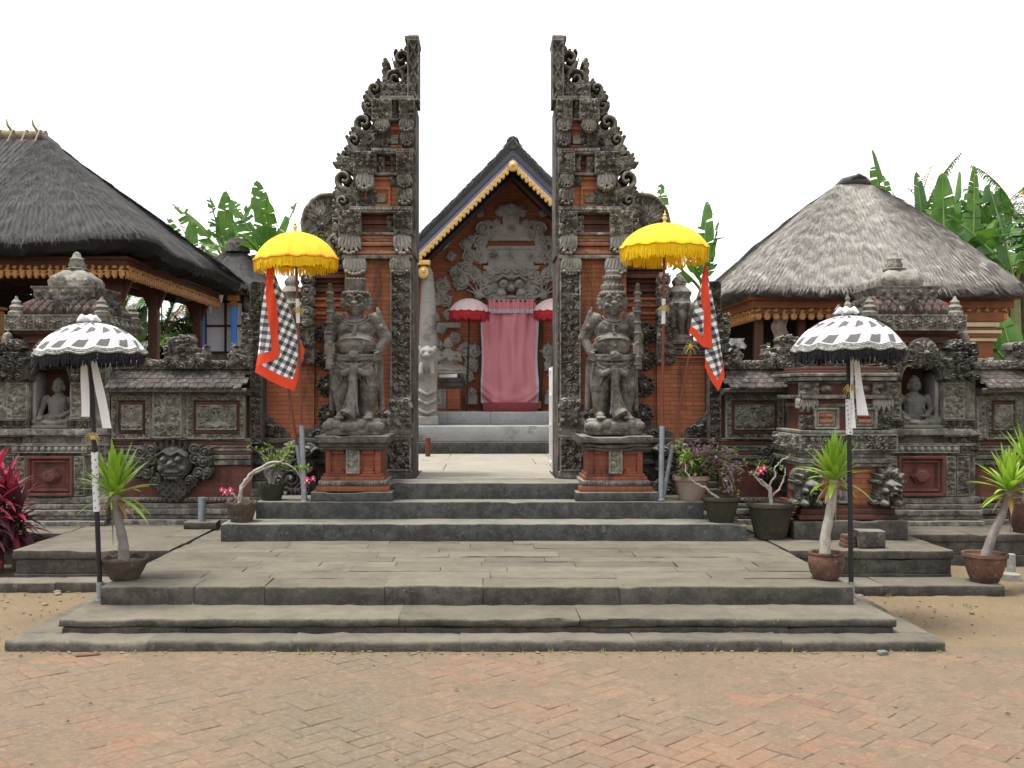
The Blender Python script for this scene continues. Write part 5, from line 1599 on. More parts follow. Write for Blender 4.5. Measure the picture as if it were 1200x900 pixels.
# ---- freestanding altar on the right terrace
ax, ay = 3.30, 9.36
al = thing('stone_altar', 'square carved altar of dark stone and orange brick behind right checked umbrella', 'altar', (ax, ay, 0.30))
def Az(y): return 1.6+(464-y)*8.95/1150
mb = MB(); mb.worn(ax-.51, ax+.51, ay-.50, ay+.44, 0.30, 0.475, 0.014, 0.1, 0.004, 4.0)
part('base_slab', mb.mesh('base_slab', 50), 'slab', al)
def sq(mb, hw, z0, z1, bev=0.008): mb.box(ax-hw, ax+hw, ay-hw, ay+hw*.9, z0, z1, bev=bev)
mb = MB(); sq(mb, .455, .477, .52); sq(mb, .43, .521, .575); sq(mb, .40, .576, .60)
part('base_moulding', mb.mesh('base_moulding', 40), 'brick_dark', al)
mb = MB(); sq(mb, .33, .60, .98, 0)
part('brick_body', mb.mesh('altar_body', None), 'brick', al)
mb = MB(); sq(mb, .33, 1.26, 1.74, 0)
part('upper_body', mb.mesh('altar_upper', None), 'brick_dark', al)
for (hw, za, zb) in ((.41, .955, .985), (.44, .99, 1.03), (.40, 1.035, 1.07), (.43, 1.075, 1.10), (.42, 1.255, 1.285), (.35, 1.50, 1.53), (.41, 1.575, 1.61), (.36, 1.715, 1.735), (.44, 1.74, 1.775), (.46, 1.78, 1.81)):
    mb = MB(); sq(mb, hw, za, zb); part('stone_ledge', mb.mesh('altar_ledge', 40), 'paras', al)
mb = MB(); sq(mb, .43, 1.812, 1.835); sq(mb, .36, 1.836, 1.87)
part('top_course', mb.mesh('top_course', 40), 'brick_dark', al)
def arel(xa, xb, za, zb, size, seed, mat, Yf, h=.03, nm='carved_band', fr=.01):
    k = HM(ax+xa, ax+xb, za, zb, 0.0065, 0.0, seed)
    k.foliage(k.x0, k.x1, k.z0, k.z1, size, h, 0.0)
    if fr: k.frame(k.x0, k.x1, k.z0, k.z1, fr, h*.8)
    return part(nm, k.mesh(nm, O=(0, Yf, 0), back=.05), mat, al)
def arel_side(ya, yb, za, zb, size, seed, mat, hw, h=.03):
    k = HM(ya, yb, za, zb, 0.0065, 0.0, seed)
    k.foliage(k.x0, k.x1, k.z0, k.z1, size, h, 0.0)
    part('carved_band', k.mesh('carved_side', O=(ax-hw, 0, 0), R=(0, 1, 0), N=(-1, 0, 0), back=.05), mat, al)
arel(-.44, .44, 1.105, 1.25, .075, 1, 'paras', ay-.42, .045)
arel_side(ay-.42, ay+.36, 1.105, 1.25, .075, 2, 'paras', .42, .045)
for (xa, xb) in ((-.42, -.25), (.25, .42)): arel(xa, xb, 1.585, 1.73, .075, 3, 'paras', ay-.37, .05, 'corner_carving', 0)
for (xa, xb) in ((-.41, -.29), (.29, .41)): arel(xa, xb, 1.29, 1.42, .07, 4, 'paras_black', ay-.345, .045, 'corner_carving', 0)
for s in (-1, 1):
    k = HM(ax+s*.345-.09, ax+s*.345+.09, 1.42, 1.58, .006, None, 5+s)
    for q in range(5): k.leaf(ax+s*.345+(q-2)*.03, 1.585, .155-.012*abs(q-2), .055, -PI/2+(q-2)*.16, .05)
    part('acanthus_leaf', k.mesh('acanthus', O=(0, ay-.335, 0), back=.06), 'paras_light', al)
    k = HM(ax+s*.175-.115, ax+s*.175+.115, 1.295, 1.495, .006, 0.0, 7)
    k.frame(k.x0, k.x1, k.z0, k.z1, .022, .035); k.frame(k.x0+.03, k.x1-.03, k.z0+.03, k.z1-.03, .018, .02)
    part('window_frame', k.mesh('frame', O=(0, ay-.335, 0), back=.03), 'panel', al)
    for (yo, za, zb) in ((.365, 1.35, 1.385), (.358, 1.41, 1.44)):
        mb = MB(); mb.box(ax+s*.175-.06, ax+s*.175+.06, ay-yo, ay-.32, za, zb, bev=.004); part('brick_step', mb.mesh('brick_step', 30), 'brick', al)
    k = HM(ax+s*.17-.075, ax+s*.17+.075, 1.62, 1.71, .006, None, 9)
    k.ell(ax+s*.17, 1.665, .07, .036, .035); k.ell(ax+s*.17, 1.665, .035, .024, .06)
    part('eye_carving', k.mesh('eye', O=(0, ay-.335, 0), back=.03), 'paras', al)
    # elephant-like carved beasts at the foot
    k = HM(ax+s*.36-.15, ax+s*.36+.15, .602, .965, .0065, None, 30+s)
    bx_ = ax+s*.36
    for (dx, z, r) in ((0, .78, .11), (0, .70, .12), (s*.05, .86, .09), (s*.09, .76, .06), (-s*.06, .66, .07), (s*.05, .64, .08)): k.flat(bx_+dx, z, r, .05)
    for q in range(7):
        a_ = PI*.05+q*PI*.9/6
        k.leaf(bx_, .80, .17, .075, a_, .07, .05); k.spiral(bx_+.10*math.cos(a_), .80+.11*math.sin(a_), .035, q, 1.4, (-1)**q, .011, .06, .06)
    k.ell(bx_, .77, .075, .085, .12, .05)
    for q in (-1, 1):
        k.dome(bx_+q*.035, .80, .024, .17, .05); k.dome(bx_+q*.06, .745, .028, .12, .06)
        k.leaf(bx_+q*.03, .735, .05, .02, -PI/2, .16, .05)
        for w_ in range(3): k.spiral(bx_+q*(.08+.02*w_), .72-.045*w_, .034, w_*2, 1.4, q, .011, .06, .05)
        k.ell(bx_+q*.06, .63, .045, .04, .12, .05)
    k.ell(bx_, .765, .028, .022, .18, .05); k.ell(bx_, .725, .05, .014, .15, .05)
    for q in range(5): k.leaf(bx_+(q-2)*.03, .71, .085, .035, -PI/2, .09, .05)
    part('carved_beast', k.mesh('beast', O=(0, ay-.36, 0), back=.06), 'paras_black', al)
k = HM(ax-.10, ax+.10, .605, .85, .006, None, 12)
k.ell(ax, .68, .06, .07, .05); k.dome(ax, .765, .04, .06); k.leaf(ax, .79, .06, .06, PI/2, .05); k.fan(ax, .66, .11, .3, 2.84, 7, .02); k.ell(ax, .625, .085, .022, .06)
part('seated_carving', k.mesh('seated_carving', O=(0, ay-.33, 0), back=.03), 'paras', al)
k = HM(ax-.12, ax+.12, .83, .96, .006, None, 13)
k.fan(ax, .94, .12, -PI+.3, -.3, 7, .045); k.dome(ax, .935, .03, .06)
part('flower_drop', k.mesh('flower_drop', O=(0, ay-.335, 0), back=.03), 'paras', al)
# ================================================================== THATCHED PAVILIONS AND THE INNER SHRINE
def rrect(x0, x1, y0, y1, rc, n):
    """n points round a rounded rectangle, starting at the front-left corner"""
    segs = []
    w_, d_ = x1-x0-2*rc, y1-y0-2*rc
    arc = PI/2*rc
    per = 2*(w_+d_)+4*arc
    out_ = []
    for k in range(n):
        s = per*k/n
        for (L, kind) in ((w_, 'f'), (arc, 'fr'), (d_, 'r'), (arc, 'br'), (w_, 'b'), (arc, 'bl'), (d_, 'l'), (arc, 'fl')):
            if s <= L or kind == 'fl':
                f = min(s/max(L, 1e-9), 1)
                if kind == 'f': p = (x0+rc+w_*f, y0)
                elif kind == 'r': p = (x1, y0+rc+d_*f)
                elif kind == 'b': p = (x1-rc-w_*f, y1)
                elif kind == 'l': p = (x0, y1-rc-d_*f)
                else:
                    cx, cy, a = {'fr': (x1-rc, y0+rc, -PI/2), 'br': (x1-rc, y1-rc, 0), 'bl': (x0+rc, y1-rc, PI/2), 'fl': (x0+rc, y0+rc, PI)}[kind]
                    p = (cx+rc*math.cos(a+PI/2*f), cy+rc*math.sin(a+PI/2*f))
                out_.append(p); break
            s -= L
    return out_

def thatch(name, x0, x1, y0, y1, ze, xr0, xr1, yr, zr, th, mats, parent, seed, sag=0.0, rc=0.35, strands=9000, n=220, rough=0.03, slen=0.22, lift=0.0, conv=1.0):
    r = random.Random(seed)
    per = rrect(x0, x1, y0, y1, rc, n)
    NT = 34
    def P(p, t, out_=0.0):
        tx, ty = min(max(p[0], xr0), xr1), yr
        tt = t-sag*math.sin(PI*t)
        x, y = p[0]+(tx-p[0])*tt, p[1]+(ty-p[1])*tt
        z = ze+(zr-ze)*t**conv
        q = Vector((x*0.9, y*0.9, z*0.9+seed))
        nn = mnoise.noise(q)*0.05+mnoise.noise(q*4)*0.02+mnoise.noise(q*12)*rough*0.6
        cor = 0.0
        if lift:
            f = max(0, 1-t*3)
            cor = lift*f*(1 if (p[0] > x1-0.9 and p[1] < y0+0.9) else 0)*max(0, 1-(math.hypot(p[0]-x1, p[1]-y0)/0.9))
        return Vector((x, y, z+nn*(1-0.6*t)+out_+cor))
    vs, fs, mi = [], [], []
    rings = [[P(p, j/NT) for p in per] for j in range(NT+1)]
    cxm, cym = (x0+x1)/2, (y0+y1)/2
    def inw(p, d):
        return (p[0]+(d if p[0] < cxm else -d)*min(1, abs(p[0]-cxm)/0.6), p[1]+(d if p[1] < cym else -d)*min(1, abs(p[1]-cym)/0.6))
    low = []
    for (d, dz) in ((1.1, -0.02), (0.55, -th*0.9), (0.22, -th*1.05), (0.04, -th*0.95), (0.0, -th*0.35)):
        ring_ = []
        for k, p in enumerate(per):
            q = inw(p, d); b = rings[0][k]
            jag = r.uniform(-.02, .02) if 0 < d < .5 else 0
            ring_.append(Vector((q[0], q[1], b.z+dz+jag)))
        low.append(ring_)
    allr = low+rings
    for j, rg_ in enumerate(allr): vs += [tuple(q) for q in rg_]
    for j in range(len(allr)-1):
        for k in range(n):
            a, b = j*n+k, j*n+(k+1) % n
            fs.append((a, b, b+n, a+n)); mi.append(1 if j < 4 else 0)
    fs.append(tuple((len(allr)-1)*n+k for k in range(n))); mi.append(0)
    mb = MB(); mb.v, mb.f, mb.mi = vs, fs, mi
    # loose straw lying down the slope and hanging at the eave
    for q in range(strands):
        k = r.randrange(n); t = r.random()**1.25*0.97
        p = per[k]
        L = slen*r.uniform(.5, 1.3)
        a = P(p, t); sl = (P(p, min(t+0.05, 1))-a)
        if sl.length < 1e-5: continue
        sl.normalize()
        nr = sl.cross(Vector((0, 0, 1)))
        nr = nr.normalized() if nr.length > 1e-5 else Vector((1, 0, 0))
        up_ = nr.cross(sl).normalized()
        if up_.z < 0: up_ = -up_
        side = nr*r.gauss(0, .16)
        a = a+up_*r.uniform(0.0, 0.006)
        b = a-sl*L+side*L+up_*r.uniform(0.0, 0.016)
        wv = nr*r.uniform(.0022, .0055)
        mb.add([a-wv, a+wv, b], [(0, 1, 2)], 0)
    for q in range(strands//6):
        k = r.randrange(n); p = per[k]
        a = P(p, 0.02)+Vector((0, 0, 0.01))
        d = Vector((p[0]-cxm, p[1]-cym, 0)).normalized()
        b = a+Vector((d.x*.06+r.uniform(-.03, .03), d.y*.06+r.uniform(-.03, .03), -r.uniform(.04, th*.75)))
        wv = Vector((-d.y, d.x, 0))*.0045
        mb.add([a-wv, a+wv, b], [(0, 1, 2)], 0)
    return part(name, mb.mesh(name, 60), mats, parent)

def gold_trim(parent, p0, p1, z0, z1, seed, mat='gold', nrm=(0, -1, 0), R=(1, 0, 0), step=0.085):
    """carved fascia: scroll band above a row of pendant points; p0..p1 runs along R"""
    L = p1-p0
    k = HM(0, L, 0, z1-z0, 0.011, None, seed)
    H_ = z1-z0
    n = max(1, int(L/step))
    k.rect(0, L, H_*.50, H_*.58, 0.012)
    for q in range(n):
        x = (q+.5)*L/n
        k.leaf(x, H_*.56, H_*.5, L/n*1.0, -PI/2, .02)
        k.spiral(x, H_*.74, H_*.16, q*1.1, 1.3, (-1)**q, .013, .022, .0); k.leaf(x-L/n*.4, H_*.70, L/n*.7, H_*.22, (-1)**q*.5, .018)
    k.rect(0, L, H_*.93, H_, .02)
    return k

def gold_part(parent, k, O, R, N, mat='gold', nm='gilded_trim'):
    return part(nm, k.mesh(nm, O=O, R=R, N=N, back=0.02), mat, parent)

# ---- left pavilion: big dark roof
lp = thing('thatched_pavilion', 'large open pavilion with steep dark grey thatch at the far left', 'pavilion', (-7.2, 13.8, 0.6))
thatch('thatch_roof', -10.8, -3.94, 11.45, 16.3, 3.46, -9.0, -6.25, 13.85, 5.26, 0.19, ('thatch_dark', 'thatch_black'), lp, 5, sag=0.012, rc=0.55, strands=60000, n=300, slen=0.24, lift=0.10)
mb = MB()
mb.tube([(-9.2+q*0.5, 13.85, 5.285+.02*math.sin(q*2)) for q in range(7)], [.075]*7, 10)
for q in range(9): mb.tube([(-9.15+q*.36, 13.80, 5.28), (-9.2+q*.36, 13.72, 5.38), (-9.24+q*.36, 13.76, 5.48)], [.022, .02, .010], 6)
for q in range(16):
    x = -9.1+q*.19
    mb.tube([(x, 13.60, 5.12), (x, 13.75, 5.33), (x, 13.95, 5.33), (x, 14.1, 5.12)], .012, 5)
part('ridge_cap', mb.mesh('ridge_cap', 60), plain('straw_ridge', (0.30, 0.25, 0.16), (0.14, 0.11, 0.08), 20, 0.9), lp)
mb = MB()
mb.tube([(-6.4, 13.85, 5.26), (-6.22, 13.8, 5.24), (-6.02, 13.78, 5.10), (-5.9, 13.76, 4.96)], [.05, .06, .05, .02], 10)
part('ridge_end', mb.mesh('ridge_end', 60), 'thatch_dark', lp)
mb = MB()
mb.box(-10.3, -4.33, 11.80, 11.90, 3.05, 3.27, bev=.01); mb.box(-4.43, -4.33, 11.905, 15.95, 3.05, 3.27, bev=.01); mb.box(-10.3, -4.30, 11.76, 11.80, 3.24, 3.28, bev=.006)
mb.box(-4.33, -4.29, 11.80, 15.95, 3.24, 3.28, bev=.006)
for q in range(16): mb.box(-10.2+q*.38, -10.12+q*.38, 11.9, 15.9, 3.20, 3.27)
for q in range(8): mb.box(-10.3, -4.44, 12.3+q*.48, 12.36+q*.48, 3.275, 3.31)
part('fascia', mb.mesh('fascia', 30), 'wood', lp)
k = gold_trim(lp, -10.3, -4.33, 2.98, 3.21, 3); gold_part(lp, k, (-10.3, 11.795, 2.98), (1, 0, 0), (0, -1, 0))
k = gold_trim(lp, 11.8, 15.95, 2.98, 3.21, 4); gold_part(lp, k, (-4.325, 11.8, 2.98), (0, 1, 0), (1, 0, 0))
for (x, y) in ((-4.58, 12.25), (-4.58, 13.55), (-4.58, 15.6), (-6.6, 12.25), (-8.6, 12.25), (-6.6, 15.6)):
    mb = MB(); mb.box(x-.065, x+.065, y-.065, y+.065, 0.6, 3.10, bev=.012); mb.box(x-.10, x+.10, y-.10, y+.10, 0.6, 0.85, bev=.015)
    for s in (-1, 1): mb.add([(x+s*.065, y-.03, 2.78), (x+s*.065, y+.03, 2.78), (x+s*.065, y+.03, 3.1), (x+s*.065, y-.03, 3.1), (x+s*.20, y-.03, 3.1), (x+s*.20, y+.03, 3.1)], [(0, 3, 4), (1, 5, 2), (0, 4, 5, 1), (3, 2, 5, 4)])
    part('post', mb.mesh('post', 30), 'wood', lp)
mb = MB(); mb.box(-10.2, -6.2, 15.5, 15.62, 0.6, 3.2)
mb.box(-10.2, -5.4, 12.9, 13.0, 0.6, 1.9); mb.box(-10.2, -6.35, 12.95, 15.5, 1.85, 1.93)
part('back_wall', mb.mesh('back_wall', None), 'wood_dark', lp)
mb = MB(); mb.box(-10.6, -4.2, 11.7, 16.0, 0.3, 0.95, bev=.02)
part('floor_base', mb.mesh('floor_base', None), 'cement', lp)
mb = MB(); mb.box(-6.62, -6.0, 12.05, 12.25, 2.36, 2.66, bev=.02); mb.box(-6.66, -5.96, 12.03, 12.25, 2.29, 2.35, bev=.01); mb.box(-6.66, -5.96, 12.03, 12.25, 2.665, 2.70, bev=.01)
for q in range(4): mb.box(-6.58+q*.15, -6.48+q*.15, 12.03, 12.06, 2.40, 2.62, bev=.01)
part('gilded_panel', mb.mesh('gilded_panel', 30), 'gold', lp)

# ---- small thatched building with blue posts behind it
sb = thing('small_thatched_hut', 'small thatched hut with frosted window and bright blue posts, behind the left pavilion', 'hut', (-4.4, 17.0, 0.6))
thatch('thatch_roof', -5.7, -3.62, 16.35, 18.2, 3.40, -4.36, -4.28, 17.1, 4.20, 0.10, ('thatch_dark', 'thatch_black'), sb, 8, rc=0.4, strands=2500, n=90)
mb = MB(); mb.lathe(-4.32, 17.1, [(.22, 4.10), (.20, 4.25), (.17, 4.27), (.15, 4.33), (.02, 4.36)], 16)
part('ridge_cap', mb.mesh('cap', 40), 'tile', sb)
mb = MB(); mb.box(-5.3, -3.80, 16.7, 18.0, 0.6, 2.32); mb.box(-4.09, -3.80, 16.6, 18.0, 2.321, 3.3); mb.box(-5.3, -4.10, 16.75, 18.0, 3.2, 3.32)
part('wall', mb.mesh('hut_wall', None), 'panel', sb)
k = HM(-4.09, -3.80, 2.30, 3.28, .012, 0.0, 4); k.foliage(k.x0, k.x1, k.z0, k.z1, .11, .05)
part('carved_corner', k.mesh('corner', O=(0, 16.59, 0), back=.02), 'paras', sb)
mb = MB()
xs = [-4.76, -4.42, -4.12]
for x in xs: mb.box(x-.018, x+.018, 16.66, 16.72, 2.32, 3.22, bev=.004)
for z in (2.34, 2.79, 3.20): mb.box(-4.74, -4.14, 16.662, 16.715, z-.018, z+.018, bev=.004)
wf = part('window', mb.mesh('window_frame', 30), 'wood', sb)
mb = MB(); mb.box(-4.75, -4.13, 16.69, 16.70, 2.35, 3.19)
part('pane', mb.mesh('pane', None), 'glass', wf)
for x in (-4.77, -4.23):
    mb = MB(); mb.box(x-.045, x+.045, 16.45, 16.54, 2.25, 3.10, bev=.008)
    pp = part('post', mb.mesh('blue_post', 30), 'blue', sb)
    mb = MB(); mb.box(x-.055, x+.055, 16.44, 16.55, 3.10, 3.19, bev=.01); mb.box(x-.10, x+.10, 16.43, 16.56, 3.195, 3.30, bev=.02)
    part('capital', mb.mesh('capital', 30), 'gold', pp)
mb = MB(); mb.box(-5.2, -3.7, 16.40, 16.50, 3.29, 3.40, bev=.01)
part('fascia', mb.mesh('fascia', 30), 'wood', sb)
mb = MB(); mb.add([(-4.58, 16.38, 3.16), (-4.40, 16.38, 3.16), (-4.36, 16.38, 3.34), (-4.60, 16.38, 3.34), (-4.56, 16.28, 3.18), (-4.42, 16.28, 3.18), (-4.40, 16.26, 3.33), (-4.57, 16.26, 3.33)], [(0, 3, 2, 1), (4, 5, 6, 7), (0, 1, 5, 4), (1, 2, 6, 5), (2, 3, 7, 6), (3, 0, 4, 7)])
mb.box(-4.585, -4.56, 16.30, 16.33, 2.98, 3.16)
solo('floodlight', mb.mesh('floodlight', 30), 'white', 'small pale floodlight hung under the eave beside blue posted window', 'lamp', (-4.48, 16.32, 3.16))

# ---- right pavilion: pale straw roof
rp2 = thing('thatched_pavilion', 'open pavilion with pale grey straw roof behind the right wall', 'pavilion', (5.0, 13.4, 0.6))
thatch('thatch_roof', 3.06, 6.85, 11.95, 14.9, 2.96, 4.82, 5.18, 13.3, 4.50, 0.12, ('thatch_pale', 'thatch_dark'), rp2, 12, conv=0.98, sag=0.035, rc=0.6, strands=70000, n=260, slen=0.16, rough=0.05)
mb = MB()
mb.tube([(4.74, 13.28, 4.44), (4.84, 13.27, 4.50), (4.98, 13.27, 4.53), (5.12, 13.27, 4.52), (5.24, 13.28, 4.45)], [.02, .05, .06, .055, .02], 10)
mb.tube([(4.93, 13.2, 4.53), (5.02, 13.2, 4.57), (5.12, 13.22, 4.54)], [.015, .03, .015], 8)
part('ridge_cap', mb.mesh('ridge_cap', 60), 'thatch_dark', rp2)
mb = MB()
for (o, z0, z1) in ((0, 2.80, 2.88), (.05, 2.70, 2.795), (.09, 2.62, 2.695)):
    mb.box(3.28+o, 6.65-o, 12.2+o, 12.26+o, z0, z1, bev=.006); mb.box(3.28+o, 3.34+o, 12.265+o, 14.7, z0, z1, bev=.006)
for q in range(9): mb.box(3.5+q*.36, 3.56+q*.36, 12.4, 14.6, 2.80, 2.86)
part('fascia', mb.mesh('fascia', 30), 'wood_orange', rp2)
k = gold_trim(rp2, 3.36, 6.55, 2.50, 2.70, 5, step=.11); gold_part(rp2, k, (3.36, 12.28, 2.52), (1, 0, 0), (0, -1, 0))
k = gold_trim(rp2, 12.28, 14.6, 2.50, 2.70, 6, step=.11); gold_part(rp2, k, (3.36, 12.28, 2.52), (0, 1, 0), (-1, 0, 0))
for (x, y) in ((3.46, 12.42), (4.02, 12.5), (4.42, 12.5), (3.46, 14.4), (4.6, 14.4), (5.4, 12.5)):
    mb = MB(); mb.box(x-.045, x+.045, y-.045, y+.045, 0.6, 2.68, bev=.01)
    part('post', mb.mesh('post', 30), 'wood', rp2)
mb = MB(); mb.box(3.4, 4.15, 14.5, 14.6, 0.6, 2.864); mb.box(4.62, 6.5, 14.5, 14.6, 0.6, 2.864); mb.box(4.16, 4.61, 14.5, 14.6, 2.42, 2.864)
mb.box(3.3, 6.6, 12.3, 14.65, 2.865, 2.9); mb.box(3.62, 3.72, 13.2, 13.3, 0.6, 2.7)
for q in range(7): mb.box(3.64+q*.11, 3.68+q*.11, 12.9, 12.93, 1.9, 2.3)
mb.box(3.55, 4.5, 12.88, 12.95, 2.3, 2.34)
part('back_wall', mb.mesh('back_wall', None), 'wood_dark', rp2)
mb = MB(); mb.box(3.3, 6.7, 12.15, 14.8, 0.3, 1.15, bev=.02)
part('floor_base', mb.mesh('floor_base', None), 'cement', rp2)
mb = MB(); mb.box(6.02, 6.36, 12.30, 12.66, 0.6, 2.28); mb.box(5.95, 6.42, 12.24, 12.7, 2.335, 2.375, bev=.006); mb.box(5.99, 6.39, 12.27, 12.68, 2.425, 2.46, bev=.006); mb.box(5.93, 6.46, 12.22, 12.72, 2.53, 2.64, bev=.006)
pl = part('corner_pillar', mb.mesh('pillar', 30), 'wood_orange', rp2)
mb = MB()
for (o, z0, z1) in ((.035, 2.285, 2.33), (.075, 2.38, 2.42), (.055, 2.465, 2.525)): mb.box(6.02-o, 6.36+o, 12.30-o, 12.66+o, z0, z1, bev=.006)
part('cream_band', mb.mesh('bands', 30), plain('cream_band', (0.52, 0.44, 0.27), (0.42, 0.35, 0.22), 9), pl)
def hung(name, x0, x1, y, z0, z1, mat, label, seed):
    me = grid_mesh(name, lambda u, v: (x0+(x1-x0)*u+.02*math.sin(v*7+seed), y+.03*math.sin(u*9+seed)*(.4+v), z1+(z0-z1)*v+.03*math.sin(u*6+seed)*v), 16, 14)
    solo(name, me, mat, label, 'cloth', ((x0+x1)/2, y, z1))
hung('hanging_cloth', 3.62, 3.80, 12.36, 2.32, 2.62, 'sheet', 'grey-brown cloth hanging from the front beam of pale-roofed pavilion', 1)
hung('hanging_cloth', 3.20, 3.42, 12.95, 2.20, 2.36, 'white_cloth', 'small white cloth hung low inside the pale-roofed pavilion', 3)
hung('hanging_cloth', 4.52, 4.72, 12.38, 2.28, 2.60, 'sheet', 'brown cloth hanging behind the right checked umbrella in the pavilion', 5)

# ---- inner shrine seen through the gate
iy = 15.6
def Xi(px): return (px-569)*15.55/F
def Zi(py): return 1.6+(464-py)*15.55/F
sh = thing('gabled_shrine', 'brick shrine with carved grey gable and gold bargeboards, seen through the split gate', 'shrine', (0.41, 16.0, 0.76))
cxs = Xi(599)
mb = MB()
wv = [(cxs-1.7, 1.36), (cxs+1.7, 1.36), (cxs+1.7, 3.34), (cxs, 5.02), (cxs-1.7, 3.34)]
mb.add([(x, iy, z) for x, z in wv]+[(x, iy+2.2, z) for x, z in wv], [(0, 1, 2, 3, 4), (9, 8, 7, 6, 5), (0, 4, 9, 5), (1, 6, 7, 2), (3, 2, 7, 8), (4, 3, 8, 9)])
part('gable_wall', mb.mesh('gable_wall', None), 'brick_shrine', sh)
mb = MB()
mb.box(cxs-2.3, cxs+2.3, 14.20, 18, 0.72, 0.93, bev=.01)
part('plinth', mb.mesh('plinth', 30), 'cement', sh)
mb = MB(); mb.worn(cxs-2.3, cxs+2.3, 14.24, 15.0, 0.935, 1.165, 0.012, 0.2, .003, 2)
part('step', mb.mesh('step', 40), 'cement_blue', sh)
mb = MB()
x = cxs-2.3
for q in range(7):
    mb.worn(x, x+.655, 14.88, 17.9, 1.167, 1.36, 0.012, 0.2, .003, q); x += .658
part('floor_base', mb.mesh('floor_base', 40), 'cement_blue', sh)
# carved grey stone on the gable wall, built on one side and mirrored about the axis
k = HM(cxs-1.75, cxs+1.75, Zi(478), Zi(228), 0.0095, None, 3)
ax_ = cxs
def S(px, py): return (px-599)*15.55/F, Zi(py)
for s in (-1, 1):
    def q_(px, py): a, b = S(px, py); return ax_+s*abs(a), b
    def R_(xa, xb, ya, yb, h): k.rect(min(q_(xa, ya)[0], q_(xb, ya)[0]), max(q_(xa, ya)[0], q_(xb, ya)[0]), q_(xa, yb)[1], q_(xa, ya)[1], h)
    R_(599, 589, 252, 263, .05)
    R_(599, 575, 276, 282, .045); R_(599, 571, 288, 292, .05); R_(599, 568, 292, 307, .025); R_(599, 572, 307, 311, .055)
    for (px, py, r) in ((586, 248, 6), (581, 262, 6), (577, 275, 8), (566, 268, 8), (563, 283, 9), (561, 300, 9), (571, 262, 5), (550, 300, 9), (546, 315, 10), (556, 322, 9), (540, 330, 10), (534, 318, 8), (528, 300, 6), (545, 286, 7), (552, 280, 5), (562, 250, 5), (520, 285, 7), (526, 278, 5), (514, 278, 5),
                        (518, 335, 10), (510, 350, 10), (522, 352, 8), (507, 372, 8), (517, 385, 7), (526, 368, 7), (512, 405, 8), (545, 410, 9), (556, 412, 9), (552, 428, 9), (548, 442, 8), (553, 460, 6), (533, 396, 7)):
        x, z = q_(px, py)
        k.flat(x, z, r*.0135, .025)
        k.spiral(x, z, r*.0135*.95, px*.7, 1.4, s*(-1)**px, r*.0035, .05, .02)
        for w2 in range(4): k.leaf(x, z, r*.0185, r*.010, w2*1.57+px, .035, .015)
    x, z = q_(566, 268); k.spiral(x, z, .14, 0 if s > 0 else PI, 1.5, s, .032, .08, .02)
    x, z = q_(547, 288); k.fan(x, z-.05, .18, PI*.2, PI*.8, 5, .04)
    # kala face half: eye, cheek, hand with spread fingers
    R_(599, 583, 240, 252, .03); R_(599, 577, 263, 276, .03); R_(571, 562, 290, 309, .045); R_(599, 566, 311, 316, .06)
    for (px, py, r) in ((574, 322, 8), (582, 318, 8), (592, 316, 8), (566, 330, 8), (570, 342, 9), (578, 350, 8), (588, 352, 7)):
        x, z = q_(px, py); k.flat(x, z, r*.0135, .04); k.spiral(x, z, r*.013, px, 1.4, s*(-1)**px, .028, .05, .035); k.leaf(x, z, r*.02, r*.011, PI/2+s*(599-px)*.05, .05, .03)
    x, z = q_(590, 333); k.dome(x, z, .085, .13, .03); k.dome(x, z, .035, .17, .03); k.stroke([q_(597, 327), q_(590, 324), q_(581, 330)], .03, .02, .14, b=.03)
    x, z = q_(587, 343); k.dome(x, z, .09, .09, .02)
    for w2 in range(6):
        x, z = q_(599-4-w2*6, 322+w2*1.2); k.leaf(x, z, .16, .09, PI/2+s*-.13*w2, .05, .02)
    hx, hz = q_(561, 346)
    k.dome(hx, hz, .085, .07, .02)
    for w2 in range(5): 
        a = PI/2-s*(-.6+w2*.42)*1
        k.stroke([(hx, hz), (hx+.21*math.cos(a), hz+.17*math.sin(a))], .024, .018, .06, b=.03)
    R_(545, 560, 462, 474, .05)
    R_(512, 540, 378, 384, .05)
x, z = S(599, 342); k.dome(ax_, z+.06, .07, .14, .02); k.ell(ax_, z-.09, .12, .035, .11, .02)
for q in range(6): k.dome(ax_+(q-2.5)*.035, z-.12, .02, .12, .02)
for (py, r) in ((246, 12), (238, 8)): k.fan(ax_, Zi(py+10), r*.0135*1.6, PI*.15, PI*.85, 7, .06)
k.flower(ax_, Zi(268), .09, 8, .06); k.flower(ax_-.3, Zi(300), .08, 7, .05); k.flower(ax_+.3, Zi(300), .08, 7, .05); k.flower(ax_, Zi(300), .08, 7, .05)
k.ell(ax_, Zi(330), .42, .16, .04)
part('gable_carving', k.mesh('gable_carving', O=(0, iy-.005, 0), back=.02), 'shrine_grey', sh)
# doors, gilded, behind the cloth
mb = MB(); mb.box(Xi(562), Xi(636), iy-.06, iy+.02, 1.36, Zi(352), bev=.01)
dr = part('door', mb.mesh('door', 30), 'wood', sh)
k = HM(Xi(566), Xi(634), 1.40, Zi(470), .01, 0.0, 8); k.foliage(k.x0, k.x1, k.z0, k.z1, .08, .03, 0)
part('gilded_panel', k.mesh('gilded', O=(0, iy-.065, 0), back=.01), 'gold', dr)
mb = MB(); mb.box(Xi(566), Xi(628), 15.05, 15.4, 1.362, 1.50, bev=.015)
part('door_step', mb.mesh('door_step', 30), plain('maroon_paint', (0.20, 0.035, 0.045), (0.13, 0.03, 0.035), 9), sh)
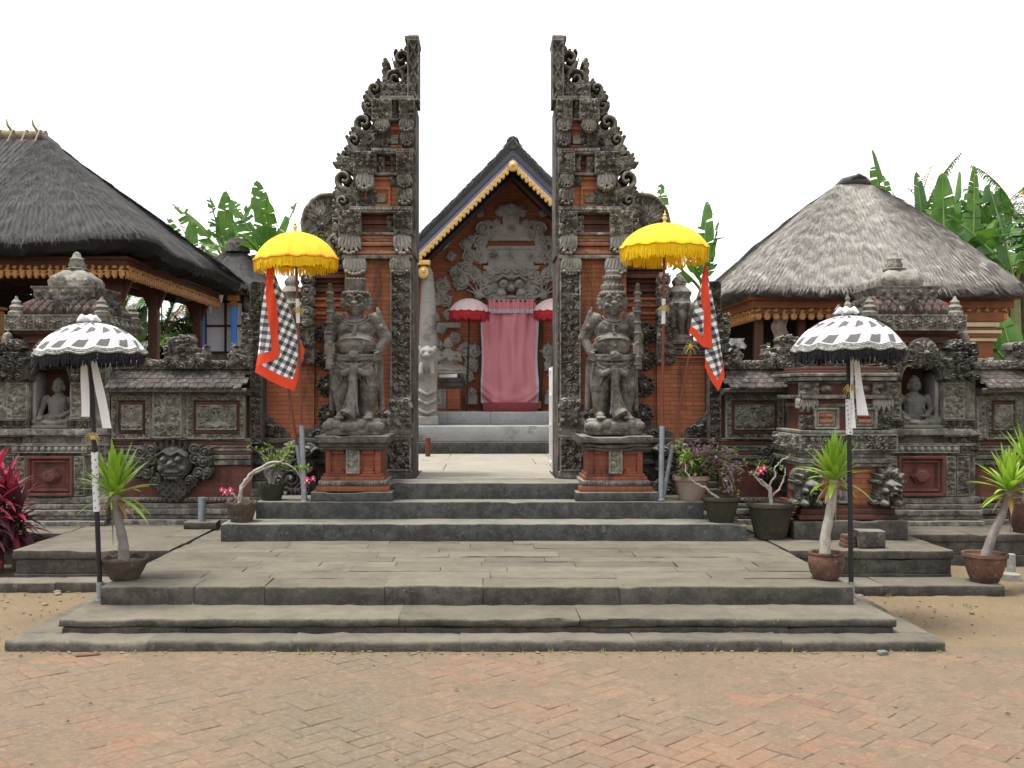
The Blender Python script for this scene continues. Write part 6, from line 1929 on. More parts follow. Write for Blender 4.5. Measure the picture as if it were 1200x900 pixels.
# roof: gable, thick thatch, layered edge, blue line, gold scallops
apz = 5.06; 
def roofslab(mb, y0, y1, off0, off1, half, m=0, apex_extra=0.0):
    sl = 0.985
    for s in (-1, 1):
        vs = []
        for y in (y0, y1):
            vs += [(cxs, y, apz+off0), (cxs, y, apz+off1+apex_extra), (cxs+s*half, y, apz-half*sl+off1), (cxs+s*half, y, apz-half*sl+off0)]
        mb.add(vs, [(0, 1, 2, 3), (7, 6, 5, 4), (1, 5, 6, 2), (0, 3, 7, 4), (3, 2, 6, 7)], m)
mb = MB(); roofslab(mb, 14.62, 18.5, 0.0, 0.10, 1.75); part('roof_board', mb.mesh('roof_board', None), 'wood_dark', sh)
mb = MB(); roofslab(mb, 14.58, 14.75, 0.105, 0.20, 1.75); part('eave_layer', mb.mesh('eave_layer', None), 'thatch_shrine', sh)
# thatch with straw
mb = MB()
rt = random.Random(4)
for s in (-1, 1):
    def tp(u, v, o=0.0):
        h = u*1.9
        n_ = .025*mnoise.noise(Vector((h*3, v*3, s*5)))+.012*mnoise.noise(Vector((h*14, v*9, s)))
        return Vector((cxs+s*h, 14.55+3.9*v, apz+.20+.14*(1-.3*u)-h*.985+n_+o+(.03 if u < .06 else 0)))
    NU, NV = 40, 30
    b0 = len(mb.v)
    vs = [tp(i/NU, j/NV) for j in range(NV+1) for i in range(NU+1)]
    fs = [(j*(NU+1)+i, j*(NU+1)+i+1, (j+1)*(NU+1)+i+1, (j+1)*(NU+1)+i) for j in range(NV) for i in range(NU)]
    mb.add(vs, fs if s < 0 else [f[::-1] for f in fs])
    fv = []
    for i in range(NU+1):
        p = tp(i/NU, 0); fv += [p, Vector((p.x, 14.60, apz+.20-abs(p.x-cxs)*.985-.01))]
    mb.add(fv, [(2*i, 2*i+2, 2*i+3, 2*i+1) for i in range(NU)])
    for q in range(3500):
        u, v = rt.random(), rt.random()**2.2
        a = tp(u, v, .008); L = rt.uniform(.08, .22)
        b = a+Vector((s*L*.7, rt.uniform(-.06, .03), -L*.69+rt.uniform(.0, .03)))
        mb.add([a+Vector((0, -.006, 0)), a+Vector((0, .006, 0)), b], [(0, 1, 2)])
    for q in range(700):
        u = rt.random(); a = tp(u, 0, .0)
        b = a+Vector((s*.05+rt.uniform(-.02, .02), -rt.uniform(.0, .04), -rt.uniform(.05, .13)))
        mb.add([a+Vector((-.006, 0, 0)), a+Vector((.006, 0, 0)), b], [(0, 1, 2)])
mb.tube([(cxs, 14.56, apz+.30), (cxs, 15.5, apz+.36), (cxs, 18.4, apz+.36)], [.10, .12, .12], 10)
part('thatch_roof', mb.mesh('thatch_roof', 60), 'thatch_shrine', sh)
mb = MB(); roofslab(mb, 14.56, 14.60, 0.035, 0.085, 1.75); part('blue_edge', mb.mesh('blue_edge', None), 'blue_dull', sh)
mb = MB()
roofslab(mb, 14.555, 14.60, -0.055, 0.032, 1.75)
for s in (-1, 1):
    n = 30
    for q in range(n):
        h = (q+.5)*1.75/n
        mb.ell((cxs+s*h, 14.575, apz-.055-h*.985), (.03, .022, .045), sub=2)
        mb.ell((cxs+s*h, 14.555, apz-.015-h*.985), (.018, .012, .018), sub=1)
mb.ell((cxs, 14.55, apz-.05), (.075, .03, .085)); mb.ell((cxs, 14.53, apz-.04), (.035, .03, .035))
part('gold_bargeboard', mb.mesh('bargeboard', 50), 'gold_pale', sh)
for s in (-1, 1):
    mb = MB(); x = cxs+s*1.33
    mb.box(x-.10, x+.10, 14.56, 14.70, 3.55, 3.62, bev=.01); mb.ell((x, 14.6, 3.44), (.085, .04, .10)); mb.ell((x, 14.57, 3.46), (.04, .03, .045)); 
    part('gilded_pendant', mb.mesh('pendant', 50), 'gold_pale', sh)
    mb = MB(); mb.box(x-.06, x+.06, 14.70, 14.82, 1.36, 3.60, bev=.01)
    part('column', mb.mesh('column', 30), 'wood_orange', sh)
mb = MB()
for s in (-1, 1): mb.tube([(cxs, 14.9, apz-.12), (cxs+s*1.7, 14.9, apz-.12-1.7*.985)], .05, 6)
part('rafter', mb.mesh('rafter', 40), 'wood_dark', sh)

# pink curtain and its pleated valance
x0, x1 = Xi(564), Xi(630)
def curt(u, v):
    fold = .020*math.sin(u*34+2*math.sin(v*3))*(1-.6*v)+.03*math.sin(u*11+v*4+math.sin(v*7))+.012*math.sin(u*21-v*9)
    sw = .05*math.exp(-((v-.80-.12*(1-(2*u-1)**2))/.05)**2)+.04*math.exp(-((v-.88-.10*(1-(2*u-1)**2))/.03)**2)
    bot = (.10*(1-(2*u-1)**2)+.0) if True else 0
    z = Zi(358)+(Zi(472)-Zi(358))*v-bot*v
    return (x0+(x1-x0)*u+.02*math.sin(v*9)*(u-.5), iy-.17-fold-sw, z)
def cm(u, v): return 1 if (u < .035 or u > .95 or v > .955) else 0
cu = thing('pink_curtain', 'faded pink cloth with white lace edge hung over the shrine door', 'curtain', (Xi(597), iy-.17, Zi(356)))
part('cloth', grid_mesh('curtain', curt, 90, 100, m=cm), ('pink_cloth', 'lace'), cu)
def val(u, v): return (Xi(572)+(Xi(627)-Xi(572))*u, iy-.22-.022*math.sin(u*62)-.012*math.sin(u*23), Zi(352)+(Zi(368)-Zi(352))*v)
part('valance', grid_mesh('valance', val, 160, 10, m=lambda u, v: 1 if v > .72 else 0), ('pink_cloth', 'lace'), cu)
mb = MB(); mb.tube([(Xi(560), iy-.2, Zi(354)), (Xi(636), iy-.2, Zi(354))], .015, 8)
part('curtain_rod', mb.mesh('rod', 40), 'wood', cu)

# stone stele with a lion at its foot, seated figure on a little table
def stele(px, label):
    x = (px-569)*14.62/F
    t = thing('stone_stele', label, 'sculpture', (x, 14.62, 1.165), 'stone steles flanking the shrine door')
    mb = MB(); mb.tube([(x, 14.72, 1.9), (x, 14.72, 2.6), (x, 14.72, 3.2), (x, 14.72, 3.45), (x, 14.72, 3.56)], [.15, .135, .105, .075, .02], 14)
    part('shaft', mb.mesh('shaft', 50), 'shrine_grey', t)
    mb = MB(); mb.box(x-.17, x+.17, 14.45, 14.85, 1.167, 1.30, bev=.01); mb.box(x-.14, x+.14, 14.5, 14.82, 1.30, 1.95, bev=.01)
    for q in range(3): mb.tube([(x-.13, 14.49, 1.40+q*.14), (x, 14.46, 1.34+q*.14), (x+.13, 14.49, 1.40+q*.14)], .025, 8)
    mb.ell((x, 14.50, 2.15), (.13, .12, .20)); mb.ell((x, 14.42, 2.22), (.11, .09, .10)); mb.ell((x, 14.35, 2.19), (.06, .06, .045))
    for s in (-1, 1):
        mb.ell((x+s*.05, 14.34, 2.26), (.028, .02, .028)); mb.cap((x+s*.08, 14.42, 2.05), (x+s*.09, 14.38, 1.93), .04, .035); mb.ell((x+s*.11, 14.45, 2.28), (.04, .04, .06))
    part('lion', sculpt('lion', mb, .011, 1), 'shrine_grey', t)
stele(501, 'tapered grey stone stele with a small lion left of the shrine door')
stele(697, 'tapered grey stone stele with a small lion right of the shrine door')
tb = thing('stone_table', 'small orange brick table with grey slab under the seated figure', 'table', ((526-569)*15.2/F, 15.2, 1.362))
tx = (526-569)*15.2/F
mb = MB(); mb.box(tx-.22, tx+.20, 15.03, 15.45, 1.80, 1.88, bev=.01); mb.box(tx-.24, tx+.22, 15.01, 15.45, 1.74, 1.795, bev=.01)
part('top', mb.mesh('table_top', 30), 'cement', tb)
mb = MB(); mb.box(tx-.20, tx+.18, 15.05, 15.45, 1.362, 1.738); mb.box(tx-.02, tx+.17, 15.02, 15.05, 1.40, 1.70, bev=.006)
part('body', mb.mesh('table_body', 30), 'brick_shrine', tb)
k = HM(tx-.19, tx-.04, 1.40, 1.70, .008, 0.0, 3); k.foliage(k.x0, k.x1, k.z0, k.z1, .07, .02)
part('carved_tablet', k.mesh('tablet', O=(0, 15.045, 0), back=.01), 'shrine_grey', tb)
mb = MB(); mb.box(tx-.15, tx+.13, 15.06, 15.34, 1.882, 1.94, bev=.01)
solo('white_slab', mb.mesh('white_slab', 30), 'white', 'white slab on the small table beneath the seated figure', 'slab', (tx, 15.2, 1.882))
fig = buddha_mesh('folded')
put_buddha(tx-.01, 15.24, 1.942, 'small seated stone figure with folded arms on white slab beside the shrine door', fig, 'shrine_grey', 0.3, 0.95, None)
mb = MB(); mb.box(.765, .80, 11.42, 11.45, .762, 1.94, bev=.004); mb.box(.765, .80, 11.80, 11.83, .762, 1.94, bev=.004)
for z in (.80, 1.25, 1.60, 1.90): mb.box(.772, .79, 11.451, 11.799, z, z+.022)
solo('white_railing', mb.mesh('railing', 30), 'white', 'white metal railing standing just inside the right gate half', 'railing', (.78, 11.9, .762))
mb = MB(); mb.tube([(-.80, 13.6, .76), (-.795, 13.6, 1.02)], .035, 8)
solo('short_stake', mb.mesh('stake', 40), 'pole_red', 'short brown stake standing in the court before the shrine step', 'stake', (-.80, 13.6, .76))
# ================================================================== UMBRELLAS AND FLAGS
def umbrella(name, label, base, top, R, H, mats, fringe_len, group, pole_r=0.014, pole_mat='pole_red', sleeve=None, ribs=16, finial='gold', fin_h=0.13, uvs=0.11, bands=None, ribbons=None, wrap=None, tassel=False, droop=0.0, stages=0):
    """base: foot of the pole, top: where the canopy's edge plane meets the pole; the canopy rises H above it"""
    base, top = Vector(base), Vector(top)
    t = thing(name, label, 'umbrella', tuple(base), group)
    ax_ = (top-base).normalized()
    mb = MB(); mb.tube([base, (base+top)/2, top+ax_*H*0.96], [pole_r, pole_r, pole_r*.8], 12)
    part('pole', mb.mesh('pole', 40), pole_mat, t)
    if sleeve:
        mb = MB(); mb.tube([base, base+ax_*sleeve[0]], sleeve[1], 12)
        mb.lathe(base.x, base.y, [(sleeve[1]*1.5, base.z), (sleeve[1]*1.4, base.z+.012)], 12)
        part('pole_sleeve', mb.mesh('sleeve', 40), 'metal', t)
    M3 = ax_.to_track_quat('Z', 'Y').to_matrix()
    NS, NT = ribs*6, 22
    def prof(u):   # u 0 at crown, 1 at edge
        a = u*rad(68)
        return R*math.sin(a)/math.sin(rad(68)), H*(math.cos(a)-math.cos(rad(68)))/(1-math.cos(rad(68)))
    def pt(f, u, off=0.0):
        r, z = prof(u)
        ph = (f*ribs) % 1.0
        sc = 1-(.030*u)*math.sin(PI*ph)
        z2 = z-(0.020*R/.4*math.sin(PI*ph))*u*u*droop+.008*math.sin(f*50+u*3)*u*R-.011*(R/.4)*abs(math.sin(PI*ph))*math.sin(PI*min(u*1.05, 1))
        a = 2*PI*f
        return top+M3 @ Vector((r*sc*math.cos(a), r*sc*math.sin(a), z2+off))
    def uvf(u, v): return (5+u*ribs*uvs*2+v*1.6, 5.15+v*3.2)
    me = grid_mesh('canopy', lambda u, v: pt(u, max(v, .001)), NS, NT, uvf)
    for a in me.uv_layers: pass
    canopy = part('canopy', me, mats[0], t)
    # binding at the edge and the fringe below it
    mb = MB()
    mb.tube([pt(k/NS, 1.0) for k in range(NS+1)], .009, 6)
    if bands:
        for (v, r) in bands: mb.tube([pt(k/NS, v)+Vector((0, 0, .004)) for k in range(NS+1)], r, 6)
    for k in range(ribs):
        p = pt(k/ribs, 1.0); mb.ell(p+Vector((0, 0, -.004)), .014, sub=1)
    part('edge_binding', mb.mesh('binding', 60), mats[2], t)
    mb = MB()
    rf = random.Random(int(R*1000+base.x*77))
    nf = int(2*PI*R/0.0046)
    for k in range(nf):
        f = (k+rf.random()*.6)/nf
        p = pt(f, .995); c = M3 @ Vector((math.cos(2*PI*f), math.sin(2*PI*f), 0))
        tv = M3 @ Vector((-math.sin(2*PI*f), math.cos(2*PI*f), 0))
        L = fringe_len*rf.uniform(.82, 1.08); wd = rf.uniform(.0028, .0050)
        d = Vector((rf.gauss(0, .006), rf.gauss(0, .006), -L))-c*rf.uniform(0, .012)
        m_ = p+d*.5+c*rf.uniform(-.004, .006)
        mb.add([p-tv*wd, p+tv*wd, m_+tv*wd*1.1, m_-tv*wd*1.1, p+d+tv*wd*.7, p+d-tv*wd*.7], [(0, 1, 2, 3), (3, 2, 4, 5)])
    part('fringe', mb.mesh('fringe', None), mats[1], t)
    mb = MB()
    for k in range(ribs):
        mb.tube([pt(k/ribs, v/8, -.012) for v in range(1, 9)], .004, 4)
        mb.tube([top+ax_*H*.45, pt(k/ribs, .62, -.014)], .0035, 4)
    part('rib_frame', mb.mesh('rib_frame', 60), 'wood', t)
    if finial:
        ct = top+ax_*H*0.97
        mb = MB()
        s = fin_h/0.13
        for (r0, z0, r1, z1) in ((.030, 0, .018, .02), (.018, .02, .011, .035), (.011, .035, .024, .05), (.024, .05, .024, .06), (.024, .06, .010, .075), (.010, .075, .018, .085), (.018, .085, .008, .10), (.008, .10, .002, .135)):
            mb.tube([ct+ax_*z0*s, ct+ax_*z1*s], [r0, r1], 12)
        part('finial', mb.mesh('finial', 60), finial, t)
    if wrap:
        mb = MB()
        mb.tube([base+(top-base)*wrap[0], base+(top-base)*wrap[1]], pole_r*1.35, 12)
        wr = part('cloth_wrap', mb.mesh('wrap', 40), 'white_cloth', t)
        if wrap[2]:
            mb = MB()
            P = [base+(top-base)*(wrap[0]+(wrap[1]-wrap[0])*q/16) for q in range(17)]
            for off in (0, PI):
                mb.tube([p+Vector((math.cos(q*1.5+off), math.sin(q*1.5+off), 0))*pole_r*1.38 for q, p in enumerate(P)], .004, 5)
            part('spiral_cord', mb.mesh('cord', 60), 'pole_black', wr)
    if ribbons:
        for (dx, L, sw, wd) in ribbons:
            p = top+Vector((dx*.25, -pole_r*1.2, -.005))
            me = grid_mesh('ribbon', lambda u, v: p+Vector((dx*.35+sw*v+(u-.5)*wd*(.7+.6*v), -.012-.012*math.sin(v*5+u*2)-.006*math.cos(u*6), -L*v)), 6, 18)
            part('ribbon', me, 'white_cloth', t)
    if tassel:
        q = base+(top-base)*tassel
        mb = MB(); rr = random.Random(8)
        mb.ell(q+Vector((0, -.012, 0)), (.022, .016, .02))
        for z in range(26):
            a = rr.uniform(0, 2*PI)
            mb.tube([q+Vector((0, -.015, 0)), q+Vector((.035*math.cos(a), -.03-.01*rr.random(), .03*math.sin(a)+.01)), q+Vector((.055*math.cos(a), -.03, .045*math.sin(a)-.02))], [.003, .002, .001], 4)
        part('straw_tassel', mb.mesh('tassel', 60), plain('straw', (0.50, 0.38, 0.14), (0.34, 0.25, 0.09), 20), t)
    return t

def atp(px, py, Y): return (X(px, Y), Y, Z(py, Y))
umbrella('ceremonial_umbrella', 'yellow fringed umbrella on a red-brown pole left of the gate', atp(356.5, 588, 9.26), atp(347, 305, 9.26), 0.395, 0.265,
         ('yellow', 'yellow_fringe', plain('orange_binding', (0.55, 0.10, 0.02), (0.7, 0.35, 0.02), 30)), .10, 'yellow umbrellas beside the gate', sleeve=(.72, .026), ribs=16, droop=.5, finial='gold_pale', tassel=.79, wrap=(.74, .84, 0), bands=((.99, .006),))
umbrella('ceremonial_umbrella', 'yellow fringed umbrella on a red-brown pole right of the gate', atp(774.5, 586, 9.26), atp(778.5, 291, 9.26), 0.415, 0.235,
         ('yellow', 'yellow_fringe', 'yellow_fringe'), .13, 'yellow umbrellas beside the gate', sleeve=(.70, .026), ribs=16, droop=.5, finial='gold_pale', tassel=.76, wrap=(.70, .80, 0), bands=((.985, .006),))
umbrella('ceremonial_umbrella', 'checked black and white umbrella on a black pole at the left front of platform', (-2.708, 6.90, .163), atp(106, 414, 6.90), 0.375, 0.215,
         ('canopy_check', 'fringe_black', plain('silver_edge', (0.35, 0.35, 0.33), (0.05, 0.05, 0.05), 60)), .085, 'checked umbrellas on black poles', pole_mat='pole_black', pole_r=.017, sleeve=(.13, .024), ribs=14, finial=None, uvs=0.5, wrap=(.36, .60, 1), droop=.9,
         ribbons=((-.05, .44, .01, .05), (.05, .52, .10, .055)), tassel=.66, bands=((.95, .005), (.975, .006)))
umbrella('ceremonial_umbrella', 'checked black and white umbrella with tall spire on a black pole at right of platform', (2.572, 6.90, .163), atp(994, 409, 6.90), 0.38, 0.235,
         ('canopy_check', 'fringe_black', plain('silver_edge', (0.35, 0.35, 0.33), (0.05, 0.05, 0.05), 60)), .085, 'checked umbrellas on black poles', pole_mat='pole_black', pole_r=.017, sleeve=(.13, .024), ribs=14, finial='panel', fin_h=.19, uvs=0.5, wrap=(.66, .80, 1), droop=.9,
         ribbons=((.05, .46, .06, .055), (.012, .55, .01, .03)), tassel=.84, bands=((.93, .005), (.955, .006), (.98, .006)))
# white knots of cloth tied on the two checked canopies
for (px, py) in ((103, 375), (993, 366)):
    c = Vector(atp(px, py, 6.90)); mb = MB()
    for q in range(5):
        a = q*2*PI/5+.4
        mb.tube([c, c+Vector((.05*math.cos(a), .05*math.sin(a), .018)), c+Vector((.085*math.cos(a), .085*math.sin(a), -.008))], [.016, .022, .006], 8)
    mb.ell(c+Vector((0, 0, .012)), (.03, .03, .022))
    solo('cloth_knot', mb.mesh('knot', 60), 'white_cloth', 'white cloth knot on top of the %s checked umbrella' % ('left' if px < 500 else 'right'), 'cloth', tuple(c))
for (px, lab, yy) in ((550, 'silver-pink umbrella with red fringe left of the shrine curtain', 15.0), (649, 'silver-pink umbrella with red fringe right of the shrine curtain, half hidden by gate', 15.0)):
    umbrella('ceremonial_umbrella', lab, atp(px-3, 480, yy)[:2]+(1.362,), atp(px, 365, yy), .315, .20, ('silver_cloth', 'fringe_red', 'fringe_red'), .135, 'small red fringed umbrellas at the shrine', pole_r=.016, pole_mat='wood_dark', ribs=16, finial='pole_red', fin_h=.12, droop=1.0)

# ---- poleng flags
def flag(label, foot, tip, front, rear, mirror):
    foot, tip = Vector(foot), Vector(tip)
    t = thing('checked_flag', label, 'flag', tuple(foot), 'checked flags on leaning poles')
    mb = MB(); mb.tube([foot, foot+(tip-foot)*.22], .022, 10); mb.lathe(foot.x, foot.y, [(.03, foot.z), (.03, foot.z+.012)], 10)
    part('pole_sleeve', mb.mesh('sleeve', 40), 'metal', t)
    mb = MB(); mb.tube([foot+(tip-foot)*.2, foot+(tip-foot)*.9, tip], [.014, .012, .004], 10)
    part('pole', mb.mesh('pole', 40), 'pole_red', t)
    Yb = foot.y
    def patch(nm, top, bottom, Yo, fold, side, W, Hh, turn):
        ta, tb = [Vector(atp(px, py, Yb+Yo)) for px, py in top]
        low = [Vector(atp(px, py, Yb+Yo)) for px, py in bottom]      # the lower edge, left to right
        n = len(low)-1
        def edge(u):
            k = min(int(u*n), n-1); return low[k].lerp(low[k+1], u*n-k)
        def fn(u, v):
            p = ta.lerp(tb, u).lerp(edge(u), v)
            return p+Vector((.006*math.sin(v*9+u*3), fold*math.sin(u*6.5+v*2.0)*(.25+v)+.010*math.sin(v*11+u*8), .008*math.sin(u*7)*v))
        ct, st_ = math.cos(rad(turn)), math.sin(rad(turn))
        def weave(p): return (20+p.x*ct-p.z*st_+p.y*.5, 20+p.x*st_+p.z*ct)
        return grid_mesh(nm, fn, 60, 110, lambda u, v: weave(fn(u, v)), m=lambda u, v: 1 if (side and u > 1-side/(.03+(W-.03)*v)) or v > 1-.105/Hh else 0)
    m1 = patch('front', front[0], front[1], -.085, .022, .075, .24, .95, 8 if not mirror else -14)
    m2 = patch('rear', rear[0], rear[1], -.035, .018, 0, .40, 1.12, 27 if not mirror else -20)
    me = bpy.data.meshes.new('flag')
    bm = bmesh.new(); bm.from_mesh(m1); bm.from_mesh(m2); bm.to_mesh(me); bm.free()
    part('cloth', me, ('flag', 'red_cloth'), t)
    mb = MB(); q = foot+(tip-foot)*(.62 if mirror else .9); rr = random.Random(3)
    if mirror:
        mb.ell(q, (.022, .02, .03))
        for z in range(20):
            a = rr.uniform(0, 2*PI); mb.tube([q, q+Vector((.05*math.cos(a), -.02, .05*math.sin(a))), q+Vector((.075*math.cos(a), -.02, .05*math.sin(a)-.04))], [.003, .002, .001], 4)
        part('straw_tassel', mb.mesh('tassel', 60), plain('straw', (0.50, 0.38, 0.14), (0.34, 0.25, 0.09), 20), t)
flag('checked black and white flag with red border drooping from leaning pole left of gate', atp(358, 586, 9.33), atp(312, 292, 9.30),
     ([(313, 308), (319, 311)], [(299, 430), (309, 427), (319, 422), (328, 417)]), ([(316, 309), (319, 311)], [(298, 436), (314, 446), (330, 453), (346, 457), (350, 443), (357, 410)]), False)
flag('checked black and white flag with red border drooping from leaning pole right of gate', atp(777, 584, 9.36), atp(829, 296, 9.33),
     ([(826, 312), (829, 312)], [(807, 390), (815, 398), (824, 405), (836, 409)]), ([(826, 312), (829, 313)], [(826, 430), (833, 447), (842, 458), (850, 440), (849, 428)]), True)

# ================================================================== SMALL OBJECTS
px_ = (X(236, 9.62), 9.62)
mb = MB(); mb.worn(px_[0]-.15, px_[0]+.16, 9.55, 9.72, .30, .375, .02, .06, .008, 2.0)
solo('stone_block', mb.mesh('block', 50), 'slab', 'rough stone block under the grey pipe on left terrace', 'stone', (px_[0], 9.62, .30))
mb = MB(); mb.tube([(px_[0], 9.63, .37), (px_[0]+.005, 9.63, .605)], .037, 14)
solo('pipe_stump', mb.mesh('pipe', 40), 'metal', 'short upright grey pipe standing on rough stone block', 'pipe', (px_[0], 9.63, .37))
bx0 = X(1019, 8.42)
mb = MB(); mb.worn(bx0-.115, bx0+.11, 8.36, 8.52, .302, .45, .016, .07, .006, 6.0)
solo('black_stone', mb.mesh('black_stone', 50), 'paras_black', 'black squared stone on right terrace beside the black umbrella pole', 'stone', (bx0, 8.42, .302))
for z in (0, 1, 2):
    mb = MB(); mb.box(bx0-.23+z*.008, bx0-.12, 8.40, 8.52, .302+z*.036, .336+z*.036, bev=.006)
    solo('loose_brick', mb.mesh('loose_brick', 30), 'terracotta', 'thin brick piece %s small stack beside the black stone' % ('at bottom of', 'in middle of', 'on top of')[z], 'brick', (bx0-.17, 8.46, .302+z*.036), 'bricks stacked by the black stone')
gx = X(1185, 8.55)
mb = MB(); mb.lathe(gx, 8.55, [(.075, -.01), (.075, .05), (.05, .06), (.036, .07), (.034, .22), (.028, .225)], 14)
solo('cement_peg', mb.mesh('cement_peg', 40), 'paras_light', 'small pale cement peg on dirt at the right edge', 'peg', (gx, 8.55, 0))
mb = MB(); gx = X(905, 9.5); mb.tube([(X(893, 9.45), 9.45, .60), (X(893, 9.45), 9.45, .72)], .05, 12)
# ================================================================== PLANTS
def blade(mb, base, direc, L, W, curl, seg=7, m=0, up=Vector((0, 0, 1)), gully=0.18, taper=0.35):
    """one arching strap leaf"""
    d = Vector(direc).normalized()
    side = d.cross(up)
    side = side.normalized() if side.length > 1e-3 else Vector((1, 0, 0))
    p = Vector(base); vs = []
    for k in range(seg+1):
        t = k/seg
        wd = W*min(1, taper+t*2.2)*(1-t**2.6)+.0008
        nrm = side.cross(d)
        vs += [p-side*wd+nrm*wd*gully, p, p+side*wd+nrm*wd*gully]
        d = (d+Vector((0, 0, -curl/seg))).normalized()
        p = p+d*L/seg
    mb.add(vs, [(3*k+q, 3*k+q+1, 3*k+q+4, 3*k+q+3) for k in range(seg) for q in (0, 1)], m)

def pot(t, x, y, z, prof, mat, wob=0.0, seg=32, soil_z=None):
    mb = MB()
    n_ = len(prof)
    vs, fs = [], []
    r_in = prof[-1][0]-.018
    full = list(prof)+[(r_in, prof[-1][1]-.004), (r_in-.01, prof[-1][1]-.05)]
    for i, (r, zz) in enumerate(full):
        for k in range(seg):
            a = 2*PI*k/seg
            f = 1+(wob*math.cos(9*a) if i >= n_-2 and i < n_ else 0)
            vs.append((x+r*f*math.cos(a), y+r*f*math.sin(a), z+zz+(wob*.35*math.cos(9*a) if i in (n_-1, n_) else 0)))
    for i in range(len(full)-1):
        for k in range(seg):
            a, b = i*seg+k, i*seg+(k+1) % seg
            fs.append((a, b, b+seg, a+seg))
    fs.append(tuple(reversed(range(seg))))
    mb.add(vs, fs)
    part('pot', mb.mesh('pot', 40), mat, t)
    rs = prof[-1][0]-.022
    me = grid_mesh('soil', lambda u, v: (x+rs*v*math.cos(2*PI*u), y+rs*v*math.sin(2*PI*u), z+prof[-1][1]-.03+.012*mnoise.noise(Vector((x+rs*v*math.cos(2*PI*u)*9, rs*v*math.sin(2*PI*u)*9, 1)))), 24, 8)
    part('soil', me, 'soil', t)

def strap_plant(label, x, y, z, prof, potmat, stem, head_z, nleaf, L, seed, wob=0.0, W=.027, name='potted_dracaena', cat='potted plant', droop=0.75, bark='bark', low=0.25):
    r = random.Random(seed)
    t = thing(name, label, cat, (x, y, z), 'potted spiky-leaved plants')
    pot(t, x, y, z, prof, potmat, wob)
    mb = MB()
    n = len(stem)
    pts = [Vector(p) for p in stem]
    fine = []
    for i in range(n-1):
        for q in range(5): fine.append(pts[i].lerp(pts[i+1], q/5))
    fine.append(pts[-1])
    mb.tube(fine, [(.040-.014*k/len(fine))*(1+.06*math.sin(k*2.1)) for k in range(len(fine))], 12)
    hd = fine[-1]
    for q in range(3):
        a = r.uniform(0, 6); mb.tube([hd+Vector((0, 0, -.05)), hd+Vector((.05*math.cos(a), .05*math.sin(a), -.12)), hd+Vector((.04*math.cos(a), .04*math.sin(a), -.26-.05*q))], [.008, .006, .002], 5)
    part('trunk', mb.mesh('trunk', 60), bark, t)
    mb = MB()
    for k in range(nleaf):
        f = k/nleaf
        a = k*2.39996+r.uniform(-.2, .2)
        el = 1.5-1.15*f**1.3+r.uniform(-.12, .12)
        if f > 1-low*.3: el -= .45
        d = Vector((math.cos(a)*math.cos(el), math.sin(a)*math.cos(el), math.sin(el)))
        b = hd+Vector((0, 0, .05*(1-f)-.02))+d*.012
        blade(mb, b, d, L*r.uniform(.72, 1.08)*(1-.10*f), W*r.uniform(.8, 1.15), (.15+droop*f*f)*r.uniform(.7, 1.3), 7)
    part('foliage', mb.mesh('foliage', 80), 'yucca', t)
    mb = MB()
    for k in range(3):
        a = r.uniform(0, 6.28)
        blade(mb, hd+Vector((0, 0, -.03)), (math.cos(a), math.sin(a), -.3), L*.6, W*.7, 1.2, 6)
    part('dry_leaf', mb.mesh('dry_leaf', 80), 'palm_dry', t)
    return t
bowl = [(.095, 0), (.125, .05), (.15, .10), (.165, .128), (.172, .145), (.168, .155)]
yl = 7.02
xl = X(146, yl)
strap_plant('spiky green plant in a shallow scalloped bowl pot at left front of platform', xl, yl, .293, bowl, 'pot_brown',
            [(xl-.005, yl, .42), (xl-.01, yl, .55), (xl-.045, yl, .72), (xl-.065, yl, .89)], .9, 62, .36, 4, wob=.03)
yr_ = 7.05
xr = X(968, yr_)
strap_plant('spiky green plant in round terracotta pot at right front of platform', xr, yr_, .293,
            [(.085, 0), (.11, .04), (.125, .10), (.122, .15), (.115, .165), (.122, .175), (.120, .19)], 'terracotta',
            [(xr-.01, yr_, .45), (xr-.005, yr_, .60), (xr+.035, yr_, .80), (xr+.055, yr_, 1.0)], 1.0, 64, .32, 7, bark='bark_white')
yf = 8.04
xf = X(1154, yf)
strap_plant('spiky green plant with leaning trunk in flared terracotta pot on right kerb', xf, yf, .085,
            [(.105, 0), (.13, .06), (.155, .14), (.165, .195), (.178, .205), (.176, .23)], 'terracotta',
            [(xf-.0, yf, .28), (xf+.06, yf, .45), (xf+.14, yf, .62), (xf+.20, yf, .82)], .8, 62, .36, 9)
ye = 9.35; xe = X(1202, ye)
strap_plant('spiky green plant in tall terracotta pot cut off by the right picture edge', xe, ye, .302,
            [(.10, 0), (.14, .10), (.165, .24), (.17, .27), (.18, .28), (.178, .31)], 'terracotta',
            [(xe, ye, .58), (xe+.02, ye, .75), (xe+.02, ye, .92)], .9, 50, .42, 12)

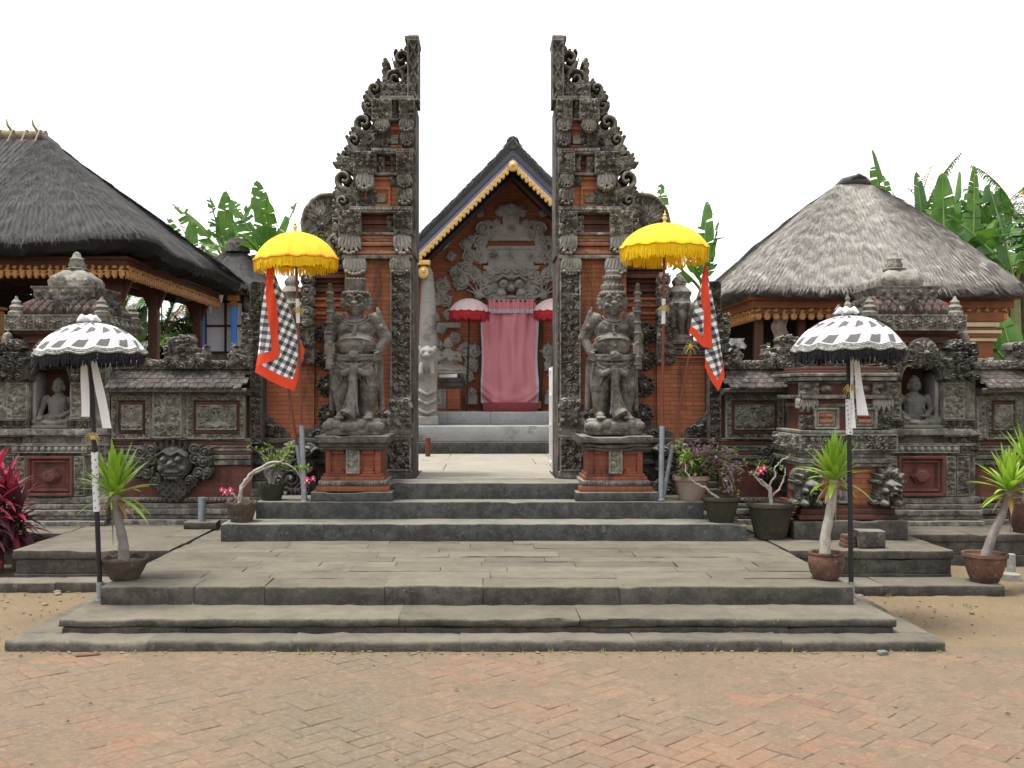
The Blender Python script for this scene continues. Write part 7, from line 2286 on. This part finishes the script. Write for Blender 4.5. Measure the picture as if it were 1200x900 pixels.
# ---- small shrubs in pots
def leaf_quad(mb, p, d, L, W, m=0):
    d = Vector(d).normalized(); s = d.cross(Vector((0, 0, 1)))
    s = s.normalized() if s.length > 1e-3 else Vector((1, 0, 0))
    n = s.cross(d)
    mb.add([p, p+d*L*.5+s*W+n*W*.3, p+d*L, p+d*L*.5-s*W+n*W*.3, p+d*L*.5-n*W*.15], [(0, 1, 4), (1, 2, 4), (2, 3, 4), (3, 0, 4)], m)
def blossom(parent, c, R, mat='pink', n=5):
    mb = MB()
    for k in range(n):
        a = k*2*PI/n+.3
        d = Vector((math.cos(a), -.45, math.sin(a)))
        leaf_quad(mb, Vector(c), d, R, R*.42)
    mb.ell(Vector(c)+Vector((0, -.012, 0)), R*.22, sub=1, m=1)
    return part('flower', mb.mesh('flower', 80), (mat, 'white_cloth'), parent)
def branchy(t, root, tips, r0, mat, name='branches', wig=.03, seed=1):
    rr = random.Random(seed); mb = MB()
    for path in tips:
        pts = [Vector(root)]+[Vector(p) for p in path]
        fine = []
        for i in range(len(pts)-1):
            for q in range(4):
                f = q/4; p = pts[i].lerp(pts[i+1], f)
                if not (i == 0 and q == 0): p += Vector((rr.uniform(-wig, wig), rr.uniform(-wig, wig), rr.uniform(-wig, wig)))*.35
                fine.append(p)
        fine.append(pts[-1])
        mb.tube(fine, [r0*(1-.72*k/len(fine)) for k in range(len(fine))], 8)
    part(name, mb.mesh(name, 80), mat, t)
def tuft(mb, c, n, L, W, r, m=0, upw=.5):
    for k in range(n):
        d = Vector((r.gauss(0, 1), r.gauss(0, 1), r.gauss(upw, .8)))
        leaf_quad(mb, Vector(c), d, L*r.uniform(.7, 1.2), W*r.uniform(.8, 1.2), m)
# desert rose arching over, left
def A(px, py, Y): return Vector(atp(px, py, Y))
Y1 = 9.02
t = thing('potted_desert_rose', 'pink desert rose arching from a scalloped brown pot, left end of steps', 'potted plant', (X(283, Y1), Y1, .446))
pot(t, X(283, Y1), Y1, .447, [(.095, 0), (.115, .06), (.13, .12), (.138, .15), (.145, .165), (.142, .18)], 'pot_brown', .035)
branchy(t, (X(280, Y1), Y1, .60), [[A(283, 570, Y1), A(292, 556, Y1), A(306, 547, Y1), A(322, 541, Y1), A(335, 543, Y1), A(347, 550, Y1), A(352, 560, Y1), A(357, 563, Y1)],
        [A(283, 572, Y1), A(297, 556, Y1+.03), A(318, 545, Y1+.03), A(330, 540, Y1), A(336, 533, Y1)], [A(279, 586, Y1), A(274, 580, Y1-.03), A(267, 577, Y1-.05)]], .017, 'bark_white', wig=.025)
mb = MB(); rl = random.Random(5)
for (px, py) in ((351, 549), (356, 551), (360, 548), (347, 548), (336, 532)): tuft(mb, A(px, py, Y1), 7, .06, .012, rl)
part('foliage', mb.mesh('foliage', 80), 'leaf', t)
for (px, py, R) in ((264, 577, .042), (270, 575, .042), (260, 574, .03), (360, 563, .045), (367, 561, .035)): blossom(t, A(px, py, Y1-.05), R)
# mossy pot with airy yellow-green shrub behind it
Y2 = 9.38
t = thing('potted_shrub', 'airy yellow-green shrub in mossy dark pot behind the left desert rose', 'potted plant', (X(318, Y2), Y2, .606))
pot(t, X(318, Y2), Y2, .607, [(.09, 0), (.105, .05), (.118, .10), (.125, .135), (.125, .16)], 'pot_moss', .03)
tips = []; rl = random.Random(15); ends = []
for k in range(20):
    e = A(rl.uniform(292, 346), rl.uniform(518, 548), Y2+rl.uniform(-.15, .15)); m_ = A(318+rl.uniform(-10, 10), 553, Y2); tips.append([m_, m_.lerp(e, .55)+Vector((0, 0, .02)), e]); ends.append((m_, e))
branchy(t, (X(318, Y2), Y2, .72), tips, .006, 'bark', wig=.03, seed=3)
mb = MB()
for (m_, e) in ends:
    for q in range(7):
        tuft(mb, m_.lerp(e, .35+.65*q/6)+Vector((rl.uniform(-.03, .03), rl.uniform(-.03, .03), rl.uniform(-.02, .03))), 3, .038, .010, rl)
part('foliage', mb.mesh('foliage', 80), 'leaf', t)
# right group
Y3 = 9.40
t = thing('potted_bougainvillea', 'mauve flowering shrub in pale tapered terracotta pot beside the flag pole', 'potted plant', (X(810, Y3), Y3, .606))
pot(t, X(810, Y3), Y3, .607, [(.115, 0), (.135, .08), (.158, .17), (.165, .185), (.18, .192), (.18, .225), (.176, .235)], 'terracotta_pale')
tips = []; ends = []; rl = random.Random(25)
for k in range(44):
    e = A(rl.uniform(796, 868), rl.uniform(520, 558), Y3+rl.uniform(-.22, .2)); m_ = A(812+rl.uniform(-8, 20), rl.uniform(540, 548), Y3+rl.uniform(-.05, .05))
    tips.append([m_, e]); ends.append((m_, e))
for k in range(7):
    e = A(rl.uniform(840, 878), rl.uniform(545, 575), Y3-.25+rl.uniform(-.1, .1)); m_ = A(845, 540, Y3-.1); tips.append([m_, e]); ends.append((m_, e))
branchy(t, (X(810, Y3), Y3, .80), tips, .011, 'bark', wig=.04, seed=4)
mb = MB()
for (m_, e) in ends:
    for q in range(9):
        c = m_.lerp(e, .25+.8*q/8)+Vector((rl.gauss(0, .035), rl.gauss(0, .035), rl.gauss(0, .03)))
        tuft(mb, c, 6, .036, .014, rl, 0 if rl.random() < .70 else 1)
part('foliage', mb.mesh('foliage', 80), ('bougain', 'leaf'), t)
mb = MB()
for k in range(26): tuft(mb, A(rl.uniform(806, 832), rl.uniform(548, 558), Y3-.12), 4, .05, .014, rl)
part('green_sprigs', mb.mesh('green_sprigs', 80), 'leaf', t)
mb = MB()
for (px, py) in ((796, 522), (800, 535), (793, 530), (808, 538)): tuft(mb, A(px, py, Y3-.15), 9, .075, .013, rl)
part('green_rosettes', mb.mesh('green_rosettes', 80), 'leaf', t)
Y4 = 9.0
t = thing('potted_desert_rose', 'bare leaning desert rose in mossy pot at the right end of lowest cement step', 'potted plant', (X(845, Y4), Y4, .446))
pot(t, X(845, Y4), Y4, .447, [(.105, 0), (.13, .08), (.15, .15), (.155, .19), (.172, .20), (.172, .225), (.168, .235)], 'pot_moss')
branchy(t, (X(842, Y4), Y4, .66), [[A(832, 576, Y4-.02), A(818, 567, Y4-.05), A(808, 560, Y4-.08), A(803, 550, Y4-.08), A(803, 540, Y4-.06), A(806, 535, Y4-.05)]], .012, 'bark_white')
mb = MB()
for (px, py) in ((806, 536), (800, 540), (810, 538), (804, 532)): tuft(mb, A(px, py, Y4-.06), 8, .07, .013, rl)
part('foliage', mb.mesh('foliage', 80), 'leaf', t)
Y5 = 8.98
t = thing('potted_desert_rose', 'white-branched desert rose with one pink flower in large dark pot by the altar', 'potted plant', (X(903, Y5), Y5, .30))
pot(t, X(903, Y5), Y5, .302, [(.14, 0), (.16, .10), (.182, .20), (.193, .265), (.198, .28), (.213, .288), (.213, .315), (.208, .325)], 'pot_moss')
branchy(t, (X(904, Y5), Y5, .60), [[A(903, 582, Y5), A(902, 568, Y5), A(908, 558, Y5), A(909, 546, Y5), A(916, 540, Y5), A(925, 534, Y5)], [A(904, 582, Y5), A(912, 574, Y5), A(917, 565, Y5), A(921, 552, Y5), A(917, 545, Y5)],
        [A(902, 570, Y5), A(893, 563, Y5), A(886, 560, Y5-.03), A(882, 556, Y5-.03)], [A(901, 575, Y5), A(892, 566, Y5-.05), A(884, 557, Y5-.05), A(888, 548, Y5-.05)]], .013, 'bark_white', wig=.03)
mb = MB()
for (px, py) in ((893, 541), (889, 545), (898, 548), (884, 556), (924, 535), (915, 547), (903, 551)): tuft(mb, A(px, py, Y5-.05), 6, .05, .011, rl)
part('foliage', mb.mesh('foliage', 80), 'leaf', t)
blossom(t, A(891, 552, Y5-.08), .05); blossom(t, A(895, 549, Y5-.07), .042)

# ---- red cordyline clump at the left edge
t = thing('red_cordyline', 'clump of red and purple cordyline at the left picture edge', 'plant', (X(2, 8.75), 8.75, 0.0))
rl = random.Random(33)
mb = MB(); heads = []
for k in range(9):
    bx, by = X(rl.uniform(-34, 10), 8.8), 8.8+rl.uniform(-.22, .22)
    h = rl.uniform(.45, 1.05)
    hx, hy = bx+rl.uniform(-.08, .10), by+rl.uniform(-.08, .08)
    mb.tube([(bx, by, -.02), ((bx+hx)/2, (by+hy)/2, h*.5), (hx, hy, h)], [.022, .018, .014], 7)
    heads.append((Vector((hx, hy, h)), h))
part('stem', mb.mesh('stem', 60), 'trunk', t)
mr, md = MB(), MB()
for (hd, h) in heads:
    for k in range(34):
        f = k/34; a = k*2.4+rl.uniform(-.3, .3); el = 1.35-1.7*f+rl.uniform(-.15, .15)
        d = (math.cos(a)*math.cos(el), math.sin(a)*math.cos(el), math.sin(el))
        tgt = mr if (rl.random() < (.9-1.2*f) and h > .6) or rl.random() < .10 else md
        blade(tgt, hd-Vector((0, 0, f*h*.55)), d, .36*rl.uniform(.7, 1.1), .030*rl.uniform(.8, 1.2), .5+1.0*f, 7, gully=.3)
part('red_leaves', mr.mesh('red_leaves', 80), 'cordyline', t)
part('purple_leaves', md.mesh('purple_leaves', 80), 'cordyline_dark', t)

# ---- banana plants and palms behind the walls
def banana_leaf(mb, base, az, el, L, W, curl, r, tear=.25, roll=0.0):
    d = Vector((math.cos(az)*math.cos(el), math.sin(az)*math.cos(el), math.sin(el)))
    p = Vector(base)
    side0 = Vector((-math.sin(az), math.cos(az), 0))
    n = 26
    pts, dirs = [p.copy()], [d.copy()]
    for k in range(n):
        d = (d+Vector((0, 0, -curl/n))).normalized(); p = p+d*L/n
        pts.append(p.copy()); dirs.append(d.copy())
    mb.tube(pts, [.028*(1-.85*k/n) for k in range(n+1)], 6, 1)
    k0 = int(n*.16)
    for s in (-1, 1):
        k = k0
        while k < n:
            ln = r.choice((1, 1, 2, 3)) if r.random() < tear*2 else r.choice((2, 4, 6, 9))
            ke = min(k+ln, n)
            ang = r.uniform(-.35, .25)+(-.8 if r.random() < tear else 0)
            vs = []; gap = r.choice((0, 0, 0, .004, .012, .03))
            for q in range(k, ke+1):
                t = (q-k0)/(n-k0)
                wd = W*(min(1, t*4+.15))**.6*(max(1-t**2.6, 0))**.62+.004
                sd = (side0*math.cos(roll)+dirs[q].cross(side0)*math.sin(roll))*s
                nr = dirs[q].cross(sd)*s
                if nr.z < 0: nr = -nr
                sw = sd+nr*(.30+ang)+dirs[q]*.30
                qq = pts[q] if not (q == ke and ke < n) else pts[q]-dirs[q]*gap
                vs += [qq, qq+sw*wd*.5+nr*wd*.05, qq+sw*wd-nr*wd*.10+dirs[q]*r.uniform(-.01, .01)]
            m_ = len(vs)//3
            mb.add(vs, [(3*a+b, 3*a+b+1, 3*a+b+4, 3*a+b+3) for a in range(m_-1) for b in (0, 1)], 0)
            k = ke
def banana(label, x, y, z, h, leaves, seed, mat='banana', lean=0.0, group='banana plants behind the walls'):
    r = random.Random(seed)
    t = thing('banana_plant', label, 'banana plant', (x, y, z), group)
    mb = MB(); mb.tube([(x, y, z), (x+lean*.5, y, z+h*.5), (x+lean, y, z+h)], [.14, .115, .06], 12)
    part('stem', mb.mesh('stem', 60), 'banana_stem', t)
    for (az, el, L, W, curl) in leaves:
        mb = MB()
        banana_leaf(mb, (x+lean, y, z+h-r.uniform(0, .12)), rad(az), rad(el), L*1.08, W*.82, curl, r, r.uniform(.2, .55), r.uniform(-.6, .6))
        part('leaf', mb.mesh('leaf', 70), (mat, 'leaf'), t)
    return t
def tops(px, py, Y): return X(px, Y), Z(py, Y)
# az: 0 = right, 90 = away, 180 = left, 270 = towards the camera
def bleaves(n, r, L, W, elmin=35, elmax=82): return [(r.uniform(0, 360), r.uniform(elmin, elmax), L*r.uniform(.8, 1.15), W*r.uniform(.85, 1.15), r.uniform(.4, 1.3)) for k in range(n)]
rb = random.Random(71)
# left group between pavilion and gate
x, z = tops(262, 300, 18.5)
banana('banana plant with upright leaves left of the gate above hut roof', x, 18.5, .3, z-.3, [(170, 78, 1.1, .22, .3), (185, 58, 1.3, .24, .6), (90, 84, 1.2, .2, .2), (15, 70, 1.3, .24, .5), (200, 35, 1.0, .22, 1.0), (340, 40, 1.1, .22, 1.0)], 1)
x, z = tops(318, 320, 17.5)
banana('banana plant with broad torn leaf beside the left yellow umbrella', x, 17.5, .3, z-.3, [(165, 68, 1.55, .28, .5), (150, 80, 1.6, .26, .3), (195, 45, 1.3, .26, .9), (20, 75, 1.3, .26, .4), (250, 50, 1.2, .24, .9), (270, 75, 1.2, .24, .5)], 2)
x, z = tops(222, 320, 19.5)
banana('banana plant half hidden behind the dark roof of left pavilion', x, 19.5, .3, z-.3, [(160, 70, 1.2, .22, .4), (185, 50, 1.2, .22, .8), (30, 60, 1.1, .22, .8), (80, 85, 1.1, .2, .2)], 3)
# right of the right tower
x, z = tops(824, 335, 16.0)
banana('banana plant with one tall leaf between right gate half and straw roof', x, 16.0, .3, z-.3, [(60, 82, 1.35, .19, -.1), (30, 74, 1.1, .2, .2), (180, 55, 1.0, .2, .8), (350, 40, .9, .2, 1.0), (215, 65, .9, .2, .6)], 4)
x, z = tops(770, 275, 18.0)
banana('banana plant peeping over the right ear panel of gate', x, 18.0, .3, z-.3, [(150, 75, .9, .2, .3), (60, 80, .95, .18, .4), (200, 60, .8, .2, .6)], 5)
# behind the straw roof, right
for i, (px, py, Y, lv, lab, mt) in enumerate((
        (1046, 290, 17.0, [(150, 80, 1.75, .2, .1), (170, 62, 1.2, .24, .6), (100, 80, 1.3, .22, .3), (20, 55, 1.2, .22, .8), (200, 45, 1.1, .22, 1.0)], 'banana plant with tall frayed leaf just right of the straw roof peak', 'banana'),
        (1085, 300, 18.5, [(95, 80, 1.6, .22, .3), (160, 70, 1.5, .22, .5), (30, 62, 1.4, .24, .8), (200, 50, 1.3, .24, 1.0), (340, 50, 1.3, .22, 1.0)], 'dark banana plant in the middle of the right hand group', 'banana_dark'),
        (1108, 310, 16.5, [(45, 72, 1.75, .26, .1), (178, 42, 1.2, .24, .5), (90, 86, 1.5, .24, .1), (195, 62, 1.2, .22, .7), (330, 50, 1.1, .24, 1.0)], 'banana plant with huge upright leaf above the straw roof slope', 'banana'),
        (1140, 320, 17.0, [(60, 77, 1.95, .2, -.1), (40, 55, 1.8, .24, .4), (20, 40, 1.5, .26, .8), (150, 60, 1.2, .22, .8), (350, 30, 1.3, .24, .9)], 'banana plant with long leaning leaves right of straw roof', 'banana'),
        (1190, 330, 16.0, [(40, 60, 1.7, .26, .6), (170, 60, 1.5, .26, .7), (120, 78, 1.7, .24, .4), (200, 40, 1.3, .26, 1.0), (270, 60, 1.2, .24, 1.0)], 'banana plant at the right picture edge with drooping torn leaves', 'banana_dark'))):
    x, z = tops(px, py, Y); banana(lab, x, Y, .3, z-.3, lv, 20+i, mt)
for i, (px, py, Y, lab, mt) in enumerate(((1068, 305, 19.5, 'dark banana plant deep behind straw roof, beside the stiff palm', 'banana_dark'), (1128, 300, 19.5, 'banana plant deep in the right group behind the huge upright leaf', 'banana'), (1170, 300, 18.5, 'dark banana plant deep at right behind the drooping torn leaves', 'banana_dark'))):
    x, z = tops(px, py, Y); banana(lab, x, Y, .3, z-.3, bleaves(8, rb, 1.5, .25, 35, 80), 50+i, mt)
x, z = tops(1190, 440, 13.2)
banana('young banana plant with bright leaf beside the orange pavilion pillar', x, 13.2, .3, z-.3, [(160, 62, .95, .27, .9), (180, 35, .8, .24, 1.2), (95, 75, .9, .24, .6), (250, 60, .8, .22, 1.2), (20, 60, .9, .24, 1.0)], 31)

def palm(label, x, y, z0, h, nf, L, seed, mat='palm', spread=1.0, group='palms behind the walls', flower=False):
    r = random.Random(seed)
    t = thing('palm_tree', label, 'palm', (x, y, z0), group)
    mb = MB(); mb.tube([(x, y, z0), (x+.05, y, z0+h*.5), (x, y, z0+h)], [.16, .13, .11], 10)
    part('trunk', mb.mesh('trunk', 60), 'trunk', t)
    for k in range(nf):
        a = k*2.4+r.uniform(-.3, .3); el = rad(80-70*(k/nf)*spread)
        d = Vector((math.cos(a)*math.cos(el), math.sin(a)*math.cos(el), math.sin(el)))
        p = Vector((x, y, z0+h)); mb = MB(); pts, dirs = [p.copy()], [d.copy()]; n = 22
        Lk = L*r.uniform(.8, 1.1)
        for q in range(n):
            d = (d+Vector((0, 0, -1.5/n))).normalized(); p = p+d*Lk/n; pts.append(p.copy()); dirs.append(d.copy())
        mb.tube(pts, [.018*(1-.8*q/n) for q in range(n+1)], 5, 1)
        for q in range(3, n+1):
            for s in (-1, 1):
                for e in (0, .5):
                    sd = dirs[q].cross(Vector((0, 0, 1))); sd = (sd.normalized() if sd.length > 1e-3 else Vector((1, 0, 0)))*s
                    f = (q-3)/(n-3)
                    ll = L*.26*(math.sin(PI*(.12+.82*f)))*r.uniform(.85, 1.1)
                    b = pts[q]-dirs[q]*e*Lk/n
                    blade(mb, b, sd*.8+dirs[q]*.65+Vector((0, 0, .15+r.uniform(-.2, .1))), ll*1.25, .020, 1.1, 4, 0, taper=.7)
        part('frond', mb.mesh('frond', 80), (mat if r.random() > .12 or mat == 'palm_dry' else 'palm_dry', 'leaf'), t)
    if flower:
        mb = MB()
        for q in range(9): tuft(mb, (x+r.uniform(-.3, .0), y-.5, z0+h+.55+r.uniform(-.15, .2)), 7, .12, .04, r)
        part('flower', mb.mesh('flower', 80), 'orange_flower', t)
x, z = tops(1072, 292, 21.0); palm('palm with stiff fronds rising between banana plants on the right', x, 21.0, .3, z-.3, 17, 2.1, 1)
x, z = tops(1200, 275, 20.0); palm('tall palm with orange blossom at the upper right edge', x, 20.0, .3, z-.3, 20, 1.9, 2, flower=True)
x, z = tops(1150, 320, 20.5); palm('low palm with drooping dry fronds at right behind the bananas', x, 20.5, .3, z-.3, 16, 1.7, 3, 'palm_dry')
x, z = tops(228, 330, 21.5); palm('small palm behind the dark roof of left pavilion', x, 21.5, .3, z-.3, 14, 1.5, 4)
for i, (px, py, Y, L, lab) in enumerate(((135, 400, 18.0, 1.5, 'low palm seen between the pavilion posts on the left'), (190, 405, 18.5, 1.6, 'low palm with arching fronds seen left of the blue-posted hut'), (222, 425, 17.6, 1.1, 'small palm beside the carved crest block on left wall'))):
    x, z = tops(px, py, Y); palm(lab, x, Y, .3, max(z-.3, .3), 18, L, 10+i)
x, z = tops(160, 415, 17.2)
banana('banana plant seen under the eave between left pavilion posts', x, 17.2, .3, z-.3, [(20, 40, 1.2, .26, .8), (165, 55, 1.1, .24, .8), (260, 60, 1.0, .24, 1.0), (90, 75, 1.1, .24, .4), (330, 30, 1.2, .24, .7)], 41)
x, z = tops(905, 420, 16.6)
banana('banana plant glimpsed through the pale-roofed pavilion', x, 16.6, .3, z-.3, [(20, 40, 1.1, .3, .8), (165, 45, 1.1, .3, .8), (260, 60, 1.0, .28, 1.0), (200, 25, 1.1, .28, .7), (330, 30, 1.2, .28, .7)], 42)
# dense dark trees far behind
def bush(label, x, y, z0, rx, rz, seed, n=5200, mat='leaf_dark', L=.16):
    r = random.Random(seed)
    t = thing('leafy_tree', label, 'tree', (x, y, z0), 'trees behind the walls')
    mb = MB(); mb.tube([(x, y, z0-.3), (x+.1, y, z0+rz*.6), (x, y, z0+rz*1.2)], [.18, .14, .06], 8)
    lobes = [(x+r.uniform(-rx, rx)*.7, y+r.uniform(-rx, rx)*.5, z0+rz*r.uniform(.5, 1.5), rx*r.uniform(.3, .55)) for k in range(12)]
    for (lx, ly, lz, lr) in lobes: mb.tube([(x, y, z0+rz*.5), (lx, ly, lz)], [.06, .02], 5)
    part('trunk', mb.mesh('trunk', 60), 'trunk', t)
    mb = MB()
    for k in range(n):
        (lx, ly, lz, lr) = r.choice(lobes)
        v = Vector((r.gauss(0, 1), r.gauss(0, 1), r.gauss(0, 1))).normalized()*lr*r.random()**.4
        leaf_quad(mb, Vector((lx, ly, lz))+v, (r.gauss(0, 1), r.gauss(0, 1), r.gauss(-.1, .7)), L*r.uniform(.6, 1.3), L*.3)
    part('crown', mb.mesh('crown', None), mat, t)
bush('dark leafy tree far back seen between the left pavilion posts', -8.0, 23.0, .3, 2.6, 1.3, 1)
bush('dark leafy tree behind the small hut with blue posts', -6.0, 22.5, .3, 2.0, 1.4, 2)
bush('dark leafy tree behind bananas right of the straw roof', 9.6, 22.5, .3, 2.4, 2.2, 3)
bush('dark leafy tree beyond the right pavilion at the picture edge', 12.3, 21.5, .3, 2.6, 2.6, 4)
bush('dark leafy tree far to the right behind the end of wall', 15.5, 19.5, .3, 2.8, 2.2, 6, 3600)
bush('dark leafy tree far to the left behind the dark pavilion', -14.5, 20.5, .3, 2.8, 2.2, 7, 3600)
bush('low leafy tree seen through pavilion under the straw roof', 5.4, 19.5, .3, 1.8, 1.0, 5, 2600, 'leaf')
